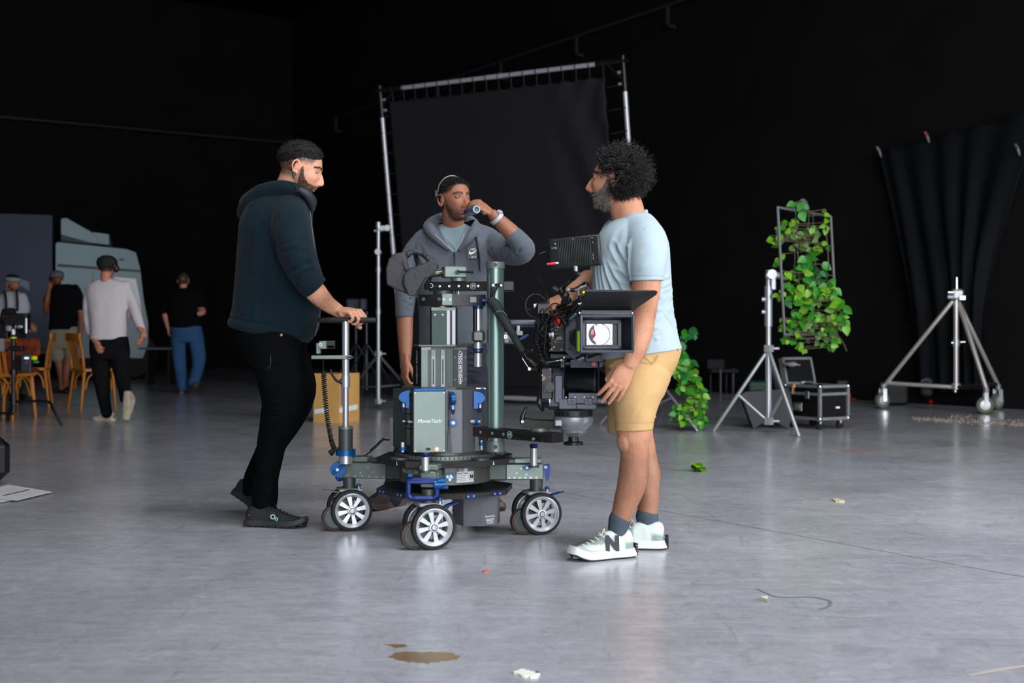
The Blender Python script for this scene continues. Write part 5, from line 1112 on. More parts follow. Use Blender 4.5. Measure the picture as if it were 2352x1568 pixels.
# left shoulder panel, warning-text strip, right panel with a step
def slab(name, pa_, pb_, z0, z1, th, m, parent=hb):
    a = Vector(pa_); b = Vector(pb_); d = (b - a).normalized(); n = Vector((d.y, -d.x)) ; n = n if n.y < 0 else -n
    mb = MB(); mb.add(prism([tuple(a), tuple(b), tuple(b - n * th), tuple(a - n * th)], z0, z1)); return mb.build(name, parent, material=m), a, b, n
Yq = lambda px, Y: (W(px, Y), Y)
lp, a_, b_, n_ = slab('left_panel', Yq(903, 5.24), Yq(942, 5.12), zb0 + .012, zb1, .1, GREEND)
mb = MB(); mb.add(prism([(0, 0), (.030, 0), (.030, .105), (.018, .12), (0, .12)], 0, .02), None, Matrix.Translation((W(903, 5.24) - .014, 5.26, zb0 + .02)) @ Matrix.Rotation(math.pi / 2, 4, 'X')); mb.build('side_cover', lp, material=GREEND)
ts, a_, b_, n_ = slab('text_strip', Yq(932, 5.13), Yq(944, 5.065), zb0 + .01, zb1 - .012, .03, BLACKM)
d_ = Vector(((b_ - a_).x, (b_ - a_).y, 0)); mb = MB(); Lh = d_.length
for i in range(40):
    if i in (8, 14, 20, 26): continue
    M_ = plane_at((a_.x + d_.x * .5 + n_.x * .0008, a_.y + d_.y * .5 + n_.y * .0008, zb1 - .03 - i * .0052), d_, (0, 0, 1)); mb.box((0, 0, 0), (Lh * (.72 - .1 * ((i * 7) % 3)), .0016, .0005), None, M_)
mb.build('fine_print', ts, material=mat('grey_print', (150, 165, 165), .6))
rp, a_, b_, n_ = slab('right_panel', Yq(1030, 5.085), Yq(1087, 5.15), zb0 + .008, zb1 - .004, .1, GREYP)
mb = MB()
for t_, zz in ((.93, zb1 - .012), (.93, zb0 + .03), (.22, zb0 + .03)):
    p_ = a_ + (b_ - a_) * t_; screw(mb, (p_.x, p_.y, zz), (n_.x, n_.y, 0), .005, ALU)
mb.build('screw', rp)
sp, a_, b_, n_ = slab('seam_panel', Yq(1087, 5.16), Yq(1112, 5.24), zb0 + .02, zb1, .1, GREEN)
mb = MB(); p_ = Vector(Yq(1093, 5.16)); mb.add(prism([(0, 0), (.022, 0), (.012, .095), (.002, .095)], -.01, .01), None, Matrix.Translation((p_.x - .004, p_.y - .012, zb0 + .004)) @ Matrix.Rotation(math.pi / 2, 4, 'X')); mb.add(prism([(0, 0), (.016, 0), (.006, .095), (.001, .095)], -.01, .01), None, Matrix.Translation((W(1029, 5.07), 5.075, zb0 + .004)) @ Matrix.Rotation(math.pi / 2, 4, 'X')); mb.build('gusset', hb, material=GREEND)
# blue latch cams and knobs
def cam_latch(x, y, z, right, up=(0, 0, 1), flip=1, th=.010):
    mb = MB(); pl = [(0, -.075), (0, 0)] + [(.048 * math.sin(t), -.03 + .030 * math.cos(t)) for t in np.linspace(.3, 1.9, 8)] + [(.030, -.052), (.018, -.052), (.018, -.075)]
    pl = [(a * flip, b) for a, b in pl]; M_ = plane_at((x, y, z), right, up); mb.add(prism(pl, -th, th), BLUE, M_)
    p_ = M_ @ Vector((.028 * flip, -.056, 0)); mb.cyl(p_, p_ + Vector((0, 0, -.018)), .006, ALU); mb.cyl(p_ + Vector((0, 0, -.016)), p_ + Vector((0, 0, -.036)), .009, NAVY, .005); mb.build('blue_latch', hb)
cam_latch(W(942, 5.1), 5.10, Z(896, 5.1), (1, .0, 0), flip=-1); cam_latch(W(1088, 5.14), 5.13, Z(898, 5.13), (1, .15, 0)); cam_latch(W(1036, 5.04), 5.06, Z(900, 5.06), (.30, -1, 0), th=.009)
def knob(px, py, Y, d, r=.014, m=BLUE):
    p_ = P(px, py, Y); d = Vector(d).normalized(); mb = MB(); mb.cyl(p_ - d * .02, p_, r * .5, ALU); mb.cyl(p_, p_ + d * .014, r, m, n=10); mb.cyl(p_ + d * .013, p_ + d * .022, r * .45, ALU); mb.build('blue_knob', hb)
knob(1040, 970, 5.07, (.15, -1, 0), .016); knob(1092, 968, 5.10, (1, -.2, 0), .014); knob(925, 1026, 5.09, (0, 0, -1), .017); knob(1106, 1022, 5.14, (0, -.1, 1), .013); knob(936, 968, 5.06, (-.9, -.4, .1), .009, BLACKM); knob(1104, 892, 5.12, (1, 0, 0), .008)
# collar plate, scale box, upper plate, column
mb = MB(); mb.add(prism([(a * .19, b * .19) for a, b in ngon(8, 1.03, front + math.pi / 8)], zb1, zb1 + .012), None, R0); mb.build('collar_plate', dl, material=TAUPE)
z2, z3 = .652, .825; yu = 5.28 - .135
ub = MB(); P4 = [Yq(950, 5.23), Yq(968, 5.145), Yq(1040, 5.145), Yq(1071, 5.19), (W(1071, 5.19), 5.38), (W(950, 5.23), 5.38)]
ub.add(prism(P4, z2, z3)); uo = ub.build('scale_box', dl, material=GREEND)
def face(pA, pB, px_f0, px_f1, z0, z1, th, name, m, parent=uo):
    a = Vector(pA); b = Vector(pB); d = (b - a).normalized(); n = Vector((d.y, -d.x)); n = n if n.y < 0 else -n; p = a + (b - a) * px_f0; q = a + (b - a) * px_f1
    mb = MB(); mb.add(prism([tuple(p), tuple(q), tuple(q + n * th), tuple(p + n * th)], z0, z1)); return mb.build(name, parent, material=m)
face(P4[1], P4[2], .0, .20, z2, z3 - .01, .003, 'scale_strip', GREEN); face(P4[1], P4[2], .78, 1, z2, z3 - .01, .002, 'scale_strip', GREEND)
for f0 in (.32, .62):
    t1_ = face(P4[1], P4[2], f0, f0 + .13, z2, z3 - .015, .006, 'guide_rail', ALUM); face(P4[1], P4[2], f0 + .045, f0 + .085, z2 + .01, z3 - .055, .0064, 'rail_slot', GUN, t1_)
    face(P4[1], P4[2], f0, f0 + .13, z3 - .040, z3 - .014, .0072, 'rail_block', GREEN, t1_)
pnl = face(P4[2], P4[3], .03, 1, z2, z3 - .004, .004, 'name_panel', GREYP); face(P4[2], P4[3], .03, 1, z3 - .014, z3 - .003, .005, 'panel_cap', ALUM, pnl); face(P4[0], P4[1], 0, 1, z2, z3 - .004, .003, 'name_panel', BLACKM)
face(P4[1], P4[2], .0, .30, z3 - .014, z3 - .003, .005, 'panel_cap', ALUM, uo)
a_, b_ = Vector(P4[2]), Vector(P4[3]); d_ = (b_ - a_).normalized(); n_ = Vector((d_.y, -d_.x)); n_ = n_ if n_.y < 0 else -n_; m_ = a_ + (b_ - a_) * .52 + n_ * .0045
Mn = plane_at((m_.x, m_.y, .735), (0, 0, 1), (-d_.x, -d_.y, 0)); mb = MB(); mb.add(text('MAGNUM DOLLY', .0185, .0004, .0005), None, Mn); mb.box((0, .0105, 0), (.128, .0012, .0008), None, Mn); mb.box((0, -.0095, 0), (.128, .0012, .0008), None, Mn); mb.build('lettering', pnl, material=WHITE)
mb = MB()
for sx in (.12, .90):
    for zz in (.682, .778): p_ = a_ + (b_ - a_) * sx + n_ * .004; screw(mb, (p_.x, p_.y, zz), (n_.x, n_.y, 0), .004, ALU)
mb.build('screw', pnl)
a2_, b2_ = Vector(P4[0]), Vector(P4[1]); d2 = (b2_ - a2_).normalized(); n2 = Vector((d2.y, -d2.x)); n2 = n2 if n2.y < 0 else -n2; m2_ = a2_ + (b2_ - a2_) * .5 + n2 * .0035
mb = MB(); mb.add(text('MAGNUM DOLLY', .0185, .0004, .0003), None, plane_at((m2_.x, m2_.y, .735), (0, 0, 1), (-d2.x, -d2.y, 0))); mb.build('lettering', uo, material=mat('grey_print', (150, 165, 165), .6))
mb = MB()   # height scale digits and ticks
for k, f_ in enumerate((.10, .89)):
    for i in range(13):
        p_ = Vector(P4[1]) + (Vector(P4[2]) - Vector(P4[1])) * f_; Mx_ = plane_at((p_.x, p_.y - .0035, z2 + .008 + i * .0122), (1, 0, 0), (0, 0, 1)); mb.add(text(str(6 + i), .006, .0002), None, Mx_); mb.box((-.006, 0, 0), (.003, .0008, .0004), None, Mx_)
mb.build('scale_figures', uo, material=mat('grey_print', (150, 165, 165), .6))
mb = MB(); mb.add(prism([(W(945, 5.2) , 5.24), (W(962, 5.12), 5.12), (W(1046, 5.12), 5.12), (W(1084, 5.2), 5.2), (W(1084, 5.2), 5.42), (W(945, 5.2), 5.42)], z3, z3 + .007)); mb.build('upper_plate', dl, material=TAUPE)
z4 = .995; P5 = [Yq(987, 5.25), Yq(992, 5.215), Yq(1044, 5.215), Yq(1049, 5.25), (W(1049, 5.25), 5.34), (W(987, 5.25), 5.34)]
mb = MB(); mb.add(prism(P5, z3, z4)); co = mb.build('telescopic_column', dl, material=GREEND)
for f0 in (.66, .90): rl_ = face(P5[1], P5[2], f0, f0 + .14, z3, z4 - .008, .005, 'guide_rail', mat('bright_rail', (142, 142, 146), .35, .6), co)
face(P5[1], P5[2], .80, .88, z3, z4 - .008, .002, 'rail_slot', BLACK, co); face(P5[1], P5[2], .0, .62, z3, z4 - .014, .003, 'column_face', mat('dark_green_face', (56, 72, 68), .45, .4), co); face(P5[1], P5[2], -.02, 1.05, z4 - .014, z4 - .001, .006, 'column_cap', GREEN, co)
mb = MB()
for f_ in (.15, .48): p_ = Vector(P5[1]) + (Vector(P5[2]) - Vector(P5[1])) * f_; screw(mb, (p_.x, p_.y - .003, z4 - .032), (0, -1, 0), .004, ALU)
mb.build('screw', co)
mb = MB(); mb.cyl((W(1015, 5.27), 5.27, z4), (W(1015, 5.27), 5.27, z4 + .012), .048, None, n=40); mb.build('brass_ring', dl, material=mat('pale_brass', (150, 140, 118), .35, .8))
# cross bar under the top arm
z5, z6 = Z(700, 5.2), Z(676, 5.2); cb = MB(); cb.add(prism([Yq(962, 5.24), Yq(1015, 5.17), Yq(1038, 5.17), Yq(1115, 5.22), (W(1115, 5.22), 5.28), (W(1030, 5.25), 5.25), (W(962, 5.24), 5.29)], z5 - .004, z6)); cbo = cb.build('cross_bar', dl, material=GUN)
mb = MB(); mb.box((W(1027, 5.165), 5.172, (z5 + z6) / 2), (.046, .010, z6 - z5 + .006), GREEN, None, .002)
for e in (-.014, .014): screw(mb, (W(1027, 5.165) + e, 5.167, (z5 + z6) / 2), (0, -1, 0), .005, ALU)
mb.build('centre_block', cbo)
mb = MB()
for px_ in (973, 1009, 1044, 1068): p_ = P(px_, 687, 5.195 if px_ not in (1009,) else 5.178); mb.cyl(p_ + Vector((0, .02, 0)), p_ + Vector((0, -.012, 0)), .0085, BLACK)
mb.build('bolt_hole', cbo)
mb = MB(); M_ = plane_at(P(1087, 688, 5.19), (1, .045, 0), (0, 0, 1)); mb.box((0, 0, .001), (.027, .024, .002), None, M_); pl_ = mb.build('data_plate', cbo, material=mat('grey_plate', (130, 130, 130), .5))
mb = MB(); mb.cyl(P(1118, 690, 5.19), P(1108, 690, 5.19), .012, NAVY); mb.build('blue_knob', cbo)
mb = MB(); mb.cyl(P(1018, 678, 5.23), P(1018, 668, 5.23), .044, GREEND, n=40); mb.cyl(P(1053, 678, 5.22), P(1053, 640, 5.22), .006, ALU); mb.build('pivot', dl)
# top arm with clamp, seat tube and clamp lever
ta = MB(); Yt = 5.2; ta.add(prism([Yq(984, 5.22), (W(984, 5.22), 5.28), (W(1178, 5.17), 5.23), Yq(1178, 5.15)], Z(667, 5.18), Z(646, 5.18))); tao = ta.build('top_arm', dl, material=mat('black_anodised', (34, 32, 32), .4, .5))
mb = MB()
for px_ in (1010, 1032, 1054, 1075, 1099): p_ = P(px_, 657, 5.205); screw(mb, (p_.x, 5.22 - (px_ - 984) / 194 * .07, p_.z), (0, -1, 0), .005, ALU)
mb.build('screw', tao)
def badge(parent, c, right, up, r=.011):
    mb = MB(); M_ = plane_at(c, right, up); mb.add(lathe([(r * .82, 0), (r * .82, .001), (r, .001), (r, 0)], 28, close=False), None, M_); mb.add(text('M', r * 1.3, .0006, .0008), None, M_); mb.build('badge', parent, material=mat('grey_print', (150, 165, 165), .6))
badge(tao, P(1087, 657, 5.178), (1, -.36, 0), (0, 0, 1), .014)
mb = MB(); p_ = P(1157, 657, 5.175); mb.box((p_.x, p_.y + .02, p_.z), (.092, .10, .042), None, None, .004); mb.box((p_.x - .055, p_.y + .01, p_.z), (.03, .06, .038), BLACKM, None, .003); mb.build('tube_clamp', tao, material=GUN)
mb = MB(); c_ = P(990, 656, 5.20); mb.cyl(c_ + Vector((0, .03, 0)), c_ + Vector((0, -.02, 0)), .010, ALU); mb.tube([c_ + Vector((0, -.015, 0)), c_ + Vector((-.018, -.02, -.004)), c_ + Vector((-.02, -.02, -.012))], [.010, .009, .008], BLACK); mb.tube([c_ + Vector((-.018, -.02, 0)), c_ + Vector((-.006, -.025, .022)), c_ + Vector((-.001, -.02, .034))], [.010, .009, .006], BLACK); mb.build('clamp_lever', tao)
mb = MB(); mb.cyl(P(1053, 646, 5.2), P(1053, 637, 5.2), .033, None, n=40); mb.build('pivot', tao, material=GREEN)
mb = MB(); p_ = P(1043, 625, 5.19); mb.box((p_.x, p_.y, p_.z), (.098, .07, .049), None, Matrix.Translation(p_) @ Matrix.Rotation(.25, 4, 'Z') @ Matrix.Translation(-p_), .004); so_ = mb.build('seat_clamp', dl, material=GREEN)
mb = MB(); c_ = P(1052, 624, 5.145); mb.cyl(c_ + Vector((0, .03, 0)), c_ + Vector((0, -.006, 0)), .009, BLACKM); mb.cyl(c_ + Vector((0, -.004, 0)), c_ + Vector((0, -.014, 0)), .0085, BLACK); mb.tube([c_ + Vector((0, -.01, 0)), c_ + Vector((.03, -.012, -.001)), c_ + Vector((.062, -.014, -.002))], [.005, .0045, .0065], BLACK); mb.build('clamp_lever', so_)
mb = MB(); mb.cyl(P(966, 632, 5.14), P(1022, 626, 5.19), .0145); mb.build('seat_tube', dl, material=mat('bronze_tube', (120, 112, 100), .3, .9))
# moulded seat with carrying holes
SEAT = mat('dark_moulded_seat', (46, 47, 51), .6, 0, bump=1.5, bscale=90, var=.12)
def seat():
    # plates of a folded tractor-like seat: outline in (px,py), extruded in depth
    sh = []
    def slabp(poly, Y0, Y1):
        a = [P(x, y, Y0) for x, y in poly]; b = [P(x, y, Y1) for x, y in poly]; n = len(poly); V = np.array([tuple(v) for v in a + b]); Fa = [tuple(range(n)), tuple(reversed(range(n, 2 * n)))] + [(i, (i + 1) % n, n + (i + 1) % n, n + i)[::-1] for i in range(n)]
        return V, Fa
    return sh, slabp
_, slabp = seat()
outer = [(886, 618), (893, 594), (906, 582), (930, 578), (926, 600), (925, 640), (938, 676), (912, 666), (888, 653)]
body_ = [(930, 578), (955, 574), (975, 583), (996, 600), (1004, 614), (1000, 626), (972, 640), (962, 662), (952, 678), (936, 678), (924, 640), (925, 600)]
sh = [slabp(outer, 5.05, 5.30), slabp([(928, 630), (940, 618), (985, 600), (1004, 614), (1000, 628), (974, 642), (962, 662), (952, 680), (938, 679), (926, 650)], 5.02, 5.20)]
rimf = tube([P(934, 618, 5.06), P(929, 600, 5.06), (P(934, 586, 5.07)), P(952, 577, 5.07), P(970, 583, 5.07), P(988, 597, 5.07), P(1000, 612, 5.06), P(985, 612, 5.06), P(955, 618, 5.05), P(936, 624, 5.05)], .0125, 12)
rimb = tube([P(934, 618, 5.22), P(929, 600, 5.22), P(934, 586, 5.22), P(952, 578, 5.22), P(970, 583, 5.22), P(988, 597, 5.22), P(1002, 612, 5.2)], .012, 12)
div = tube([P(953, 577, 5.07), P(956, 592, 5.12), P(962, 612, 5.16)], .010, 10); tp_ = tube([P(938, 583, 5.06), P(936, 584, 5.14), P(936, 586, 5.24)], .013, 10); tp2 = tube([P(975, 585, 5.06), P(975, 586, 5.14), P(975, 586, 5.24)], .012, 10); tp3 = tube([P(998, 610, 5.06), P(998, 610, 5.2)], .014, 10)
V, Fa, N = fuse(sh + [rimf, rimb, div, tp_, tp2, tp3], .0032, 6); put('seat', V + N * (.0006 * vnoise(V, (150,) * 3))[:, None], Fa, SEAT, dl)
# big vertical tube
mb = MB(); xt, yt = W(1138, 5.14), 5.14; zt0, zt1 = Z(1036, 5.14), Z(602, 5.14); rt = .0375
mb.cyl((xt, yt, zt0 + .045), (xt, yt, zt1 - .02), rt, None, n=64); to = mb.build('mast', dl, material=mat('mast_grey_green', (112, 134, 130), .33, .65, bump=.12, bscale=30, aniso=(40, 40, .5)))
for nm, za, zb_, zh in (('top_collar', zt1 - .028, zt1, zt1 - .013), ('bottom_collar', zt0, zt0 + .045, zt0 + .022)):
    mb = MB(); mb.cyl((xt, yt, za), (xt, yt, zb_), rt + .003, None, n=64); c1 = mb.build(nm, to, material=GREEN); mb = MB(); mb.cyl((xt, yt - rt + .004, zh), (xt, yt - rt - .0035, zh), .0085, BLACK); mb.build('bolt_hole', c1)
for dx in (-.026, .029): mb = MB(); mb.box((xt + dx, yt - .027, (zt0 + zt1) / 2), (.0022, .002, zt1 - zt0 - .1), None); mb.build('groove', to, material=GREEND)
# horizontal tube and tilt clamp behind the mast
mb = MB(); mb.cyl(P(1148, 742, 5.24), P(1262, 742, 5.24), .0165); mb.build('cross_tube', dl, material=mat('dull_blue_grey', (78, 84, 94), .4, .5))
mb = MB(); c_ = P(1175, 776, 5.22); mb.cyl(P(1156, 775, 5.22), P(1188, 777, 5.22), .026, None); mb.box(P(1163, 775, 5.20), (.022, .05, .048), None, None, .003); mb.cyl(P(1190, 764, 5.22), P(1190, 748, 5.22), .009, STEEL); mb.box(P(1193, 765, 5.22), (.03, .03, .02), None, None, .002); screw(mb, P(1161, 773, 5.17), (0, -1, 0), .008, CHROME); cl_ = mb.build('tilt_clamp', dl, material=ALUM)
mb = MB(); mb.tube([P(1194, 779, 5.2), P(1204, 774, 5.19), P(1212, 769, 5.18)], [.004, .006, .004], mat('light_blue_lever', (70, 104, 178), .4)); mb.build('lever', cl_)
# secondary shock tube left of the mast
x_, y_ = W(1098, 5.19), 5.19; mb = MB(); mb.cyl((x_, y_, Z(842, y_)), (x_, y_, Z(702, y_)), .018, None, n=36); sk = mb.build('support_rod', dl, material=STEEL)
mb = MB(); mb.box((x_ + .002, y_, Z(772, y_)), (.058, .055, .056), None, None, .012); mb.build('rod_clamp', sk, material=TAUPE)
mb = MB()
for a_, b_ in ((702, 709), (800, 805)): mb.cyl((x_, y_, Z(a_, y_)), (x_, y_, Z(b_, y_)), .0235, None, n=30)
mb.build('blue_ring', sk, material=NAVY)
mb = MB(); mb.cyl((x_, y_, Z(806, y_)), (x_, y_, Z(826, y_)), .019, None, .015); mb.build('black_foot', sk, material=BLACK)
mb = MB(); mb.cyl((x_ - .012, y_ - .012, Z(783, y_)), (x_ - .012, y_ - .012, Z(709, y_)), .010, None); mb.build('strut', sk, material=BLACKM)
# lower arm
def lerp_poly(a, b, w0, w1, z0a, z1a, z0b, z1b):
    a = Vector(a); b = Vector(b); d = (b - a).normalized(); t = Vector((-d.y, d.x)); V = []
    for p, w_, z0, z1 in ((a, w0, z0a, z1a), (b, w1, z0b, z1b)):
        for s_ in (-1, 1):
            for z in (z0, z1): V.append((p.x + t.x * s_ * w_, p.y + t.y * s_ * w_, z))
    return np.array(V), [(0, 1, 3, 2), (4, 6, 7, 5), (0, 4, 5, 1), (2, 3, 7, 6), (1, 5, 7, 3), (0, 2, 6, 4)]
zl1, zl0 = .478, .440; A0 = Yq(1094, 5.17); A1 = Yq(1281, 4.83)
mb = MB(); mb.add(lerp_poly(A0, A1, .034, .034, zl0, zl1, zl0, zl1)); la = mb.build('lower_arm', dl, material=GUN)
dA = (Vector(A1) - Vector(A0)); nA = Vector((dA.y, -dA.x)).normalized(); nA = nA if nA.y < 0 else -nA
mb = MB()
for f_ in (.13, .28, .42): p_ = Vector(A0) + dA * f_ + nA * .034; screw(mb, (p_.x, p_.y, (zl0 + zl1) / 2), (nA.x, nA.y, 0), .006, ALU)
mb.build('screw', la)
p_ = Vector(A0) + dA * .50 + nA * .035; badge(la, (p_.x, p_.y, (zl0 + zl1) / 2), (dA.x, dA.y, 0), (0, 0, 1), .015)
mb = MB(); p1 = Vector(A0) + dA * .56 + nA * .042; p2 = Vector(A0) + dA * .82 + nA * .046; mb.tube([(p1.x, p1.y, zl0 + .026), (p2.x, p2.y, zl0 + .012)], [.0055, .008], BLACK); mb.cyl((p2.x, p2.y, zl0 + .012), (p2.x - nA.x * .02, p2.y - nA.y * .02, zl0 + .012), .011, BLACK); screw(mb, (p2.x + nA.x * .008, p2.y + nA.y * .008, zl0 + .012), (nA.x, nA.y, 0), .006, ALU); p3 = Vector(A0) + dA * .90 + nA * .036; mb.cyl((p3.x, p3.y, zl0 + .015), (p3.x + nA.x * .02, p3.y + nA.y * .02, zl0 + .015), .011, BLACKM); mb.build('clamp_lever', la)
mb = MB(); p_ = Vector(A0) + nA * .01; mb.cyl((p_.x, p_.y, zl0 + .02), (p_.x - .028, p_.y - .012, zl0 + .024), .0135, BLACK); mb.cyl((p_.x - .026, p_.y - .012, zl0 + .024), (p_.x - .034, p_.y - .014, zl0 + .024), .015, BLACKM); mb.build('clamp_knob', la)
mb = MB()
for f_ in np.linspace(.28, .62, 5): p_ = Vector(A0) + dA * f_; mb.cyl((p_.x, p_.y, zl1 - .001), (p_.x, p_.y, zl1 + .0008), .012, BLACKM)
mb.build('arm_recess', la)
mb = MB(); c_ = P(1240, 985, 4.95); mb.cyl((c_.x, 4.95, zl1), (c_.x, 4.95, zl1 + .012), .040, GREEN, n=40); mb.build('pivot', la)
mb = MB(); mb.add(lerp_poly(Yq(1205, 5.0), Yq(1290, 4.93), .040, .046, zl1 + .010, zl1 + .043, zl1 + .010, zl1 + .043)); lb = mb.build('head_bracket', dl, material=TAUPE)
mb = MB(); c_ = P(1202, 967, 4.98); mb.cyl(c_, c_ + Vector((.03, 0, 0)), .013, BLACKM); mb.tube([c_ + Vector((-.004, -.01, .0)), c_ + Vector((-.004, -.014, .018)), c_ + Vector((.010, -.01, .055))], [.013, .010, .006], BLACK); screw(mb, c_ + Vector((-.004, -.024, 0)), (0, -1, 0), .006, ALU); mb.build('clamp_lever', lb)
# steering rod
xs, ys = W(794, 5.33), 5.33; st = MB(); zz = lambda py: Z(py, ys)
mb = MB(); mb.cyl((xs, ys, zz(1033)), (xs, ys, zz(984)), .0315, None, n=44); mb.cyl((xs, ys, zz(984)), (xs, ys, zz(979)), .0325, GREEN, n=44); rdb = mb.build('steering_socket', dl, material=mat('satin_dark_grey', (72, 76, 78), .45, .4))
mb = MB(); mb.cyl((xs, ys, zz(1045)), (xs, ys, zz(1032)), .044, None, n=48); mb.build('blue_ring', rdb, material=BLUE)
mb = MB(); mb.cyl((xs, ys, zz(1064)), (xs, ys, zz(1045)), .030, None, n=36); mb.build('socket_base', rdb, material=STEEL)
mb = MB(); mb.cyl((xs, ys, zz(980)), (xs, ys, zz(890)), .0135, None, n=36); mb.cyl((xs, ys, zz(889)), (xs, ys, zz(862)), .0195, None, n=36); mb.cyl((xs, ys, zz(862)), (xs, ys, zz(737)), .0160, None, n=36); ro = mb.build('steering_rod', dl, material=STEEL)
mb = MB(); hz = zz(735); mb.tube([(W(736, 5.33), 5.335, hz), (W(860, 5.315), 5.315, hz)], .0125, None, 20, 2); hd_ = mb.build('handlebar', ro, material=mat('black_grip', (20, 20, 22), .5, bump=.6, bscale=400))
mb = MB(); mb.tube([(xs - .02, ys, zz(876)), (xs - .04, ys - .005, zz(874)), (xs - .062, ys - .008, zz(857)), (xs - .066, ys - .008, zz(850))], [.008, .006, .0055, .006], BLACK); mb.cyl((xs - .012, ys, zz(876)), (xs - .026, ys, zz(876)), .012, BLACK); mb.build('lock_lever', ro)
mb = MB(); mb.box((xs - .062, ys - .005, zz(820)), (.180, .030, .018), None, None, .003); mb.box((W(732, ys), ys, zz(800)), (.020, .03, .05), None, None, .003); mb.box((W(743, ys), ys - .01, zz(792)), (.034, .034, .036), None, None, .003); bo = mb.build('control_bracket', ro, material=GREEN)
mb = MB(); mb.box((W(758, ys), ys, zz(788)), (.046, .03, .024), None, None, .002); mb.box((W(758, ys), ys - .014, zz(799)), (.05, .002, .003)); mb.box((W(769, ys), ys - .014, zz(790)), (.003, .003, .036)); mb.build('clip', bo, material=BLACKM)
mb = MB(); screw(mb, (W(738, ys), ys - .028, zz(791)), (0, -1, 0), .007, ALU); mb.box((W(806, ys), ys - .018, zz(820)), (.03, .008, .008), BLACK); mb.build('screw', bo)
# coiled cable
pts = []; 
path = catmull([tuple(P(742, 828, 5.31)), tuple(P(743, 852, 5.31)), tuple(P(746, 900, 5.30)), tuple(P(752, 960, 5.30)), tuple(P(761, 1010, 5.30)), tuple(P(769, 1034, 5.30))], 60)
mb = MB(); sp_ = []
for i in range(60, len(path)):
    t = (i - 60) / 6.0 * 2 * math.pi * 1.12; sp_.append(path[i] + np.array((math.cos(t) * .010, math.sin(t) * .010, 0)))
mb.tube(path[:61:10], .0022, None, 6, 3); mb.add(tube(sp_, .0026, 6, 1)); mb.build('coiled_cable', ro, material=BLACK)
path = catmull([tuple(P(850, 1036, 5.42)), tuple(P(862, 1026, 5.40)), tuple(P(874, 1014, 5.38)), tuple(P(880, 1009, 5.38))], 40); sp_ = [path[i] + np.array((math.cos(i * 1.15) * .004, math.sin(i * 1.15) * .010, math.cos(i * 1.15) * .009)) for i in range(len(path))]
mb = MB(); mb.add(tube(sp_, .0028, 6, 1)); mb.tube([P(880, 1009, 5.38), P(893, 1010, 5.36), P(902, 1006, 5.33)], .0032, None, 6, 4); mb.tube([P(846, 1040, 5.42), P(838, 1046, 5.4), P(820, 1047, 5.38)], .003, None, 6, 4); mb.build('coiled_cable', dl, material=BLACK)
mb = MB(); mb.cyl(P(756, 1040, 5.27), P(772, 1030, 5.27), .009, BLACK); mb.tube([P(762, 1044, 5.27), P(770, 1034, 5.26), P(778, 1026, 5.26)], [.006, .005, .004], BLACK); mb.build('lock_lever', rdb)
# ================================================================ remote head and cinema camera
rng = np.random.default_rng(3)
YH = 4.93; hx = W(1317, YH)
he = thing('remote_head', 'dark grey motorised pan and tilt head standing on the dolly\'s lower arm', 'camera head', (hx, YH, Z(1022, YH)))
def HP(mb_, name, m=None, parent=None, **k): return mb_.build(name, parent or he, material=m, **k)
zz = lambda py, Y=YH: Z(py, Y)
mb = MB(); mb.add(lathe([(.030, zz(1022)), (.041, zz(1021)), (.041, zz(1015)), (.022, zz(1013)), (.020, zz(1000))], 12, Matrix.Translation((hx, YH, 0)))); HP(mb, 'knob', BLACKM)
mb = MB(); mb.add(lathe([(.020, zz(1003)), (.028, zz(1000)), (.052, zz(991)), (.053, zz(989)), (.050, zz(988)), (.078, zz(972)), (.083, zz(964)), (.083, zz(956)), (.076, zz(954)), (.0001, zz(954))], 56, Matrix.Translation((hx, YH, 0)))); HP(mb, 'bowl', mat('satin_alloy', (150, 158, 160), .38, .6))
mb = MB(); mb.add(lathe([(.079, zz(955)), (.079, zz(941)), (.070, zz(938)), (.0001, zz(938))], 56, Matrix.Translation((hx, YH, 0)))); ti = HP(mb, 'tie_down_ring', mat('dark_ring', (40, 45, 48), .5, .3))
mb = MB()
for i in range(26): a = 2 * math.pi * i / 26; mb.box((hx + .0785 * math.cos(a), YH + .0785 * math.sin(a), zz(948)), (.003, .011, .015), BLACK, Matrix.Translation((hx + .0785 * math.cos(a), YH + .0785 * math.sin(a), zz(948))) @ Matrix.Rotation(a, 4, 'Z') @ Matrix.Translation((-hx - .0785 * math.cos(a), -YH - .0785 * math.sin(a), -zz(948))))
mb.build('ring_slot', ti)
mb = MB(); mb.box((W(1280, YH) + .002, YH - .07, zz(968)), (.03, .03, .026), None, None, .003); HP(mb, 'bowl_clamp', ALUM)
mb = MB(); mb.box((W(1328, 4.9), YH, zz(931)), (.152, .14, .030), None, None, .006); mb.box((W(1303, 4.9), YH, zz(925)), (.075, .15, .046), None, None, .004); mb.box((W(1338, 4.88), YH - .005, zz(912)), (.120, .145, .046), None, None, .003)
for px_ in (1300, 1321, 1342, 1362): screw(mb, P(px_, 912, 4.849), (0, -1, 0), .003, ALU)
for px_ in (1314, 1352): mb.box(P(px_, 921, 4.852), (.036, .008, .026), SLATE, None, .002); mb.tube([P(px_, 921, 4.845), P(px_ + 1, 918, 4.838)], [.005, .003], CHROME)
HP(mb, 'pan_base', SLATE)
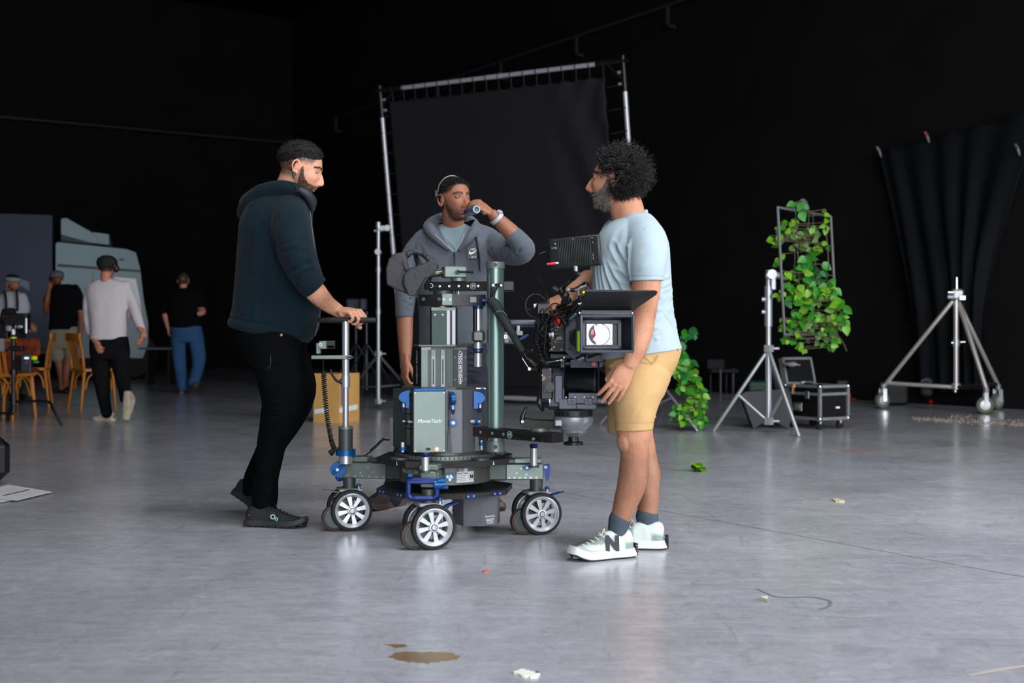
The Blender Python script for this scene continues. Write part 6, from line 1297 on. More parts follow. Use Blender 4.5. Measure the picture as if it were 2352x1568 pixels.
# motor barrel
ax0, ax1 = P(1298, 876, 4.93), P(1374, 876, 4.90); mb = MB(); d_ = (ax1 - ax0); Mx = along(ax0, d_); L_ = d_.length
mb.add(lathe([(.0001, 0), (.056, 0), (.058, .003), (.058, L_ - .002), (.055, L_), (.0001, L_)], 56, Mx)); br = HP(mb, 'motor_barrel', mat('satin_black_barrel', (20, 22, 26), .38, .3))
mb = MB(); mb.add(lathe([(.058, -.004), (.061, -.004), (.061, .004), (.058, .004)], 56, Mx, close=False)); mb.add(lathe([(.058, L_ - .008), (.060, L_ - .008), (.060, L_ - .004), (.058, L_ - .004)], 56, Mx, close=False)); mb.build('barrel_band', br, material=SLATE)
mb = MB(); mb.add(lathe([(.052, L_), (.050, L_ + .004), (.022, L_ + .034), (.0001, L_ + .035)], 40, Mx)); mb.build('end_cone', br, material=mat('satin_black_barrel', (20, 22, 26), .38, .3))
mb = MB(); mb.box(P(1373, 870, 4.90), (.006, .10, .13), None, None, .003); mb.build('end_plate', br, material=SLATE)
# left gearbox housing
gx = W(1273, 4.92); mb = MB(); pl = [(-.058, -.075), (-.040, -.092), (.030, -.092), (.056, -.060), (.058, .030), (.045, .066), (.010, .085), (-.040, .080), (-.058, .055)]
Mg = plane_at(Vector((gx, 4.93, zz(889, 4.92))), (0, 1, 0), (0, 0, 1)); mb.add(prism(pl, -.024, .024), None, Mg); mb.add(prism([(a * .9, b * .9) for a, b in pl], -.045, .040), None, Mg); gb = HP(mb, 'gearbox', mat('slate_plastic', (44, 48, 55), .45, .1))
mb = MB(); mb.box(P(1283, 893, 4.862), (.034, .012, .115), None, None, .004); mb.build('gearbox_panel', gb, material=SLATE)
mb = MB()
mb.box(P(1255, 880, 4.90), (.050, .11, .130), None, None, .006); mb.cyl(P(1262, 889, 4.84), P(1262, 889, 4.80), .021, None); mb.cyl(P(1262, 889, 4.80), P(1262, 889, 4.79), .016, None)
for i in range(14): p_ = P(1243 + 27 * rng.random(), 845 + 70 * rng.random(), 4.842); mb.cyl(p_, p_ + Vector((0, -.004, 0)), .0016 + .0016 * rng.random(), (ALUM, BLACKM, BLACKM)[i % 3])
mb.box(P(1249, 868, 4.842), (.012, .003, .014), mat('orange_print', (176, 110, 60), .5))
mb.build('connector_panel', gb, material=BLACK)
mb = MB(); c_ = P(1245, 917, 4.87); mb.cyl(c_, c_ + Vector((.026, -.004, 0)), .019, BLACK); mb.cyl(c_ + Vector((.01, -.004, .0)), c_ + Vector((.030, -.006, 0)), .0165, mat('lens_dark', (30, 32, 50), .15, .4)); mb.cyl(c_ + Vector((.028, -.006, 0)), c_ + Vector((.034, -.006, 0)), .0168, WHITE)
mb.tube([P(1240, 905, 4.88), P(1239, 925, 4.87), P(1246, 940, 4.88)], [.010, .013, .009], BLACK); mb.build('connector_plug', gb)
# top bar
mb = MB(); mb.cyl(P(1298, 834, 4.91), P(1316, 834, 4.91), .017, BLACKM); mb.add(lerp_poly(Yq(1314, 4.90), Yq(1376, 4.88), .045, .045, zz(843), zz(825), zz(843), zz(825))); mb.add(prism([(0, -.016), (.014, -.012), (.022, .004), (.014, .018), (0, .018)], -.04, .04), None, plane_at(P(1375, 834, 4.89), (1, 0, 0), (0, 0, 1)))
tb = HP(mb, 'tilt_bar', SLATE); mb = MB(); mb.cyl(P(1364, 836, 4.845), P(1364, 836, 4.825), .0095, None); mb.build('red_button', tb, material=mat('red_button', (200, 24, 40), .35))
mb = MB(); mb.tube([P(1256, 832, 4.86), P(1275, 829, 4.85), P(1288, 827, 4.85)], .0022, STEEL, 6); mb.box(P(1292, 834, 4.86), (.022, .03, .040), BLACKM, None, .004)
for i in range(5): p_ = P(1286 + 3 * i, 822 + 6 * (i % 3), 4.845); mb.cyl(p_, p_ + Vector((0, -.01, .003)), .004, ALU if i % 2 else BLACK)
mb.build('rod_bracket', tb)
# wrapped handle hung from the mast clamp
wh_ = thing('pan_bar', 'black tape-wrapped pan bar hanging from the mast clamp to the camera head', 'handle', tuple(P(1180, 760, 5.03)))
mb = MB(); pth = [P(1131, 694, 5.06), P(1140, 704, 5.05), P(1146, 716, 5.04)]; mb.tube(pth, [.0235, .0235, .0225], None, 20)
pth2 = [P(1145, 715, 5.045), P(1158, 735, 5.03), P(1175, 763, 5.01), P(1186, 783, 5.0), P(1204, 812, 4.98)]; A = catmull([tuple(p) + (r_,) for p, r_ in zip(pth2, (.0215, .0205, .0175, .0150, .0125))], 26)
mb.add(tube(A[:, :3], [r_ + .0009 * math.sin(i * 1.5) for i, r_ in enumerate(A[:, 3])], 24, 1)); mb.build('wrapped_grip', wh_, material=mat('wrap_tape', (30, 38, 38), .75, bump=1.5, bscale=160))
mb = MB(); mb.tube([P(1203, 810, 4.98), P(1213, 825, 4.97)], [.010, .0085], BLACKM); mb.tube([P(1215, 824, 4.97), P(1228, 836, 4.96), P(1238, 844, 4.95)], [.006, .0075, .0125], mat('bare_metal', (120, 108, 98), .35, .8)); mb.cyl(P(1236, 842, 4.95), P(1243, 849, 4.94), .015, BLACK)
mb.tube([P(1200, 808, 4.95), P(1199, 820, 4.95)], .004, BLACKM); mb.tube([P(1199, 821, 4.95), P(1207, 834, 4.945), P(1215, 846, 4.94)], .0022, STEEL); mb.cyl(P(1216, 847, 4.94), P(1216, 847, 4.925), .0065, ALU); mb.tube([P(1216, 847, 4.935), P(1232, 847, 4.93)], .0055, BLACK); mb.tube([P(1206, 806, 4.96), P(1222, 804, 4.95)], .006, BLACK); mb.cyl(P(1221, 804, 4.95), P(1225, 804, 4.95), .007, BLACKM)
mb.build('clamp_fittings', wh_)
mb = MB(); mb.tube([P(1133, 694, 5.055), P(1134, 676, 5.06), P(1141, 660, 5.07), P(1146, 655, 5.08)], .0062, BLACK); mb.tube([P(1128, 698, 5.06), P(1128, 672, 5.06), P(1134, 656, 5.07), P(1146, 652, 5.08), P(1152, 654, 5.09)], .0042, BLACKM); mb.cyl(P(1133, 655, 5.07), P(1133, 655, 5.055), .0055, ALU); mb.cyl(P(1151, 655, 5.075), P(1151, 655, 5.055), .005, ALU); mb.build('strap', wh_)
mb = MB(); mb.tube([P(1137, 721, 5.03), P(1141, 716, 5.015), P(1150, 714, 5.015), P(1158, 717, 5.02), (P(1164, 724, 5.02))], .0016, None, 6); mb.build('grey_tie', wh_, material=mat('grey_cord', (110, 112, 112), .7))
# ---------------------------------------------------------------- the camera
YK = 4.90; ca = thing('cinema_camera', 'black cinema camera with cables, matte box and top flag on the remote head', 'camera', tuple(P(1300, 820, YK)))
Rk = Matrix.Translation(P(1300, 776, YK)) @ Matrix.Rotation(math.radians(7), 4, 'Z')      # local -y points at the photographer
def K(x, y, z): return Rk @ Vector((x, y, z))
YM = 4.42; Rm_ = Matrix.Translation(P(1392, 766, YM)) @ Matrix.Rotation(math.radians(8), 4, 'Z')
BODYM = mat('camera_body_black', (17, 21, 22), .45, .15)
mb = MB(); mb.box((-.022, .07, .002), (.105, .20, .130), None, Rk, .008); mb.box((-.06, .05, -.012), (.030, .15, .095), None, Rk, .006); mb.box((.0, .05, -.075), (.15, .2, .022), None, Rk, .004); bd = mb.build('camera_body', ca, material=BODYM)
mb = MB(); mb.box((-.005, .12, .075), (.16, .16, .02), None, Rk, .005); mb.build('top_plate', bd, material=BLACK)
# front dovetail frame of slate metal
mb = MB(); pl = [(-.012, .068), (.052, .068), (.060, .050), (.060, -.02), (.055, -.070), (.085, -.082), (.085, -.098), (.040, -.098), (.010, -.075), (-.012, -.055)]
mb.add(prism([(a, b) for a, b in pl], .035, .060), None, Rk @ Matrix(((1, 0, 0, 0), (0, 0, -1, 0), (0, 1, 0, 0), (0, 0, 0, 1)))); fr = mb.build('front_frame', ca, material=mat('slate_frame', (58, 62, 70), .42, .3))
mb = MB(); c_ = K(.042, -.062, -.078); n_ = Rk.to_3x3() @ Vector((0, -1, 0)); mb.cyl(c_, c_ + n_ * .006, .012, ALUM); mb.cyl(c_ + n_ * .005, c_ + n_ * .008, .0085, BLACKM); mb.cyl(c_ + n_ * .007, c_ + n_ * .010, .0055, ALUM); screw(mb, K(.060, -.062, -.081), n_, .004, ALU)
for z_ in (-.012, -.026, -.044): mb.cyl(K(.006, -.060, z_), K(.006, -.064, z_), .006 if z_ < -.04 else .004, BODYM)
mb.build('frame_fittings', fr)
mb = MB(); lc0 = K(.045, -.03, 0); lc1 = Rm_ @ Vector((-.012, .062, 0)); Ll = (lc1 - lc0).length; mb.add(lathe([(.048, 0), (.048, .012), (.042, .020), (.042, .06), (.045, .062), (.045, .12), (.042, .122), (.042, .17), (.046, .172), (.046, .21), (.043, .215), (.043, Ll)], 48, along(lc0, lc1 - lc0), close=False)); mb.cyl(lc0 + (lc1 - lc0) * .3 + Vector((-.03, 0, -.085)), lc1 + Vector((-.03, .02, -.06)), .006, BLACKM); mb.cyl(lc0 + Vector((.03, 0, -.085)), lc1 + Vector((.03, .02, -.06)), .006, BLACKM); ln = mb.build('lens', ca, material=BLACK)
mb = MB()                                                           # buttons, dials, connectors on the side
for i in range(46):
    x_ = -.073 + .055 * rng.random(); z_ = -.058 + .105 * rng.random(); r_ = .0014 + .0028 * rng.random() ** 2; c_ = K(x_, -.030, z_); mb.cyl(c_, c_ + n_ * (.003 + .006 * rng.random()), r_, (BLACKM, ALUM, BODYM, GUN, BLACKM, mat('gold_contact', (150, 120, 60), .35, .8))[i % 6], n=10)
for i in range(4): c_ = K(-.060 + .016 * i, -.030, -.042 + .01 * (i % 2)); mb.cyl(c_, c_ + n_ * .003, .0075, BODYM); mb.cyl(c_ + n_ * .002, c_ + n_ * .004, .005, BLACKM)
mb.build('buttons_and_ports', bd)
mb = MB(); mb.box((-.034, -.033, .000), (.026, .004, .018), None, Rk, .001)
for i in range(10): mb.box((-.045 + .0024 * (i * 3 % 10), -.0355, -.006 + .0028 * (i % 5)), (.004, .001, .0016), (WHITE, mat('amber_print', (200, 140, 50), .5))[i % 2], Rk)
mb.build('display', bd, material=mat('panel_print', (60, 58, 66), .4))
mb = MB(); c_ = K(-.078, -.045, .012); e_ = K(-.040, -.050, .016); mb.cyl(c_, c_ + (e_ - c_) * .5, .0095, ALUM); mb.cyl(c_ + (e_ - c_) * .35, c_ + (e_ - c_) * .5, .0105, WHITE); mb.cyl(c_ + (e_ - c_) * .5, e_, .0085, BLACK); mb.build('white_connector', bd)
mb = MB(); mb.add(ell(tuple(K(-.042, -.03, .078)), (.011, .010, .016), n=12, m=8)); mb.add(ell(tuple(K(-.048, -.035, .066)), (.009, .009, .010), n=12, m=8)); mb.add(ell(tuple(K(-.036, -.033, .070)), (.008, .008, .014), n=12, m=8)); mb.build('red_tag', ca, material=mat('red_rubber', (214, 24, 28), .5))
# matte box
W2, H2 = .0985, .067
def frustum(w0, h0, y0, w1, h1, y1, m, mb_, xo=0, zo=0, flip=False):
    V = [(-w0, y0, -h0), (w0, y0, -h0), (w0, y0, h0), (-w0, y0, h0), (xo - w1, y1, zo - h1), (xo + w1, y1, zo - h1), (xo + w1, y1, zo + h1), (xo - w1, y1, zo + h1)]
    mb_.add((np.array(V), [(0, 1, 5, 4), (1, 2, 6, 5), (2, 3, 7, 6), (3, 0, 4, 7)]), m, Rm_)
MBX = mat('matte_box_shell', (58, 64, 74), .42, .1); MBI = mat('matte_box_inside', (20, 24, 30), .5)
mb = MB(); frustum(W2, H2, -.02, W2 - .004, H2 - .003, .10, None, mb); frustum(W2 - .006, H2 - .006, -.021, W2, H2, -.02, None, mb)
for a, b in (((-W2, -H2), (W2, -H2)), ((W2, -H2), (W2, H2)), ((W2, H2), (-W2, H2)), ((-W2, H2), (-W2, -H2))): mb.tube([Rm_ @ Vector((a[0], -.02, a[1])), Rm_ @ Vector((b[0], -.02, b[1]))], .0042, None, 10, 2)
bx = mb.build('matte_box', ca, material=MBX)
mb = MB(); frustum(W2 - .005, H2 - .005, -.0205, .072, .052, .055, None, mb, -.004, -.003); mb.build('inner_hood', bx, material=MBI)
mb = MB()
def fr4(w_, h_, t, y0, y1, xo, zo, m):
    for c_, d_ in (((xo, 0, zo + h_ - t / 2), (2 * w_, y1 - y0, t)), ((xo, 0, zo - h_ + t / 2), (2 * w_, y1 - y0, t)), ((xo - w_ + t / 2, 0, zo), (t, y1 - y0, 2 * h_)), ((xo + w_ - t / 2, 0, zo), (t, y1 - y0, 2 * h_))): mb.box((c_[0], (y0 + y1) / 2, c_[2]), d_, m, Rm_, .001)
fr4(.074, .054, .012, .050, .060, -.004, -.003, None); fr4(.064, .044, .005, .046, .060, -.004, -.003, None); mb.box((-.004 + .052, .058, -.004), (.018, .004, .090), BLACK, Rm_)
for sx in (-1, 1):
    for sz in (-1, 1): c_ = Rm_ @ Vector((-.004 + sx * .068, .050, -.003 + sz * .044)); mb.cyl(c_, c_ + Vector((0, -.002, 0)), .003, BLACK)
mb.build('filter_stage', bx, material=MBX)
gm = bpy.data.materials.new('filter_glass_reflection'); gm.use_nodes = True; nt = gm.node_tree; b_ = nt.nodes['Principled BSDF']  # pale lilac blotches paint a reflection into the glass colour
b_.inputs['Base Color'].default_value = (*lin((205, 196, 210)), 1); b_.inputs['Roughness'].default_value = .12; b_.inputs['Metallic'].default_value = .25
tc = nt.nodes.new('ShaderNodeTexCoord'); nz = nt.nodes.new('ShaderNodeTexNoise'); nz.inputs['Scale'].default_value = 22; nz.inputs['Distortion'].default_value = 1.5; rp_ = nt.nodes.new('ShaderNodeValToRGB')
rp_.color_ramp.elements[0].position = .35; rp_.color_ramp.elements[0].color = (*lin((146, 138, 158)), 1); rp_.color_ramp.elements[1].position = .6; rp_.color_ramp.elements[1].color = (*lin((186, 180, 192)), 1)
nt.links.new(tc.outputs['Object'], nz.inputs['Vector']); nt.links.new(nz.outputs['Fac'], rp_.inputs[0]); nt.links.new(rp_.outputs[0], b_.inputs['Base Color'])
mb = MB(); mb.box((-.004 - .006, .062, -.003), (.104, .003, .082), None, Rm_); mb.build('filter_glass', bx, material=gm)
mb = MB(); Ml = Rm_ @ Matrix.Translation((-.012, .0595, -.003)) @ Matrix.Rotation(math.pi / 2, 4, 'X'); mb.add(lathe([(.0395, -.001), (.0395, .001), (.0410, .001), (.0410, -.001)], 48, Ml, close=False), mat('lens_ring', (44, 40, 52), .4))
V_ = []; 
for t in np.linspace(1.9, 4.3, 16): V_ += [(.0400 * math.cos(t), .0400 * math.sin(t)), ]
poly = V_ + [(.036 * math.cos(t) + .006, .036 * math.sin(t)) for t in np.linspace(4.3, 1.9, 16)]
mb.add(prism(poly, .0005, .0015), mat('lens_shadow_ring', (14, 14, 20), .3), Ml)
mb.add(ell((-.026, .004, .001), (.010, .020, .0008), n=20, m=6), mat('lens_reflection_red', (126, 62, 72), .12, .3), Ml)  # red oval and the white strips below paint reflections onto the lens
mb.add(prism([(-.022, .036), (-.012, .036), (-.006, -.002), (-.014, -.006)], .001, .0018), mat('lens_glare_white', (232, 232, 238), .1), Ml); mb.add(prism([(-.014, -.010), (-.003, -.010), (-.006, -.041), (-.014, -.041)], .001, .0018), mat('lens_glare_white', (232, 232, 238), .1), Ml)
mb.build('lens_front', bx)
mb = MB(); a_, b_ = Rm_ @ Vector((-W2 - .001, -.005, H2 + .009)), Rm_ @ Vector((W2 - .002, -.005, H2 + .009)); mb.cyl(a_, b_, .0035, ALUM); mb.cyl(b_, b_ + Vector((.005, 0, 0)), .005, ALU); mb.cyl(a_, a_ + Vector((-.004, 0, 0)), .005, ALU); mb.box((0, -.004, H2 + .014), (.19, .012, .010), BLACK, Rm_); mb.build('flag_hinge', bx)
# top flag (french flag) opened upwards and leaning over
f0 = [P(1331, 711, 4.41), P(1454, 712, 4.44), P(1507, 676, 4.36), P(1510, 670, 4.355), P(1505, 667.5, 4.35), P(1345, 667, 4.31)]
nf = (Vector(f0[1]) - Vector(f0[0])).cross(Vector(f0[-1]) - Vector(f0[0])).normalized() * .0022
V_ = [tuple(p - nf) for p in f0] + [tuple(p + nf) for p in f0]; n = 6; Fq = [tuple(range(n)), tuple(reversed(range(n, 2 * n)))] + [(i, n + i, n + (i + 1) % n, (i + 1) % n) for i in range(n)]
fm = bpy.data.materials.new('carbon_fibre'); fm.use_nodes = True; nt = fm.node_tree; b_ = nt.nodes['Principled BSDF']; b_.inputs['Roughness'].default_value = .42
tc = nt.nodes.new('ShaderNodeTexCoord'); mp = nt.nodes.new('ShaderNodeMapping'); mp.inputs['Rotation'].default_value = (0, .75, 0); wv = nt.nodes.new('ShaderNodeTexWave'); wv.inputs['Scale'].default_value = 55; wv.inputs['Distortion'].default_value = .5
rp_ = nt.nodes.new('ShaderNodeValToRGB'); rp_.color_ramp.elements[0].color = (*lin((12, 12, 14)), 1); rp_.color_ramp.elements[1].color = (*lin((44, 44, 48)), 1); rp_.color_ramp.elements[0].position = .35
nt.links.new(tc.outputs['Object'], mp.inputs['Vector']); nt.links.new(mp.outputs[0], wv.inputs['Vector']); nt.links.new(wv.outputs['Fac'], rp_.inputs[0]); nt.links.new(rp_.outputs[0], b_.inputs['Base Color'])
mb = MB(); mb.add((np.array(V_), Fq)); fl = mb.build('top_flag', ca, material=mat('flag_black', (26, 26, 28), .45))
g0 = [Vector(f0[0]) * .985 + Vector(f0[1]) * .015, Vector(f0[0]) * .5 + Vector(f0[1]) * .5, Vector(f0[5]) * .5 + Vector(f0[4]) * .5, Vector(f0[5]) * .99 + Vector(f0[4]) * .01]; V2 = [tuple(Vector(p) + nf.normalized() * s_ * .0034) for s_ in (-1, 1) for p in g0]
mb = MB(); mb.add((np.array(V2), [(0, 1, 2, 3), (7, 6, 5, 4), (0, 4, 5, 1), (1, 5, 6, 2), (2, 6, 7, 3), (3, 7, 4, 0)])); mb.build('carbon_panel', fl, material=fm)
mb = MB(); mb.box((-W2 - .002, .02, -.028), (.004, .03, .075), mat('fluorescent_tape', (190, 240, 20), .5, emit=None), Rm_); mb.build('tape', bx)
mb = MB(); c_ = P(1342, 671, 4.33); mb.box(c_, (.012, .01, .008), mat('fluorescent_tape', (190, 240, 20), .5)); mb.build('tape', fl)
mb = MB(); mb.box(P(1364, 822, 4.86), (.075, .09, .030), None, None, .003); mb.box(P(1354, 812, 4.85), (.110, .10, .006), None); mb.build('base_plate', ca, material=mat('slate_frame', (58, 62, 70), .42, .3))
# top handle and rods
mb = MB(); mb.cyl(P(1290, 712, 4.88), P(1322, 707, 4.82), .015, None); mb.tube([P(1316, 712, 4.82), P(1327, 700, 4.80), P(1333, 690, 4.79), P(1331, 680, 4.79)], [.013, .012, .008, .006]); mb.tube([P(1262, 700, 4.93), P(1280, 700, 4.90), P(1305, 690, 4.88)], .0155, None); mb.build('top_handle', ca, material=BLACK)
mb = MB(); mb.tube([P(1332, 684, 4.79), P(1328, 664, 4.79), P(1346, 656, 4.80)], .0045, ALUM, 8, 2); mb.cyl(P(1328, 698, 4.79), P(1336, 696, 4.79), .006, ALU); mb.tube([P(1310, 733, 4.79), P(1322, 722, 4.79)], .0065, mat('teal_connector', (70, 110, 112), .4, .5)); mb.tube([P(1310, 733, 4.79), P(1303, 745, 4.79), P(1294, 756, 4.80)], .004, BLACK); mb.build('handle_fittings', ca)
# cables
mb = MB()
def loop(c, rx, rz, Y, a0, a1, r=.0022, m=None, tilt=.02):
    mb.tube([P(c[0] + rx * math.cos(t), c[1] - rz * math.sin(t), Y + tilt * math.sin(t * 1.3)) for t in np.linspace(a0, a1, 12)], r, m, 6, 3)
loop((1231, 702), 24, 27, 4.93, .2, 5.1, .0022, mat('cable_grey', (52, 52, 54), .5)); loop((1268, 728), 22, 22, 4.86, .3, 5.4, .0022); loop((1275, 712), 14, 16, 4.84, 0, 5.6, .0020)
mb.tube([P(1206, 701, 4.93), P(1216, 712, 4.93), P(1228, 702, 4.92), P(1236, 700, 4.92)], .0026, None, 6, 4)
for i in range(26):
    a_ = P(1236 + 40 * rng.random(), 706 + 24 * rng.random(), 4.88 + .08 * rng.random()); b_ = P(1236 + 26 * rng.random(), 760 + 60 * rng.random(), 4.86 + .1 * rng.random()); m_ = P(1228 + 30 * rng.random(), 735 + 30 * rng.random(), 4.85 + .1 * rng.random())
    mb.tube([a_, m_, b_], .0016 + .0018 * rng.random(), None, 6, 5)
for i in range(14):
    a_ = P(1270 + 50 * rng.random(), 715 + 22 * rng.random(), 4.82 + .1 * rng.random()); b_ = P(1262 + 62 * rng.random(), 735 + 30 * rng.random(), 4.82 + .05 * rng.random()); m_ = P(1260 + 50 * rng.random(), 712 + 20 * rng.random(), 4.81 + .1 * rng.random()); mb.tube([a_, m_, b_], .0016 + .0015 * rng.random(), None, 6, 5)
mb.build('cables', ca, material=mat('cable_black', (14, 14, 15), .45))
mb = MB(); path = catmull([tuple(P(1240, 745, 4.92)), tuple(P(1232, 775, 4.92)), tuple(P(1238, 800, 4.92)), tuple(P(1246, 826, 4.92)), tuple(P(1256, 838, 4.93))], 60); mb.add(tube([path[i] + np.array((math.cos(i * .95) * .014, math.sin(i * .95) * .014, .001)) for i in range(len(path))], .0026, 6, 1)); mb.build('coiled_cable', ca, material=BLACK)
# audio/timecode box with gold connectors, aerials
mb = MB(); mb.cyl(P(1239, 700, 4.92), P(1252, 699, 4.91), .013, BLACKM); mb.cyl(P(1228, 701, 4.92), P(1240, 700, 4.92), .008, mat('gold_contact', (150, 120, 60), .35, .8)); mb.cyl(P(1226, 702, 4.92), P(1230, 702, 4.92), .009, ALU); mb.box(P(1253, 709, 4.92), (.075, .05, .05), None, None, .006)
AER = [[P(1231, 706, 4.93), P(1230, 690, 4.93), P(1230, 668, 4.93)], [P(1209, 696, 4.93), P(1201, 685, 4.93), P(1194, 676, 4.93)]]; mb.tube([P(1231, 706, 4.93), P(1235, 722, 4.92)], .0022, None, 5, 2)
tr_ = mb.build('transmitter', ca, material=BLACK)
for q_ in AER: mb = MB(); mb.tube(q_, .0012, None, 5, 2); mb.build('aerial', tr_, material=BLACKM)
# ---------------------------------------------------------------- monitor on an articulated arm
mo = thing('field_monitor', 'black ribbed monitor seen from behind on an articulated arm above the camera', 'monitor', tuple(P(1326, 615, 4.60)))
pc_ = [P(1259, 549, 4.62), P(1376, 538, 4.56), P(1381, 608, 4.56), P(1262, 619, 4.62)]; cx_ = sum(pc_, Vector()) / 4; rt_ = (pc_[1] - pc_[0]).normalized(); up_ = (pc_[0] - pc_[3]).normalized()
Mm = plane_at(cx_, rt_, up_); w_ = (pc_[1] - pc_[0]).length; h_ = (pc_[0] - pc_[3]).length
mb = MB(); mb.box((0, 0, -.012), (w_, h_, .024), None, Mm, .004); ms = mb.build('monitor_shell', mo, material=mat('monitor_black', (24, 28, 30), .5, .1))
mb = MB()
for i in range(19): mb.box((-w_ / 2 + .043 + i * .0069, -.001, .005), (.0034, h_ * .93, .012), None, Mm, .001)
mb.box((0, 0, -.001), (w_ * .72, h_ * .9, .006), None, Mm); mb.build('cooling_ribs', ms, material=mat('monitor_ribs', (34, 40, 40), .5, .2))
mb = MB(); mb.box((w_ / 2 - .017, 0, .002), (.027, h_ * .93, .008), None, Mm, .002); mb.box((-w_ / 2 + .018, 0, .002), (.030, h_ * .9, .006), None, Mm, .002); mb.box((-.008, -.030, .010), (.013, .010, .005), BLACK, Mm)
for dx, dz, r_ in ((-w_ / 2 + .030, .037, .003), (-w_ / 2 + .030, .021, .004), (w_ / 2 - .026, .048, .002), (w_ / 2 - .024, .03, .002), (-.0, .049, .002)): c_ = Mm @ Vector((dx, dz, .004)); mb.cyl(c_, c_ + (Mm.to_3x3() @ Vector((0, 0, .006))), r_, ALU, n=10)
for i in range(7): mb.box((w_ / 2 - .027, -.012 - .004 * i, .0062), (.003, .001 + .001 * (i % 3), .0004), mat('grey_print', (150, 165, 165), .6), Mm)
mb.box((w_ / 2 - .022, -h_ / 2 + .008, .004), (.036, .006, .010), BLACK, Mm); mb.build('end_panels', ms, material=BLACK)
mb = MB(); mb.cyl(Mm @ Vector((-w_ / 2 + .030, .021, .008)), Mm @ Vector((-w_ / 2 + .014, .0205, .009)), .0045, mat('teal_connector', (70, 110, 112), .4, .5)); mb.tube([Mm @ Vector((-w_ / 2 + .014, .0205, .009)), P(1255, 577, 4.62), P(1235, 586, 4.62), P(1227, 607, 4.66), P(1232, 634, 4.74), P(1247, 657, 4.88), P(1257, 684, 4.9), P(1258, 706, 4.9)], .0021, None, 8, 6); mb.tube([P(1256, 606, 4.60), P(1239, 615, 4.62), P(1237, 630, 4.70), P(1250, 655, 4.88), P(1260, 680, 4.9), P(1262, 706, 4.9)], .0015, None, 8, 6); mb.build('signal_cable', mo, material=mat('cable_black', (14, 14, 15), .45))
mb = MB(); mb.cyl(P(1276, 604.5, 4.60), P(1256, 606.5, 4.60), .0062, None, .0045); mb.cyl(P(1283, 604, 4.60), P(1276, 604.5, 4.60), .004, ALU); mb.build('red_plug', mo, material=mat('red_plug', (200, 30, 46), .4))
mb = MB(); mb.cyl(P(1322, 611, 4.575), P(1323, 624, 4.58), .0072, ALU); mb.tube([P(1323, 624, 4.58), P(1325, 630, 4.59)], .0085, None); mb.tube([P(1326, 629, 4.59), P(1316, 640, 4.64)], [.0115, .010]); mb.tube([P(1316, 640, 4.64), P(1292, 663, 4.84)], [.0070, .0065]); mb.tube([P(1314, 640, 4.63), P(1295, 660, 4.80)], .002, ALUM, 6); mb.tube([P(1292, 663, 4.84), P(1285, 670, 4.84)], [.014, .013]); mb.add(ell(tuple(P(1276, 664, 4.83)), (.015, .014, .015))); mb.cyl(P(1270, 660, 4.82), P(1282, 668, 4.82), .014, BLACKM); mb.tube([P(1288, 666, 4.82), P(1296, 678, 4.815), P(1300, 686, 4.81)], [.014, .017, .012]); mb.add(ell(tuple(P(1298, 678, 4.80)), (.018, .013, .017)), BLACKM)
mb.cyl(P(1303, 666, 4.82), P(1311, 666, 4.82), .007, ALUM); mb.tube([P(1311, 666, 4.82), P(1322, 665, 4.82), P(1334, 657, 4.82), P(1344, 651, 4.82)], [.008, .009, .007, .009]); mb.cyl(P(1321, 667, 4.81), P(1336, 661, 4.81), .0045, ALUM); mb.add(ell(tuple(P(1346, 653, 4.81)), (.012, .012, .011)), BLACKM); mb.tube([P(1347, 656, 4.81), P(1352, 667, 4.80)], .006, SLATE)
mb.build('articulated_arm', mo, material=BLACK)
# ================================================================ equipment around the hall
rng = np.random.default_rng(77)
def leg_stand(name, label, cat, foot, cx_, Yc, ytop, ybot, joint, feet, braces, r=.025, m=STEEL, top=None, group=None):
    t = thing(name, label, cat, (W(cx_, Yc), Yc, 0), group=group)
    x = W(cx_, Yc); mb = MB(); mb.cyl((x, Yc, Z(ybot, Yc)), (x, Yc, Z(joint, Yc) + .02), r, None); mb.cyl((x, Yc, Z(joint, Yc)), (x, Yc, Z(ytop, Yc)), r * .86, None)
    for f in (.33, .66): z = Z(joint, Yc) + (Z(ytop, Yc) - Z(joint, Yc)) * f; mb.cyl((x, Yc, z - .03), (x, Yc, z + .03), r * 1.15, None)
    mb.build('column', t, material=m)
    for (fx, fy), jy in feet:
        Yf = gy(fy); mb = MB(); mb.tube([(x, Yc, Z(jy, Yc)), (W(fx, Yf), Yf, .015)], r * .62, None, 12, 2); mb.build('leg', t, material=m)
    for (fx, fy), by, k in braces:
        Yf = gy(fy); a = Vector((x, Yc, Z(by, Yc))); j = Vector((x, Yc, Z(joint, Yc))); e = Vector((W(fx, Yf), Yf, .015)); mb = MB(); mb.tube([a, j + (e - j) * k], r * .5, None, 10, 2); mb.build('brace', t, material=m)
    for z in (Z(joint, Yc), Z(ybot, Yc) + .02): mb = MB(); mb.cyl((x, Yc, z - .03), (x, Yc, z + .03), r * 1.7, None, n=6); mb.cyl((x + r, Yc, z), (x + r * 3.4, Yc, z), .012, None); mb.build('collar', t, material=m)
    if top:
        mb = MB(); top(mb, x, Yc, Z(ytop, Yc)); mb.build('clamp', t, material=m)
    return t
DULLST = mat('stand_steel', (172, 175, 180), .36, .6)
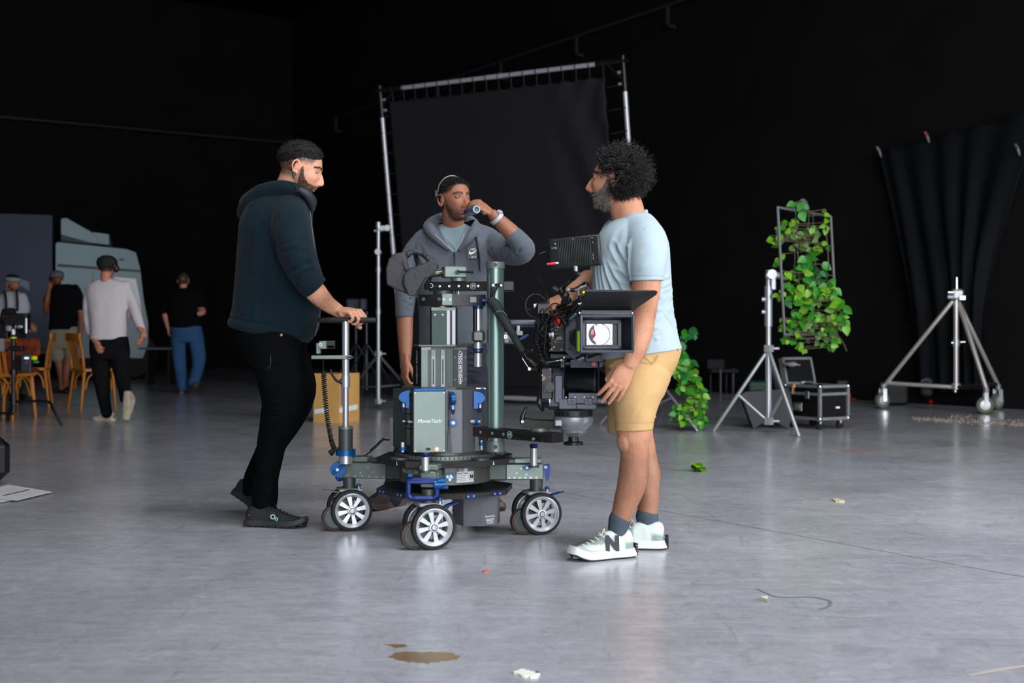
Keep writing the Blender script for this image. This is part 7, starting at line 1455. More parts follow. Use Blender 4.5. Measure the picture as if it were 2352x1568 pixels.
# black overhead frame and cloth
TR, TL, BL, BR = P(1431, 140, 13.5), P(873, 208, 15.2), P(930, 905, 15.73), P(1484, 925, 14.03)
ft = thing('scaffold_frame', 'tall square frame of silver tubes holding a black cloth behind the three men', 'frame', tuple(BL.xy) + (0,))
PAINTED = mat('silver_tube', (200, 202, 208), .4, .45)
for a, b in ((TL, TR), (TR, BR), (BR, BL), (BL, TL)):
    d = (b - a).normalized(); mb = MB(); mb.cyl(a + d * .22, b - d * .22, .028, None); mb.cyl(a + d * .10, a + d * .34, .032, BLACKM); mb.cyl(b - d * .34, b - d * .10, .032, BLACKM); mb.cyl(a + d * .1 + (b - a) * .5, a + (b - a) * .5 - d * .1, .031, None); mb.build('tube', ft, material=PAINTED)
for c, a, b in ((TL, TR, BL), (TR, TL, BR), (BL, TL, BR), (BR, BL, TR)):
    d1 = (a - c).normalized(); d2 = (b - c).normalized(); mb = MB(); mb.cyl(c - d1 * .06, c + d1 * .2, .030, None); mb.cyl(c - d2 * .06, c + d2 * .2, .030, None); mb.tube([c + d1 * .22, c + d2 * .22], .014, None, 8, 2)
    for k_ in (.12, .25): mb.cyl(c + d2 * k_ + d1 * .03, c + d2 * k_ + d1 * .07, .018, ALU)
    mb.build('corner', ft, material=BLACKM)
def BI(u, v): return (TL * (1 - u) + TR * u) * (1 - v) + (BL * (1 - u) + BR * u) * v
nrm = (TR - TL).cross(BL - TL).normalized()
u0, u1, v0, v1 = .035, .935, .036, .965
for k in range(18):
    u = u0 + .02 + (u1 - u0 - .03) * k / 17; a = BI(u, v0 + .004); b = BI(u, 0); mb = MB(); mb.tube([a, b], .0055, None, 5, 2); mb.cyl(a - nrm * .012, a + nrm * .012, .018, GUN); mb.tube([b + Vector((0, 0, -.03)), b + nrm * .032, b + Vector((0, 0, .034)), b - nrm * .032, b + Vector((0, 0, -.03))], .007, None, 5, 2); mb.build('tie', ft, material=mat('tie_dark', (34, 34, 36), .7))
for k in range(14):
    v = .07 + .86 * k / 13
    for uu, ue in ((u0, 0), (u1, 1)):
        a = BI(uu, v); b = BI(ue, v - .004 if ue else v); mb = MB(); mb.tube([a, b], .0055, None, 5, 2); mb.tube([b + Vector((-.03, 0, 0)), b + nrm * .032, b + Vector((.034, 0, 0)), b - nrm * .032, b + Vector((-.03, 0, 0))], .007, None, 5, 2); mb.build('tie', ft, material=MATS['tie_dark'])
nu, nv = 90, 90; V = []
for j in range(nv + 1):
    for i in range(nu + 1):
        s_, t_ = i / nu, j / nv; e = .006 * abs(math.sin(s_ * 17 * math.pi)) * math.exp(-t_ * 25); u = u0 + (u1 - u0) * s_; v = v0 + (v1 - v0) * t_ + e
        if s_ > .9: u -= .004 * abs(math.sin(t_ * 13 * math.pi)) * (s_ - .9) * 10
        f = max(0, (s_ - .70) / .3); dpt = .035 * f * math.sin(38 * (s_ * 1.0 - t_ * .42)) * math.exp(-((t_ - .30) / .28) ** 2) + .020 * f * math.sin(60 * (s_ + t_ * .5)) * math.exp(-t_ * 9) + .02 * math.sin(5 * s_ + 3 * t_)
        V.append(tuple(BI(u, v) + nrm * dpt))
Fq = np.array([(j * (nu + 1) + i, j * (nu + 1) + i + 1, (j + 1) * (nu + 1) + i + 1, (j + 1) * (nu + 1) + i) for j in range(nv) for i in range(nu)])
cl = put('black_cloth', np.array(V), Fq, mat('black_cloth', (33, 33, 37), .8, var=.06, vscale=2, spec=.2), None); sm_ = cl.modifiers.new('thickness', 'SOLIDIFY'); sm_.thickness = .003
tag(cl, 'large black cloth stretched in the tall silver tube frame', 'cloth')
# stands
def baby(mb, x, Y, z): mb.cyl((x, Y, z - .02), (x, Y, z + .05), .03); mb.box((x + .05, Y, z - .02), (.12, .05, .07), None, None, .01); mb.cyl((x + .11, Y - .05, z - .02), (x + .11, Y + .05, z - .02), .035); mb.cyl((x, Y - .07, z - .3), (x, Y + .07, z - .3), .035); mb.cyl((x - .05, Y, z - .05), (x + .05, Y, z - .05), .014)
leg_stand('light_stand', 'tall silver stand clamped to the left side of the black cloth frame', 'stand', None, 869, 14.0, 520, 925, 812, (((792, 915), 814), ((948, 908), 814), ((885, 880), 814)), (((792, 915), 888, .72), ((948, 908), 888, .72)), .026, DULLST, baby)
def grip(mb, x, Y, z): mb.cyl((x - .03, Y - .03, z - .05), (x + .10, Y - .03, z - .05), .03); mb.cyl((x + .02, Y - .07, z - .04), (x + .02, Y + .05, z - .04), .042); mb.cyl((x + .10, Y, z - .06), (x + .17, Y, z - .075), .018); mb.box((x + .035, Y - .02, z - .12), (.05, .06, .12), None, None, .01); mb.cyl((x, Y, z - .14), (x, Y, z - .5), .035); mb.cyl((x - .06, Y, z - .26), (x + .03, Y, z - .26), .02); mb.cyl((x - .06, Y, z - .37), (x + .03, Y, z - .38), .018)
leg_stand('light_stand', 'silver tripod stand gripping the upright wire panel of ivy', 'stand', None, 1765, 10.6, 620, 972, 800, (((1640, 991), 802), ((1834, 1003), 802), ((1800, 955), 802)), (((1640, 991), 968, .56), ((1834, 1003), 968, .52)), .028, DULLST, grip)
leg_stand('light_stand', 'thin steel stand behind the man in the pale blue T-shirt', 'stand', None, 1490, 11.2, 760, 962, 840, (((1601, 992), 842), ((1379, 976), 842), ((1520, 945), 842)), (((1601, 992), 938, .5), ((1379, 976), 938, .5)), .020, DULLST)
# ivy on wire panels
LEAFM = [mat('ivy_green', (44, 122, 24), .42, var=.25, vscale=6), mat('ivy_lime', (98, 150, 22), .42, var=.25, vscale=6), mat('ivy_dark', (14, 88, 38), .42, var=.25, vscale=6), mat('ivy_pale', (84, 112, 58), .5, var=.2, vscale=6)]
VINE = mat('vine_stem', (78, 66, 46), .8)
def leaf(c, size, rot, kind):
    pts = [(0, -.1), (.28, -.02), (.46, .22), (.38, .52), (.16, .82), (0, 1.0)]; V = []; Fa = []
    for i, (w_, l_) in enumerate(pts): V += [(-w_, l_, .12 * w_ + .05 * math.sin(l_ * 3)), (0, l_, -.03 + .05 * math.sin(l_ * 3)), (w_, l_, .12 * w_ + .05 * math.sin(l_ * 3))]
    for i in range(len(pts) - 1): a = 3 * i; Fa += [(a, a + 1, a + 4, a + 3), (a + 1, a + 2, a + 5, a + 4)]
    M_ = Matrix.Translation(c) @ rot @ Matrix.Diagonal((size * .9, size, size, 1)); return xf(np.array(V), M_), Fa
def ivy(thing_, clusters, Y, dY=.22):
    groups = {k: MB() for k in range(4)}; ends = []
    for (x0, y0, x1, y1, n, kinds, smin, smax) in clusters:
        for _ in range(int(n * 1.7)):
            c = P(x0 + (x1 - x0) * rng.random(), y0 + (y1 - y0) * rng.random(), Y + dY * (rng.random() - .5)); k = kinds[int(rng.random() * len(kinds))]
            rot = Matrix.Rotation(rng.uniform(-.7, .7), 4, 'Z') @ Matrix.Rotation(math.pi / 2 + rng.uniform(-.7, .5), 4, 'X') @ Matrix.Rotation(math.pi + rng.uniform(-1.5, 1.5), 4, 'Z'); s_ = rng.uniform(smin, smax) * .74
            groups[k].add(leaf(c, s_, rot, k), LEAFM[k]); ends.append(c)
    for k, g_ in groups.items():
        if g_.V: g_.build('leaves', thing_)
    mb = MB(); ends.sort(key=lambda e: -e.z)
    for i in range(0, len(ends) - 3, 3): mb.tube([ends[i], (ends[i] + ends[i + 2]) / 2 + Vector((rng.uniform(-.03, .03), rng.uniform(-.03, .03), .0)), ends[i + 2]], .0045, None, 5, 3)
    mb.build('vines', thing_, material=VINE)
Yp = 10.45; cs = [P(1786, 476, Yp), P(1908, 497, Yp + .25), P(1922, 768, Yp + .25), P(1802, 768, Yp)]
wp = thing('wire_panel', 'upright rectangular grey wire frame carried by the silver tripod stand', 'frame', tuple(cs[3]))
mb = MB()
for i in range(4): mb.tube([cs[i], cs[(i + 1) % 4]], .0125, None, 8, 2)
for f in (.33, .66): mb.tube([cs[0] + (cs[1] - cs[0]) * f, cs[3] + (cs[2] - cs[3]) * f], .004, None, 6, 2)
for f in (.25, .5, .75): mb.tube([cs[0] + (cs[3] - cs[0]) * f, cs[1] + (cs[2] - cs[1]) * f], .004, None, 6, 2)
mb.build('wire', wp, material=mat('dull_wire', (118, 118, 122), .45, .7))
iv = thing('ivy_garland', 'bright green ivy climbing through the upright wire panel on the silver stand', 'plant', tuple(P(1860, 768, Yp + .1)))
ivy(iv, [(1768, 522, 1796, 562, 9, (0, 1, 2), .06, .11), (1796, 500, 1826, 545, 9, (0, 1), .06, .10), (1810, 520, 1880, 572, 26, (0, 1, 3, 3), .05, .10), (1822, 460, 1856, 490, 7, (2, 2, 0), .08, .13), (1862, 528, 1874, 545, 2, (3,), .08, .1), (1874, 556, 1900, 572, 4, (0, 1), .06, .09), (1892, 478, 1902, 535, 5, (1,), .05, .09),
         (1782, 580, 1800, 610, 4, (1, 0), .06, .1), (1840, 572, 1862, 640, 9, (2, 0), .08, .13), (1852, 600, 1898, 660, 14, (2, 2, 0), .08, .14), (1800, 614, 1850, 700, 20, (0, 1), .06, .12), (1785, 665, 1800, 690, 3, (1,), .06, .09), (1820, 660, 1880, 740, 22, (0, 0, 1), .08, .15), (1862, 640, 1925, 700, 16, (0, 1, 0), .07, .13), (1895, 670, 1944, 755, 16, (0, 1), .08, .16),
         (1930, 695, 1950, 745, 5, (0, 1), .07, .1), (1792, 728, 1850, 790, 24, (1, 0, 3), .05, .10), (1850, 725, 1925, 785, 26, (3, 0, 3, 1), .05, .10), (1838, 790, 1856, 806, 3, (1,), .06, .09), (1885, 775, 1925, 798, 6, (1, 0), .06, .10)], Yp + .12)
mb = MB()
for a, b, c in (((1858, 480), (1856, 520), (1850, 560)), ((1822, 560), (1826, 600), (1818, 640)), ((1893, 480), (1900, 560), (1904, 620)), ((1925, 770), (1936, 786), (1944, 805))): mb.tube([P(*a, Yp + .1), P(*b, Yp + .15), P(*c, Yp + .1)], .006, None, 5, 3)
mb.build('vines', iv, material=VINE)
iv2 = thing('ivy_garland', 'leafy ivy hanging to the floor behind the man in the pale blue T-shirt', 'plant', (W(1590, 10.9), 10.9, 0))
ivy(iv2, [(1556, 756, 1588, 790, 6, (2, 0), .08, .13), (1552, 790, 1575, 830, 8, (0, 0, 2), .07, .12), (1548, 820, 1590, 860, 26, (0, 1, 2), .07, .12), (1556, 850, 1605, 900, 30, (0, 1, 0), .06, .11), (1575, 890, 1622, 940, 26, (0, 1, 1), .06, .11), (1560, 930, 1622, 976, 34, (0, 1, 0), .06, .11), (1545, 930, 1568, 970, 8, (2, 0), .05, .09)], 10.85)
# flight case with its lid open
KC = Vector((W(1883, 10.9), 10.9, 0)); du = Vector((-.22, .36, 0)).normalized(); dv = Vector((.36, .22, 0)).normalized(); Lu, Lv = .44, .36; zb_, zt_ = .10, .395
fc = thing('flight_case', 'open black flight case with aluminium edges on castors near the wheeled stand', 'case', tuple((KC + du * Lu / 2 + dv * Lv / 2).xy) + (0,))
Mk = Matrix(((du.x, dv.x, 0, KC.x), (du.y, dv.y, 0, KC.y), (0, 0, 1, 0), (0, 0, 0, 1)))
mb = MB(); mb.box((Lu / 2, Lv / 2, (zb_ + zt_) / 2), (Lu - .01, Lv - .01, zt_ - zb_), None, Mk); bc = mb.build('case_body', fc, material=mat('black_laminate', (14, 12, 13), .45))
mb = MB(); e = .026
for z in (zb_, zt_ - .07, zt_): mb.box((Lu / 2, 0, z), (Lu, e * .5, e), None, Mk); mb.box((0, Lv / 2, z), (e * .5, Lv, e), None, Mk); mb.box((Lu / 2, Lv, z), (Lu, e * .5, e), None, Mk); mb.box((Lu, Lv / 2, z), (e * .5, Lv, e), None, Mk)
for a, b in ((0, 0), (Lu, 0), (0, Lv), (Lu, Lv)): mb.box((a, b, (zb_ + zt_) / 2), (e, e, zt_ - zb_), None, Mk)
mb.build('edge_trim', bc, material=ALUM)
mb = MB()
for a, b in ((0, 0), (Lu, 0), (0, Lv), (Lu, Lv)):
    for z in (zb_, zt_): mb.add(ell(tuple(Mk @ Vector((a, b, z))), (.024, .024, .024), n=12, m=8))
mb.build('ball_corner', bc, material=CHROME)
mb = MB()
mb.box((Lu * .62, -.004, .20), (.11, .012, .085), None, Mk, .01); mb.box((Lu * .62, -.010, .20), (.07, .006, .05), ALUM, Mk, .004); mb.box((Lu * .35, -.006, zt_ - .08), (.055, .012, .075), None, Mk, .01); mb.box((-.006, Lv * .62, .20), (.004, .05, .018), WHITE, Mk); mb.build('latch', bc, material=mat('dull_zinc', (120, 126, 130), .4, .7))
for a, b in ((.05, .05), (Lu - .05, .05), (.05, Lv - .05), (Lu - .05, Lv - .05)):
    mb = MB(); c_ = Mk @ Vector((a, b, .038)); mb.cyl(c_ - du * .012, c_ + du * .012, .038, RUBBER); mb.box(c_ + Vector((0, 0, .038)), (.03, .03, .05), ALUM); mb.build('castor', fc)
hg = Mk @ Vector((0, Lv, zt_)); mb = MB(); Ml = Matrix.Translation(Mk @ Vector((Lu * .98, Lv / 2, zt_))) @ Mk.to_3x3().to_4x4() @ Matrix.Rotation(math.radians(14), 4, 'Y')
mb.box((.0, 0, .13), (.05, Lv, .25), None, Ml); lo = mb.build('lid', fc, material=BLACK); mb = MB()
for a, b, c_, d_ in ((-.0, -Lv / 2, .13, (.056, e, .26)), (0, Lv / 2, .13, (.056, e, .26)), (0, 0, .25, (.056, Lv, e)), (0, 0, .01, (.056, Lv, e))): mb.box((a, b, c_), d_, None, Ml)
mb.build('edge_trim', lo, material=ALUM)
mb = MB(); V, Fa, N = fuse([ell(tuple(P(1815, 836, 11.2)), (.075, .06, .022)), ell(tuple(P(1826, 838, 11.2)), (.05, .05, .012))], .006, 2); o = put('grey_cloth', V + N * (.008 * vnoise(V, (30,) * 3))[:, None], Fa, mat('grey_rag', (136, 134, 136), .9), None); tag(o, 'crumpled grey rag lying on the open case lid', 'cloth')
mb = MB(); mb.box(P(1845, 878, 11.15), (.06, .05, .03), ALUM, None, .008); mb.box(P(1858, 880, 11.1), (.08, .05, .02), BLACKM, None, .008); o = mb.build('metal_fitting', None); tag(o, 'small metal fitting lying on top of the open flight case', 'fitting')
mb = MB(); mb.box(P(1824, 886, 10.98), (.022, .01, .03), None); mb.box(P(1821, 895, 10.98), (.022, .012, .07), mat('brown_tape', (112, 82, 58), .6)); o = mb.build('orange_strap', None, material=mat('amber_tape', (200, 120, 20), .5)); tag(o, 'short amber strap hanging over the corner of the flight case', 'strap')
# black bag behind the stand
bg_ = thing('sandbag', 'black fabric bag slumped around the foot of the stand that holds the ivy panel', 'bag', (W(1762, 11.0), 11.0, 0))
def blade(poly, Y0, Y1, m, name, par):
    a = [P(x, y, Y0 + (k if k else 0)) for x, y, k in poly]; V = [tuple(v) for v in a] + [(v.x, v.y + (Y1 - Y0), v.z) for v in a]; n = len(a); Fa = [tuple(range(n)), tuple(reversed(range(n, 2 * n)))] + [(i, n + i, n + (i + 1) % n, (i + 1) % n) for i in range(n)]
    mb = MB(); mb.add((np.array(V), Fa)); return mb.build(name, par, material=m, smooth=20)
BAGM = mat('black_nylon', (40, 40, 44), .6, bump=2, bscale=12)
blade([(1703, 906, 0), (1712, 900, 0), (1757, 897, .05), (1757, 968, 0), (1731, 984, -.05), (1722, 960, 0)], 11.05, 11.2, BAGM, 'bag_side', bg_); blade([(1768, 897, .05), (1812, 890, 0), (1822, 940, 0), (1812, 984, -.05), (1780, 968, 0), (1768, 966, 0)], 11.05, 11.2, BAGM, 'bag_side', bg_)
# wheeled stand
ws = thing('wheeled_stand', 'heavy silver stand with braced legs on rubber wheels before the hanging black drape', 'stand', (W(2196, 13.6), 13.6, 0))
SV = mat('warm_silver', (202, 196, 190), .35, .55); hub_ = P(2196, 690, 13.6)
mb = MB(); mb.cyl(P(2196, 890, 13.6), P(2196, 690, 13.6), .030, None); mb.cyl(P(2197, 690, 13.6), P(2197, 637, 13.6), .027, CHROME, .02); mb.build('column', ws, material=SV)
mb = MB(); mb.box(P(2197, 676, 13.58), (.13, .12, .12), None, None, .02); mb.cyl(P(2176, 671, 13.55), P(2190, 671, 13.55), .025, CHROME); mb.cyl(P(2176, 682, 13.55), P(2190, 682, 13.55), .022); mb.box(P(2208, 684, 13.55), (.08, .08, .06), CHROME, None, .01); mb.cyl(P(2184, 787, 13.6), P(2216, 785, 13.6), .016, CHROME); mb.cyl(P(2196, 795, 13.6), P(2196, 780, 13.6), .04); mb.cyl(P(2196, 893, 13.6), P(2196, 880, 13.6), .05); mb.cyl(P(2194, 900, 13.6), P(2194, 895, 13.6), .03, CHROME); mb.build('head_casting', ws, material=ALU)
for (fx, fy), yaw in (((2026, 938), .3), ((2262, 950), -.2), ((2290, 940), .5)):
    Yf = gy(fy); w0 = Vector((W(fx, Yf), Yf, 0)); top_ = w0 + Vector((0.02, 0, .26)); d = (hub_ - top_); mb = MB(); mb.tube([hub_ + Vector((-.05 if fx < 2100 else .03, 0, -.02)), top_], .026, None, 12, 2); mb.build('leg', ws, material=SV)
    c = P(2196, 889, 13.6); mb = MB(); mb.tube([c, top_ + (hub_ - top_) * .04], .024, None, 12, 2); mb.build('brace', ws, material=SV if fx < 2100 else GUN)
    Mw = along(w0 + Vector((0, 0, .095)), (math.sin(yaw), -math.cos(yaw), 0)); mb = MB(); mb.add(lathe([(.06, -.03), (.088, -.026), (.095, 0), (.088, .026), (.06, .03)], 32, Mw)); wo = mb.build('wheel', ws, material=mat('olive_tyre', (96, 98, 84), .7))
    mb = MB(); mb.add(lathe([(.055, .031), (.03, .036), (.0001, .037)], 20, Mw)); ax = Vector((math.sin(yaw), -math.cos(yaw), 0)); mb.box(w0 + ax * .042 + Vector((0.01, 0, .16)), (.045, .008, .15), CHROME); mb.box(w0 - ax * .042 + Vector((0.01, 0, .16)), (.045, .008, .15)); mb.cyl(w0 + Vector((.015, 0, .23)), w0 + Vector((.015, 0, .29)), .032, ALUM); mb.build('fork', wo, material=ALU)
for px_ in (2128,): mb = MB(); mb.box(P(px_, 888, 13.85), (.13, .10, .22), None, None, .03); mb.tube([P(px_ - 12, 876, 13.8), P(px_, 871, 13.8), P(px_ + 10, 876, 13.8)], .012, mat('slate_strap', (56, 66, 96), .6)); o = mb.build('sandbag', None, material=mat('dark_bag', (34, 30, 32), .8)); tag(o, 'dark weight bag hung on the lower bar of the wheeled stand', 'bag')
# drape clipped to the right wall
top = [(2017, 347, 15.5), (2060, 336, 15.3), (2130, 318, 14.9), (2200, 300, 14.6), (2280, 278, 14.2), (2400, 240, 13.7)]
bot = [(2102, 900, 15.0), (2150, 900, 14.95), (2190, 900, 14.9), (2215, 900, 14.8), (2240, 900, 14.75), (2262, 900, 14.7)]
mid = [(2086, 700, 15.2), (2130, 700, 15.05), (2178, 665, 14.9), (2205, 640, 14.75), (2232, 655, 14.6), (2262, 700, 14.4)]
q4 = [(2050, 500, 15.4), (2095, 500, 15.2), (2150, 490, 14.95), (2200, 475, 14.7), (2250, 470, 14.45), (2318, 470, 14.0)]
rows = []
Yw = lambda px_: 15.58 / ((px_ - CX) / F + .683) - .42
for R_ in (top, q4, mid, bot): rows.append(catmull([tuple(P(p[0], p[1], Yw(p[0]) - (.25 if R_ is mid else 0))) for p in R_], 12))
Gd = np.array(rows); nv = 40; V = []; nc = Gd.shape[1]
for i in range(nc): V.append(catmull(Gd[:, i], nv // 3 + 1))
Vg = np.array(V).transpose(1, 0, 2); nr = Vg.shape[0]
for i in range(nc):
    for j in range(nr): f = j / nr; Vg[j, i] += np.array(wn.to_3d() if hasattr(wn, 'to_3d') else (wn.x, wn.y, 0)) * (.055 * math.sin(i * .55 + f * 1.5) * (.3 + f))
Fq = np.array([(j * nc + i, j * nc + i + 1, (j + 1) * nc + i + 1, (j + 1) * nc + i) for j in range(nr - 1) for i in range(nc - 1)])
o = put('black_drape', Vg.reshape(-1, 3), Fq, mat('drape_black', (17, 19, 24), .8, spec=.2), None); sm_ = o.modifiers.new('thickness', 'SOLIDIFY'); sm_.thickness = .004; tag(o, 'black drape gathered to a point and clipped high on the right wall', 'drape')
for (px_, py_, Y_, cc), lb in (((2020, 350, 15.25, (128, 126, 124)), 'grey spring clamp at the left corner of the wall drape'), ((2130, 316, 14.6, (176, 62, 44)), 'red and grey spring clamp at the top of the wall drape'), ((2338, 345, 13.55, (90, 90, 92)), 'small clip at the right edge of the wall drape')):
    t = thing('spring_clamp', lb, 'clamp', tuple(P(px_, py_, Y_))); mb = MB(); c_ = P(px_, py_, Y_ - .06); mb.tube([c_ + Vector((-.02, 0, .06)), c_ + Vector((.005, 0, 0)), c_ + Vector((.02, 0, -.055))], [.014, .018, .010], None, 8); mb.build('jaw', t, material=mat('clamp_grey', (130, 128, 126), .5, .3)); mb = MB(); mb.tube([c_ + Vector((-.032, 0, .065)), c_ + Vector((-.012, -.01, .03))], [.014, .016], None, 8, 2); mb.build('handle', t, material=mat('clamp_%d' % px_, cc, .5))
# far small things along the wall
t = thing('folding_chair', 'dark folding chair with pale legs far off by the black wall', 'chair', (W(1660, 17.5), 17.5, 0)); Yf = 17.5; gm_ = mat('chair_tube', (84, 86, 98), .5, .4)
mb = MB(); mb.box(P(1660, 851, Yf), (.40, .38, .05), None, None, .01); mb.build('seat', t, material=mat('dark_seat', (34, 36, 42), .8)); mb = MB(); mb.box(P(1644, 836, Yf + .2), (.26, .03, .14), None, None, .01); mb.build('backrest', t, material=MATS['dark_seat'])
for px_, Yl, m_ in ((1632, Yf + .12, GUN), (1655, Yf - .18, gm_), (1684, Yf - .1, gm_), (1668, Yf + .2, GUN)): mb = MB(); x_ = W(px_, Yl); mb.cyl((x_, Yl, 0), (x_, Yl, Z(846, Yl)), .018); mb.build('leg', t, material=m_)
for px_, py_, Yb, sz, cc, nm, lb, ct in ((1738, 886, 17.0, (.30, .3, .22), (22, 66, 44), 'crate', 'green plastic crate on the floor behind the silver tripod stand', 'crate'), (1945, 904, 15.6, (.10, .08, .13), (196, 66, 20), 'orange_bag', 'small orange bag on the floor beside the flight case', 'bag'), (1957, 908, 15.5, (.12, .08, .05), (120, 46, 40), 'red_cloth', 'dull red cloth beside the small orange bag', 'cloth'),
        (1932, 884, 15.9, (.20, .2, .28), (12, 14, 18), 'black_case', 'black case standing behind the flight case', 'case'), (2048, 884, 14.75, (.38, .2, .30), (16, 16, 18), 'black_case', 'black case against the wall between the wheels of the wheeled stand', 'case'), (1994, 892, 15.9, (.04, .04, .05), (176, 34, 20), 'red_plug', 'tiny red plug by the wall left of the wheeled stand', 'plug'), (2138, 919, 14.9, (.06, .06, .07), (170, 16, 24), 'red_plug', 'round red plug on the floor under the wheeled stand', 'plug')):
    z0 = max(sz[2] / 2, Z(py_, Yb)); V, Fa, N = fuse([box((W(px_, Yb), Yb, sz[2] / 2 if nm != 'crate' else sz[2] / 2), sz, .02)], min(sz) / 8, 2); o = put(nm, V + N * (.12 * min(sz) * vnoise(V, (9 / max(sz) ** .5,) * 3))[:, None] * (nm in ('orange_bag', 'red_cloth')), Fa, mat(nm + '_%d' % px_, cc, .5), None); tag(o, lb, ct)
# ---------------------------------------------------------------- left background
# wooden crate with tape
kc = Vector((W(779, 11.75), 11.75, 0)); a_ = Vector((-.27, .10, 0)); b_ = Vector((.16, .30, 0)); hh = .485
wc_ = thing('wooden_crate', 'tall pale plywood crate with white and blue tape behind the steering rod', 'crate', tuple((kc + a_ / 2 + b_ / 2).xy) + (0,))
PLY = mat('plywood', (206, 158, 92), .5, var=.12, vscale=4, aniso=(1, 1, 8)); mb = MB(); mb.add(prism([tuple((kc + v).xy) for v in (Vector((0, 0, 0)), b_, a_ + b_, a_)], 0, hh)); cb_ = mb.build('crate_body', wc_, material=PLY)
def strip(p, q, z0, z1, m, nm): n = Vector(((q - p).y, -(q - p).x, 0)).normalized(); n = n if n.y < 0 else -n; mb = MB(); mb.add((np.array([tuple(v) for v in (p + n * .002 + Vector((0, 0, z0)), q + n * .002 + Vector((0, 0, z0 + .02)), q + n * .002 + Vector((0, 0, z1 + .02)), p + n * .002 + Vector((0, 0, z1)), p + n * .0005 + Vector((0, 0, z0)), q + n * .0005 + Vector((0, 0, z0 + .02)), q + n * .0005 + Vector((0, 0, z1 + .02)), p + n * .0005 + Vector((0, 0, z1)))]), [(0, 1, 2, 3), (7, 6, 5, 4), (0, 4, 5, 1), (2, 6, 7, 3)])); mb.build(nm, cb_, material=m)
strip(kc + a_ * .95, kc + a_ * .45, .085, .13, WHITE, 'white_tape'); strip(kc, kc + b_ * .9, .10, .15, WHITE, 'white_tape'); strip(kc + a_ * .02 + b_ * .0, kc + b_ * .14, .16, .42, mat('blue_tape', (52, 74, 150), .5), 'blue_tape')
# blurred lamps behind the crate
for px_, Yl, ty, lb, hw in ((818, 17.2, 690, 'distant lamp on a stand with a flat grey head, left of the two', .10), (842, 16.6, 684, 'distant lamp on a stand with a narrow pale head, right of the two', .05)):
    t = thing('lamp_stand', lb, 'lamp', (W(px_, Yl), Yl, 0)); x_ = W(px_, Yl); mb = MB(); mb.cyl((x_, Yl, .1), (x_, Yl, Z(715, Yl)), .02); mb.build('pole', t, material=mat('dim_steel', (92, 94, 100), .4, .7))
    for k in range(3): a = .5 + k * 2.1; mb = MB(); mb.tube([(x_, Yl, .75), (x_ + .5 * math.cos(a), Yl + .5 * math.sin(a), .012)], .012, None, 8, 2); mb.build('leg', t, material=MATS['dim_steel'])
    mb = MB(); mb.box((x_ - .04, Yl, Z(699, Yl)), (hw * 2, .10, .17), None, None, .02); mb.build('lamp_head', t, material=mat('lamp_head_%d' % px_, (70, 74, 82), .5, .2))
# bentwood chairs
ch_n = [0]
def chair(x, Y, yaw, label, group='wooden cafe chairs at the left'):
    if ch_n[0]: c = copy_tree(ch_n[0]); c.location = (x, Y, 0); c.rotation_euler = (0, 0, yaw); return tag(c, label)
    t = thing('wooden_chair', label, 'chair', (0, 0, 0), group=group); ch_n[0] = t
    mb = MB(); mb.add(prism([(-.19, -.17), (.0, -.21), (.17, -.2), (.21, -.1), (.21, .1), (.17, .2), (0, .21), (-.19, .17)], .445, .475)); mb.build('seat', t, world=False, material=WOOD)
    for sx, sy in ((-1, -1), (-1, 1), (1, -1), (1, 1)):
        mb = MB(); mb.tube([(sx * .165, sy * .15, .46), (sx * .19 - (.03 if sx < 0 else 0), sy * .185, 0.003)], [.021, .015], None, 10, 2)
        mb.build('leg', t, world=False, material=WOOD)
    mb = MB()
    for s in (-1, 1): mb.tube([(.15, s * .165, .24), (.12, s * .165, .38), (0, s * .165, .44), (-.12, s * .165, .38), (-.16, s * .165, .24)], .010, None, 8); mb.tube([(s * .16, -.14, .24), (s * .16, -.09, .38), (s * .16, 0, .44), (s * .16, .09, .38), (s * .16, .14, .24)], .010, None, 8)
    mb.build('bow_brace', t, world=False, material=WOOD)
    for s in (-1, 1): mb = MB(); mb.tube([(-.18, s * .17, .46), (-.20, s * .18, .65), (-.245, s * .185, .86)], [.019, .018, .016], None, 10); mb.build('back_post', t, world=False, material=WOOD)
    mb = MB(); pts = [(-.235 - .03 * math.cos(a * 1.5), .20 * math.sin(a * 1.0) / math.sin(1.0)) for a in np.linspace(-1, 1, 9)]; V = []
    for (a, b) in pts: V += [(a - .009, b, .80), (a + .009, b, .80), (a + .009, b, .885), (a - .009, b, .885)]
    Fa = []
    for i in range(8): q_ = 4 * i; Fa += [(q_ + k, q_ + (k + 1) % 4, q_ + 4 + (k + 1) % 4, q_ + 4 + k) for k in range(4)]
    Fa += [(3, 2, 1, 0), (32, 33, 34, 35)]; mb.add((np.array(V), Fa)); mb.build('top_rail', t, world=False, material=WOOD)
    for k in range(4): y = -.09 + .06 * k; mb = MB(); mb.add((np.array([(-.185, y - .017, .47), (-.175, y - .017, .47), (-.175, y + .017, .47), (-.185, y + .017, .47), (-.262, y - .017, .82), (-.252, y - .017, .82), (-.252, y + .017, .82), (-.262, y + .017, .82)]), [(3, 2, 1, 0), (4, 5, 6, 7), (0, 1, 5, 4), (1, 2, 6, 5), (2, 3, 7, 6), (3, 0, 4, 7)])); mb.build('slat', t, world=False, material=WOOD)
    t.location = (x, Y, 0); t.rotation_euler = (0, 0, yaw); return t
chair(W(214, 13.95), 13.95, math.radians(42), 'honey wood chair behind the walking man in the pale sweater')
chair(W(20, 12.25), 12.25, math.radians(80), 'nearest honey wood chair, its seat cut off by the left edge'); chair(W(72, 14.3), 14.3, math.radians(195), 'honey wood chair with its back to the black polo shirt man, behind the nearest chair')
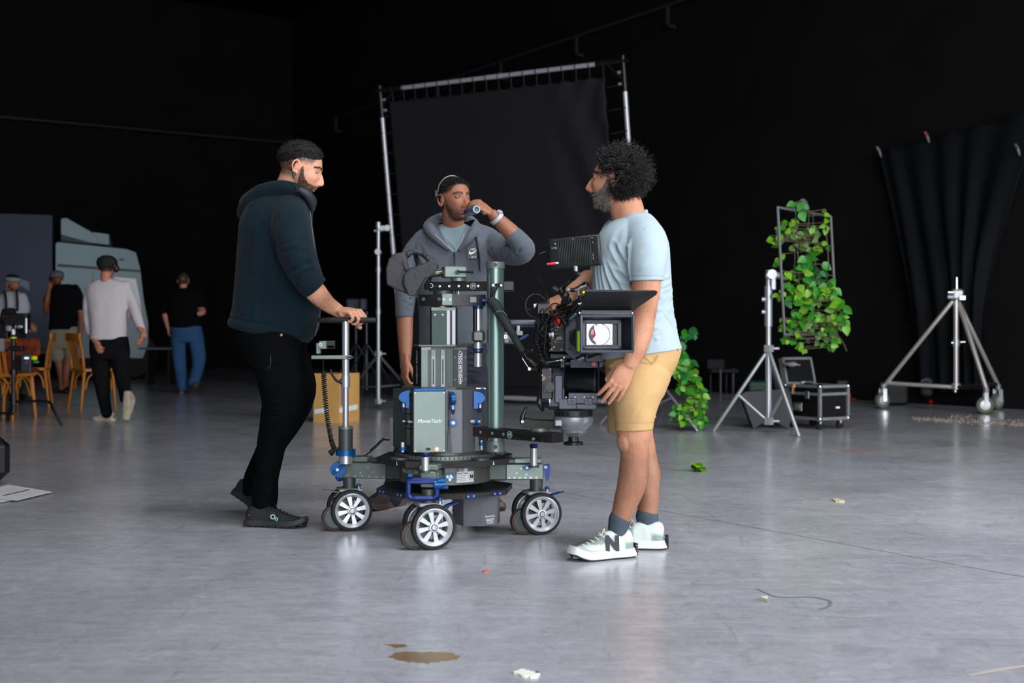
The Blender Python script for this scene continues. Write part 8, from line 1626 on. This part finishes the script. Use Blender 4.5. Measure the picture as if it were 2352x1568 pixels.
mb = MB(); V, Fa, N = fuse([box((W(45, 13.2), 13.2, .73), (.46, .05, .20), .02), box((W(45, 13.2), 13.12, .48), (.46, .18, .04), .015), box((W(26, 13.2), 13.2, .60), (.10, .04, .26), .015)], .01, 2)
o = put('patterned_throw', V + N * (.006 * vnoise(V, (12,) * 3))[:, None], Fa, mat('red_orange_weave', (150, 62, 34), .9, var=.6, vscale=16), None); tag(o, 'red and orange patterned throw over the chairs behind the camera rig', 'cloth')
# c-stand and monitoring rig at the left edge
Yr = 11.6; xr = W(31, Yr); cst = thing('c_stand', 'black low stand with bent legs at the left edge carrying the small camera rig', 'stand', (xr, Yr, 0))
mb = MB(); mb.cyl((xr, Yr, .12), (xr, Yr, Z(760, Yr)), .019); mb.cyl((xr, Yr, .12), (xr, Yr, .30), .03); mb.cyl((xr, Yr, Z(862, Yr)), (xr, Yr, Z(848, Yr)), .035); mb.build('column', cst, material=BLACKM)
for pts_ in ([(34, 922, Yr), (108, 922, Yr - .05), (122, 940, Yr - .15), (142, 977, 11.42)], [(30, 950, Yr), (-10, 948, Yr), (-60, 948, Yr), (-90, 975, 11.6)], [(30, 930, Yr), (22, 940, Yr - .2), (18, 968, Yr - .35)]): mb = MB(); mb.tube([P(*p) for p in pts_], .0135, None, 10); mb.build('leg', cst, material=BLACKM)
rg = thing('camera_rig', 'small camera rig with pale clamps on the black stand at the left edge', 'camera rig', tuple(P(31, 760, Yr)))
mb = MB(); mb.box(P(40, 738, Yr), (.22, .12, .16), None, None, .01); mb.box(P(5, 760, Yr), (.14, .1, .14), None, None, .01); mb.box(P(40, 800, Yr), (.12, .08, .05), None, None, .01); mb.tube([P(31, 770, Yr), P(20, 800, Yr), P(12, 806, Yr)], .01, None, 8); mb.build('camera_body', rg, material=mat('rig_black', (12, 12, 14), .5))
mb = MB(); mb.box(P(33, 750, Yr - .08), (.05, .05, .05), CHROME, None, .01); mb.box(P(46, 750, Yr - .08), (.05, .03, .03), None, None, .01); mb.cyl(P(60, 731, Yr - .07), P(60, 765, Yr - .07), .012, None); mb.cyl(P(30, 745, Yr - .07), P(31, 768, Yr - .07), .016, WHITE); mb.box(P(19, 754, Yr - .08), (.05, .03, .06), ALUM, None, .01); mb.box(P(4, 792, Yr - .06), (.05, .03, .12), ALUM); mb.build('clamps', rg, material=ALU)
mb = MB(); mb.cyl(P(31, 777, Yr), P(31, 774, Yr), .028, None); mb.build('yellow_ring', rg, material=mat('fluorescent_ring', (200, 230, 20), .5))
mb = MB(); mb.box(P(61, 833, Yr - .05), (.095, .05, .19), None, None, .008); mb.box(P(42, 838, Yr), (.09, .04, .10), BLACK, None, .005); rb_ = mb.build('receiver_box', rg, material=mat('receiver_grey', (44, 48, 56), .5))
mb = MB(); mb.box(P(61, 822, Yr - .079), (.042, .004, .02), mat('screen_white', (230, 235, 240), .4, emit=(220, 235, 240), estr=.6)); mb.box(P(61, 832, Yr - .079), (.02, .004, .012), mat('pink_button', (220, 40, 110), .4)); mb.box(P(79, 822, Yr - .05), (.05, .04, .04), mat('yellow_tag', (214, 210, 20), .5), None, .008); mb.box(P(83, 831, Yr - .05), (.05, .04, .03), mat('green_tag', (30, 130, 40), .5), None, .008); mb.build('tags', rb_)
# speaker with a green light, and papers, at the left edge
Ys = 6.95; sp_ = thing('speaker', 'black rounded speaker with a green light cut off by the left edge', 'speaker', (W(-22, Ys), Ys, 0))
V, Fa, N = fuse([box((W(-24, Ys), Ys, .152), (.215, .20, .300), .07)], .006, 6); put('cabinet', V, Fa, BLACK, sp_)
mb = MB(); mb.add(ell((0, 0, 0), (.026, .006, .034))); mb.build('green_light', sp_, material=mat('green_led', (20, 220, 110), .4, emit=(10, 225, 100), estr=2.2)).location = (W(-4, 6.84) - sp_.location.x, 6.847 - Ys, Z(1057, 6.84))
mb = MB(); V = [P(120, 1134, gy(1134)), P(38, 1154, gy(1154)), P(-70, 1142, gy(1142)), P(20, 1117, gy(1117))]
for k in range(3):
    a = .05 * (k - 1); cpt = sum(V, Vector()) / 4; pts = [Matrix.Translation(cpt) @ Matrix.Rotation(-.12 * (2 - k) , 4, 'Z') @ (v - cpt) for v in V]; z = .002 + .004 * k
    mb = MB(); mb.add((np.array([(p.x - .03 * (2 - k), p.y - .02 * (2 - k), zz_) for zz_ in (z, z + .0015) for p in pts]), [(3, 2, 1, 0), (4, 5, 6, 7), (0, 1, 5, 4), (1, 2, 6, 5), (2, 3, 7, 6), (3, 0, 4, 7)])); o = mb.build('paper_sheet', None, material=mat('paper', (214, 214, 218), .7)); tag(o, ('bottom sheet', 'middle sheet', 'printed top sheet')[k] + ' of the white papers lying on the floor at the left edge', 'paper', 'papers on the floor')
    if k == 2:
        cen = cpt; ux = (V[3] - V[0]).normalized(); uy = (V[1] - V[0]).normalized(); mb = MB()
        for j, (f, m_) in enumerate(((.42, None), (.52, 1), (.62, 1), (.72, 1), (.25, 1), (.16, 1))):
            a0 = V[0] + (V[1] - V[0]) * .12 + (V[3] - V[0]) * f; b0 = V[0] + (V[1] - V[0]) * (.85 - .2 * (j % 2)) + (V[3] - V[0]) * f; hw_ = .014 if m_ is None else .002; n_ = ux * hw_
            mb.add((np.array([(p.x, p.y, z + .0019) for p in (a0 - n_, b0 - n_, b0 + n_, a0 + n_)]), [(0, 1, 2, 3)]), mat('photo_strip', (110, 74, 46), .6, var=.6, vscale=22) if m_ is None else mat('faint_print', (140, 140, 146), .7))
        mb.build('print', o)
# truck
Yt_ = 23.0; TZ = lambda py: Z(py, Yt_); tk = thing('truck', 'pale blue-grey lorry with a dark lettered box body in the gloom at the left', 'truck', (W(120, Yt_), Yt_ + 1.2, 0))
CAB = mat('cab_paint', (150, 176, 186), .4, var=.05); BOXM = mat('box_body_blue', (44, 58, 84), .5, var=.35, vscale=.9)
tvs, tvd = Vector((.957, .29, 0)), Vector((-.29, .957, 0)); Tp = Vector((W(-60, 22.0), 22.0, 0))
def TU(px_): k = (px_ - CX) / F; return (k * Tp.y - Tp.x) / (.957 - .29 * k)
def tpoly(poly, y0, y1): return prism([(TU(x), Z(y, Tp.y + .29 * TU(x))) for x, y in poly], y0, y1)
Mt = Matrix(((tvs.x, 0, tvd.x, Tp.x), (tvs.y, 0, tvd.y, Tp.y), (0, 1, 0, 0), (0, 0, 0, 1)))
mb = MB(); mb.add(tpoly([(-60, 489), (120, 494), (120, 800), (-60, 800)], 0, 2.4), None, Mt); bxo = mb.build('box_body', tk, material=BOXM)
Tc = Tp + tvs * TU(42) - tvd * .006
mb = MB(); mb.add(text('S', 1.0, .004, .02), None, plane_at((Tc.x, Tc.y, Z(692, Tc.y)), tvs, (0, 0, 1))); mb.build('lettering', bxo, material=mat('faded_letter', (128, 150, 156), .6))
mb = MB(); mb.add(tpoly([(128, 560), (132, 556), (290, 572), (312, 580), (322, 618), (330, 690), (340, 740), (340, 788), (328, 822), (128, 822)], .0, 2.3), None, Mt); cabo = mb.build('cab', tk, material=CAB)
mb = MB(); mb.add(tpoly([(140, 502), (152, 500), (214, 535), (252, 562), (205, 556), (140, 538)], .05, 2.2), None, Mt); mb.build('roof_deflector', tk, material=CAB)
mb = MB(); mb.add(tpoly([(214, 533), (250, 538), (250, 562), (230, 556)], .02, 2.2), None, Mt); mb.build('side_deflector', tk, material=CAB)
for nm, pl_, y0, y1, m_ in (('dark_stripe', [(132, 606), (322, 620), (322, 625), (132, 612)], -.02, .1, BLACK), ('side_window', [(262, 636), (312, 640), (322, 690), (326, 720), (300, 735), (262, 735)], -.012, .05, mat('truck_glass', (10, 12, 14), .08)), ('marker_lamp', [(274, 594), (286, 595), (286, 599), (274, 598)], -.012, .05, BLACK), ('door_gap', [(212, 625), (213, 625), (213, 800), (212, 800)], -.008, .03, BLACK), ('roof_gap', [(140, 540), (205, 558), (228, 562), (140, 553)], -.01, .1, BLACK)): mb = MB(); mb.add(tpoly(pl_, y0, y1), None, Mt); mb.build(nm, cabo, material=m_)
mb = MB(); mb.add(prism([(TU(-60), .5), (TU(330), .5), (TU(330), 1.0), (TU(-60), 1.0)], .4, 2.0), None, Mt); mb.build('chassis', tk, material=BLACK)
for px_ in (20, 200, 300):
    c_ = Tp + tvs * TU(px_) + tvd * .25 + Vector((0, 0, .5)); mb = MB(); mb.add(lathe([(.25, -.14), (.46, -.13), (.5, 0), (.46, .13), (.25, .14)], 36, along(c_, -tvd))); mb.add(lathe([(.24, .10), (.1, .12), (.0001, .12)], 24, along(c_, -tvd)), GUN); mb.build('wheel', tk, material=RUBBER)
# low bench beyond the truck
t = thing('trestle_table', 'dim trestle table in the gloom beside the man in blue jeans', 'table', (W(365, 20.5), 20.5, 0)); mb = MB(); mb.box((W(370, 20.5), 20.5, Z(800, 20.5)), (.62, .5, .035)); mb.build('tabletop', t, material=mat('dim_top', (90, 98, 104), .5))
for px_ in (345, 395): mb = MB(); mb.box((W(px_, 20.5), 20.5, Z(800, 20.5) / 2), (.04, .4, Z(800, 20.5))); mb.build('leg', t, material=GUN)
# ---------------------------------------------------------------- small things on the floor
def flat(name, label, cat, pts, m, h=.0016, jag=0):
    out = []
    for i, (x, y) in enumerate(pts):
        Yf = gy(y); out.append((W(x, Yf), Yf))
    if jag:
        o2 = []
        for i in range(len(out)):
            a, b = np.array(out[i]), np.array(out[(i + 1) % len(out)])
            for k in range(5): o2.append(tuple(a + (b - a) * k / 5 + rng.normal(size=2) * jag))
        out = o2
    mb = MB(); mb.add(prism(out, .0003, h)); o = mb.build(name, None, material=m); return tag(o, label, cat)
STN = mat('brown_puddle', (126, 104, 72), .22, var=.45, vscale=5)
flat('puddle', 'larger shallow brown puddle on the floor in the foreground', 'puddle', [(893, 1509), (906, 1500), (925, 1497), (960, 1498), (1000, 1498), (1040, 1500), (1057, 1507), (1050, 1515), (1020, 1518), (995, 1520), (985, 1523), (940, 1521), (912, 1517)], STN, .0012, .003)
flat('puddle', 'small brown drip just beyond the larger brown puddle', 'puddle', [(884, 1480), (903, 1479), (930, 1480), (936, 1484), (925, 1487), (908, 1488), (898, 1484)], STN, .0012, .002)
flat('paper_scrap', 'torn white scrap on the floor at the bottom edge', 'scrap', [(1178, 1546), (1200, 1542), (1228, 1547), (1236, 1552), (1225, 1558), (1205, 1557)], mat('scrap_white', (226, 226, 214), .8), .006, .004)
flat('wood_chip', 'pale triangular chip alone on the right foreground floor', 'chip', [(1746, 1378), (1763, 1376), (1763, 1384)], mat('chip_cream', (206, 200, 176), .7), .012)
flat('tape_piece', 'pinkish strip of tape on the floor beyond the green leaf', 'tape', [(1929, 1034), (1960, 1031), (2015, 1034), (2018, 1038), (1975, 1040), (1940, 1038)], mat('pink_tape', (140, 116, 110), .7), .001, .002)
flat('red_scrap', 'tiny red scrap on the floor in front of the dolly', 'scrap', [(1110, 1311), (1122, 1310), (1124, 1313), (1112, 1314)], mat('scrap_red', (206, 90, 76), .6), .003, .001)
flat('dried_leaf', 'dry beige leaf with crumbs on the right-hand floor', 'leaf', [(1911, 1148), (1922, 1146), (1938, 1150), (1940, 1153), (1920, 1153)], mat('dry_beige', (186, 174, 140), .7), .006, .002)
def mark(label, pts, wid, m, h=.0011):
    q_ = catmull([(W(x, gy(y)), gy(y)) for x, y in pts], 8); n = len(q_); t_ = np.gradient(q_, axis=0); t_ /= np.linalg.norm(t_, axis=1)[:, None]; nn = np.stack([-t_[:, 1], t_[:, 0]], 1); wv = wid * (.35 + .65 * np.sin(np.linspace(.25, 2.9, n)))[:, None]
    V = [(*p, h) for p in q_ - nn * wv] + [(*p, h) for p in q_ + nn * wv]; mb = MB(); mb.add((np.array(V), [(i, i + 1, n + i + 1, n + i) for i in range(n - 1)])); o = mb.build('floor_mark', None, material=m); return tag(o, label, 'floor mark')
mark('dark curved rubber mark on the floor right of the pale chip', [(1738, 1352), (1775, 1368), (1810, 1372), (1860, 1371), (1900, 1378), (1908, 1386), (1900, 1394), (1882, 1400)], .006, mat('rubber_mark', (112, 118, 128), .35))
mark('thin white curved scratch on the floor left of the dry beige leaf', [(1876, 1142), (1852, 1148), (1845, 1156), (1862, 1166), (1920, 1182)], .0022, mat('chalk_scratch', (176, 178, 184), .5))
mark('faded pinkish tape strip at the bottom right corner of the floor', [(2225, 1552), (2260, 1545), (2310, 1536), (2352, 1530), (2400, 1524)], .010, mat('faded_tape', (176, 164, 158), .6))
mb = MB()
for k, (a, s_, c_) in enumerate(((2.8, .13, (1606, 1080)), (1.2, .11, (1612, 1083)), (.3, .08, (1615, 1082)), (3.3, .10, (1598, 1079)))): Yl = gy(c_[1]); mb.add(leaf((W(c_[0], Yl), Yl, .006), s_, Matrix.Rotation(a, 4, 'Z') @ Matrix.Rotation(.35 * (k % 2 + .5), 4, 'X'), 0), LEAFM[1])
o = mb.build('fallen_leaf', None); tag(o, 'bright green fallen leaf lying on the floor right of the shorts man', 'leaf')
mb = MB()
for _ in range(420):
    x_ = rng.uniform(2095, 2352); y_ = ip(x_, [2095, 2200, 2352], [961, 967, 976]) + rng.normal() * 2.2 + (rng.random() < .35) * rng.uniform(-12, -4) * (x_ > 2180); Yf = gy(y_); s_ = rng.uniform(.006, .02); a = rng.uniform(0, 3.1); mb.box((W(x_, Yf), Yf, .003), (s_, s_ * .5, .005), None, Matrix.Translation((W(x_, Yf), Yf, 0)) @ Matrix.Rotation(a, 4, 'Z') @ Matrix.Translation((-W(x_, Yf), -Yf, 0)))
o = mb.build('wood_shavings', None, material=mat('shavings', (166, 150, 136), .8)); tag(o, 'line of pale wood shavings scattered on the floor below the wheeled stand', 'shavings', kind='stuff')
# ---------------------------------------------------------------- people further off
def dist_person(label, Y, skin, head, yaw, pitch, parts_skin, clothes, hairc, hairmask=None, extra=None, sc=1.0, links=()):
    x_, f_ = head; M_ = head_mat(P(x_, f_, Y), yaw, pitch, 0, sc); t = thing('person', label, 'person', (W(x_, Y), Y, 0))
    sh = head_shapes(M_, 1, .9, n=60, m=50); sh.append(tube([M_ @ Vector((-.02, 0, -.03)), M_ @ Vector((-.03, 0, -.13)), M_ @ Vector((-.03, 0, -.16))], [.054, .050, .040], 14)); sh += parts_skin(M_)
    for lk in links: sh.append(T([(*p, Y + dy_) for p, dy_ in lk], .036))
    V, Fa, N = fuse(sh, .006, 1); col = face_colour(V, M_, skin, (120, 70, 60), (24, 18, 14), hair=hairc if hairmask is not False else None, stub=.6, beard=(50, 36, 30)); put('body', V, Fa, SKIN, t, col=col)
    for nm, m_, shapes in clothes:
        if nm == 'shoe': shapes(t); continue
        V, Fa, N = fuse(shapes, .010, 2); V = V + N * (.010 * vnoise(V, (6, 6, 4), len(nm)) + .003 * vnoise(V, (18, 18, 12)))[:, None]; put(nm, V, Fa, m_, t)
    if extra: extra(t, M_)
    return t
def T(pts, r, n=14): return tube([P(*p) for p in pts], r, n)
def simple_hand(c, d, s=.9): return [tube([c, c + Vector(d).normalized() * .07, c + Vector(d).normalized() * .16], [(.026, .018), (.038, .022), (.022, .014)], 12)]
# walking man in the pale sweater
Y3 = 12.0
SW = mat('pale_sweater', (186, 178, 182), .9, var=.04); BP = mat('black_trousers', (16, 16, 18), .9, spec=.1)
def sk3(M_):
    o = T([(208, 768, Y3), (219, 783, Y3 - .09)], [.036, .028]), T([(322, 752, Y3 - .1), (331, 770, Y3 - .15)], [.036, .028])
    h1, _ = hand(P(220, 782, Y3 - .10), (.5, -.3, -.9), (-.5, -.8, .2), side=1, curls=((.4, .6, .4),) * 4); h2, _ = hand(P(330, 765, Y3 - .15), (-.1, -.5, -.8), (.9, .1, 0), side=-1, curls=((.5, .8, .5),) * 4)
    return list(o) + h1 + h2
def shoes3(t):
    h_ = P(262, 962, 12.05); shoe(t, (h_.x, 12.05, 0), (h_.x - .9, 12.5, 0), .0, 1.0, (196, 184, 164), (206, 196, 176), 'pale', L=.27)
    x_ = W(288, 11.7); V, Fa, N = fuse([tube([(x_ + .01, 11.72, .30), (x_, 11.74, .16), (x_, 11.72, .045)], [(.034, .022), (.042, .024), (.040, .022)], 20, ref=(1, 0, 0)), tube([(x_, 11.80, .28), (x_, 11.85, .22), (x_, 11.80, .1)], [.04, .05, .035], 16)], .006, 2); put('shoe', V, Fa, mat('worn_sole', (158, 148, 130), .8, var=.2), t)
def ex3(t, M_):
    mb = MB(); mb.add(lathe([(.100, .0), (.104, .03), (.095, .065), (.06, .095), (.0001, .105)], 28), None, M_ @ Matrix.Translation((-.01, 0, .025))); mb.add(ell((-.0, 0, 0), (.11, .085, .05)), None, M_ @ Matrix.Translation((-.02, 0, .02))); mb.build('cap', t, material=mat('black_cap', (16, 16, 17), .8))
    mb = MB(); mb.tube([M_ @ Vector((0, -.09, .0)), M_ @ Vector((0, -.085, .08)), M_ @ Vector((0, 0, .125)), M_ @ Vector((0, .085, .08)), M_ @ Vector((0, .09, 0))], .009, None, 8); mb.add(ell(tuple(M_ @ Vector((-.01, -.095, -.005))), (.03, .03, .04))); mb.build('headphones', t, material=BLACK)
dist_person('man in a pale sweater, dark trousers and black cap walking away', Y3, (176, 116, 92), (246, 616), 92, 8, sk3,
    [('sweater', SW, [slices([(225, 640, 265, 638, Y3, .07), (204, 652, 288, 648, Y3, .10), (198, 672, 298, 666, Y3, .125), (202, 710, 294, 704, Y3, .13), (207, 745, 292, 745, Y3, .13), (208, 780, 292, 781, Y3, .125)], 40), T([(212, 660, Y3), (203, 700, Y3), (203, 740, Y3), (210, 772, Y3)], [.068, .062, .055, .042]), T([(288, 658, Y3), (303, 695, Y3), (313, 725, Y3 - .05), (325, 756, Y3 - .1)], [.066, .060, .052, .040])]),
     ('trousers', BP, [slices([(207, 772, 293, 772, Y3, .12), (205, 800, 298, 800, Y3, .125), (210, 825, 298, 825, Y3, .11)], 32), T([(230, 810, Y3), (233, 860, Y3), (240, 910, Y3 + .02), (246, 948, Y3 + .03)], [.098, .082, .064, .058]), T([(276, 810, Y3), (281, 860, Y3 - .05), (286, 895, Y3 - .12), (288, 915, Y3 - .2)], [.098, .082, .066, .056])]), ('shoe', None, shoes3)], (20, 18, 18), extra=ex3, links=[[((245, 650), 0), ((245, 700), 0), ((248, 800), 0)], [((243, 662), 0), ((210, 672), 0), ((206, 735), 0), ((208, 768), 0)], [((250, 662), 0), ((290, 672), 0), ((306, 720), 0), ((322, 752), -.1)]])
# man in blue jeans
Y4 = 17.6
def sk4(M_): h1, _ = hand(P(386, 752, Y4), (.15, .1, -1), (-1, 0, 0), side=1, curls=((.3, .4, .3),) * 4); return [T([(378, 712, Y4), (381, 730, Y4), (386, 752, Y4)], [.055, .045, .03]), T([(460, 705, Y4 - .05), (466, 716, Y4 - .12), (458, 720, Y4 - .2)], [.05, .045, .04])] + h1
def shoes4(t):
    for px_, Yy, dx, pt in ((417, 17.55, -.3, 0), (452, 17.3, -.5, .5)): shoe(t, (W(px_, Yy), Yy, 0), (W(px_, Yy) + dx, Yy + .9, 0), pt, 1.1, (96, 88, 82), (86, 78, 72), 'dusty', L=.28)
dist_person('balding man in a black T-shirt and blue jeans walking away', Y4, (196, 130, 112), (422, 645), 90, 0, sk4,
    [('t_shirt', mat('black_jersey', (12, 12, 14), .9, spec=.1), [slices([(408, 662, 438, 661, Y4, .07), (388, 672, 458, 670, Y4, .11), (380, 690, 464, 690, Y4, .14), (386, 725, 464, 725, Y4, .15), (390, 752, 462, 752, Y4, .15)], 36), T([(392, 678, Y4), (382, 698, Y4), (378, 716, Y4)], [.07, .066, .062]), T([(454, 676, Y4), (462, 695, Y4 - .03), (463, 706, Y4 - .06)], [.07, .066, .062])]),
     ('jeans', mat('blue_denim', (44, 84, 128), .9, var=.15, vscale=5), [slices([(391, 745, 461, 744, Y4, .14), (393, 765, 466, 765, Y4, .145), (396, 785, 468, 785, Y4, .13)], 32), T([(410, 780, Y4), (412, 820, Y4), (416, 860, Y4), (419, 888, Y4)], [.115, .098, .086, .082]), T([(450, 780, Y4), (456, 820, Y4), (453, 850, Y4), (444, 880, Y4 - .1)], [.115, .098, .086, .078])]), ('shoe', None, shoes4)], (44, 34, 30), links=[[((422, 672), 0), ((422, 720), 0), ((424, 780), 0)], [((420, 680), 0), ((392, 686), 0), ((384, 700), 0), ((378, 712), 0)], [((424, 680), 0), ((452, 684), 0), ((458, 695), 0), ((461, 706), -.05)]])
# man in the black polo shirt
Y2 = 17.8
def sk2(M_): h1, _ = hand(P(113, 664, Y2 - .15), (.3, 0, 1), (-.6, .8, 0), side=1, curls=((.8, 1, .6),) * 4); h2, _ = hand(P(184, 772, Y2 - .05), (0, 0, -1), (1, 0, 0), side=1, curls=((.4, .5, .3),) * 4); return [T([(118, 690, Y2), (106, 712, Y2 - .1), (108, 690, Y2 - .18), (113, 664, Y2 - .15)], [.05, .045, .04, .028]), T([(182, 700, Y2), (187, 735, Y2), (184, 772, Y2 - .05)], [.048, .042, .03]), T([(132, 820, Y2), (140, 855, Y2), (142, 892, Y2)], [.07, .055, .042]), T([(158, 820, Y2), (152, 855, Y2 - .05), (150, 890, Y2)], [.07, .055, .042])] + h1 + h2
def ex2(t, M_): mb = MB(); mb.add(lathe([(.098, .0), (.102, .03), (.09, .065), (.05, .09), (.0001, .098)], 28), None, M_ @ Matrix.Translation((-.01, 0, .03))); mb.box((.11, 0, .035), (.10, .12, .012), None, M_, .004); mb.build('cap', t, material=mat('grey_cap', (92, 98, 108), .8)); mb = MB(); mb.box(M_ @ Vector((-.01, -.1, -.02)), (.02, .05, .10), None, None, .004); mb.build('phone', t, material=BLACK)
def shoes2(t):
    for px_, dx in ((142, -.5), (156, .2)): shoe(t, (W(px_, Y2), Y2 + .05, 0), (W(px_, Y2) + dx, Y2 - .9, 0), 0, 1.05, (16, 16, 18), (22, 22, 24), 'dark', L=.28)
dist_person('man in black polo shirt, khaki shorts and grey cap with a phone at his ear', Y2, (140, 84, 58), (131, 640), -78, 5, sk2,
    [('polo_shirt', mat('black_pique', (13, 14, 16), .9, spec=.1), [slices([(118, 654, 156, 652, Y2, .07), (116, 664, 180, 660, Y2, .12), (114, 690, 184, 686, Y2, .15), (116, 730, 178, 728, Y2, .15), (112, 757, 178, 757, Y2, .15)], 36), T([(172, 664, Y2), (182, 685, Y2), (185, 704, Y2)], [.07, .07, .065]), T([(122, 668, Y2), (113, 682, Y2 - .05), (110, 696, Y2 - .1)], [.07, .066, .06])]),
     ('shorts', mat('khaki_cotton', (134, 130, 112), .9), [slices([(112, 752, 180, 750, Y2, .14), (112, 780, 181, 778, Y2, .14), (116, 800, 178, 800, Y2, .12)], 32), T([(131, 790, Y2), (133, 818, Y2)], [.115, .105]), T([(163, 790, Y2), (164, 815, Y2)], [.115, .105])]), ('shoe', None, shoes2)], (24, 20, 18), extra=ex2, links=[[((138, 664), 0), ((145, 720), 0), ((146, 790), 0)], [((140, 670), 0), ((124, 674), 0), ((120, 682), 0), ((118, 690), 0)], [((142, 670), 0), ((172, 674), 0), ((178, 688), 0), ((182, 702), 0)], [((146, 790), 0), ((134, 800), 0), ((132, 820), 0)], [((146, 790), 0), ((156, 800), 0), ((158, 820), 0)]])
# man in dungarees
Y1 = 15.6
def sk1(M_): h1, _ = hand(P(66, 742, Y1 - .3), (.7, 0, -.6), (0, -.6, .8), side=1, curls=((.5, .6, .4),) * 4); return [T([(12, 700, Y1), (20, 740, Y1 - .2), (60, 738, Y1 - .3)], [.055, .045, .03])] + h1
def ex1(t, M_): mb = MB(); mb.add(lathe([(.100, .0), (.104, .02), (.100, .045)], 28, None, close=False), mat('grey_bandana', (120, 132, 136), .8), M_ @ Matrix.Translation((-.01, 0, .04))); mb.add(lathe([(.101, .02), (.098, .05), (.07, .085), (.0001, .10)], 28), None, M_ @ Matrix.Translation((-.01, 0, .03))); mb.add(ell(tuple(M_ @ Vector((-.11, 0, .03))), (.04, .04, .035))); mb.build('bandana', t, material=mat('black_cap', (16, 16, 17), .8)); mb = MB(); [mb.tube([P(a, 668, Y1 - .13), P(b, 690, Y1 - .16), P(b, 712, Y1 - .17)], (.018, .01) and .016, None, 8) for a, b in ((10, 14), (38, 40))]; mb.build('strap', t, material=mat('dungaree_black', (18, 20, 24), .9))
def shoes1(t):
    for px_ in (18, 40): shoe(t, (W(px_, Y1), Y1 + .1, 0), (W(px_, Y1) + .5, Y1 - .5, 0), 0, 1.05, (16, 16, 18), (22, 22, 24), 'dark', L=.28)
dist_person('bearded man in black dungarees, white T-shirt and headband at the left edge', Y1, (150, 98, 74), (30, 652), -30, 5, sk1,
    [('t_shirt', mat('white_jersey', (160, 166, 172), .9), [slices([(8, 672, 42, 670, Y1, .07), (-12, 684, 58, 682, Y1, .11), (-14, 710, 60, 706, Y1, .14), (-8, 745, 56, 745, Y1, .14), (-4, 770, 54, 770, Y1, .13)], 36), T([(2, 686, Y1), (0, 705, Y1), (6, 722, Y1 - .08)], [.07, .064, .058]), T([(50, 684, Y1), (57, 702, Y1), (57, 716, Y1)], [.07, .064, .058])]),
     ('dungarees', mat('dungaree_black', (18, 20, 24), .9), [slices([(6, 708, 46, 708, Y1 - .03, .135), (0, 726, 50, 726, Y1 - .02, .145), (-6, 760, 56, 760, Y1, .15), (-6, 790, 58, 790, Y1, .14)], 32), T([(10, 785, Y1), (13, 840, Y1), (17, 898, Y1)], [.10, .085, .07]), T([(42, 785, Y1), (40, 840, Y1), (39, 898, Y1)], [.10, .085, .07])]), ('shoe', None, shoes1)], (26, 20, 18), extra=ex1, links=[[((26, 684), 0), ((26, 740), 0), ((26, 790), 0)], [((24, 690), 0), ((8, 690), 0), ((8, 696), 0), ((12, 702), 0)]])
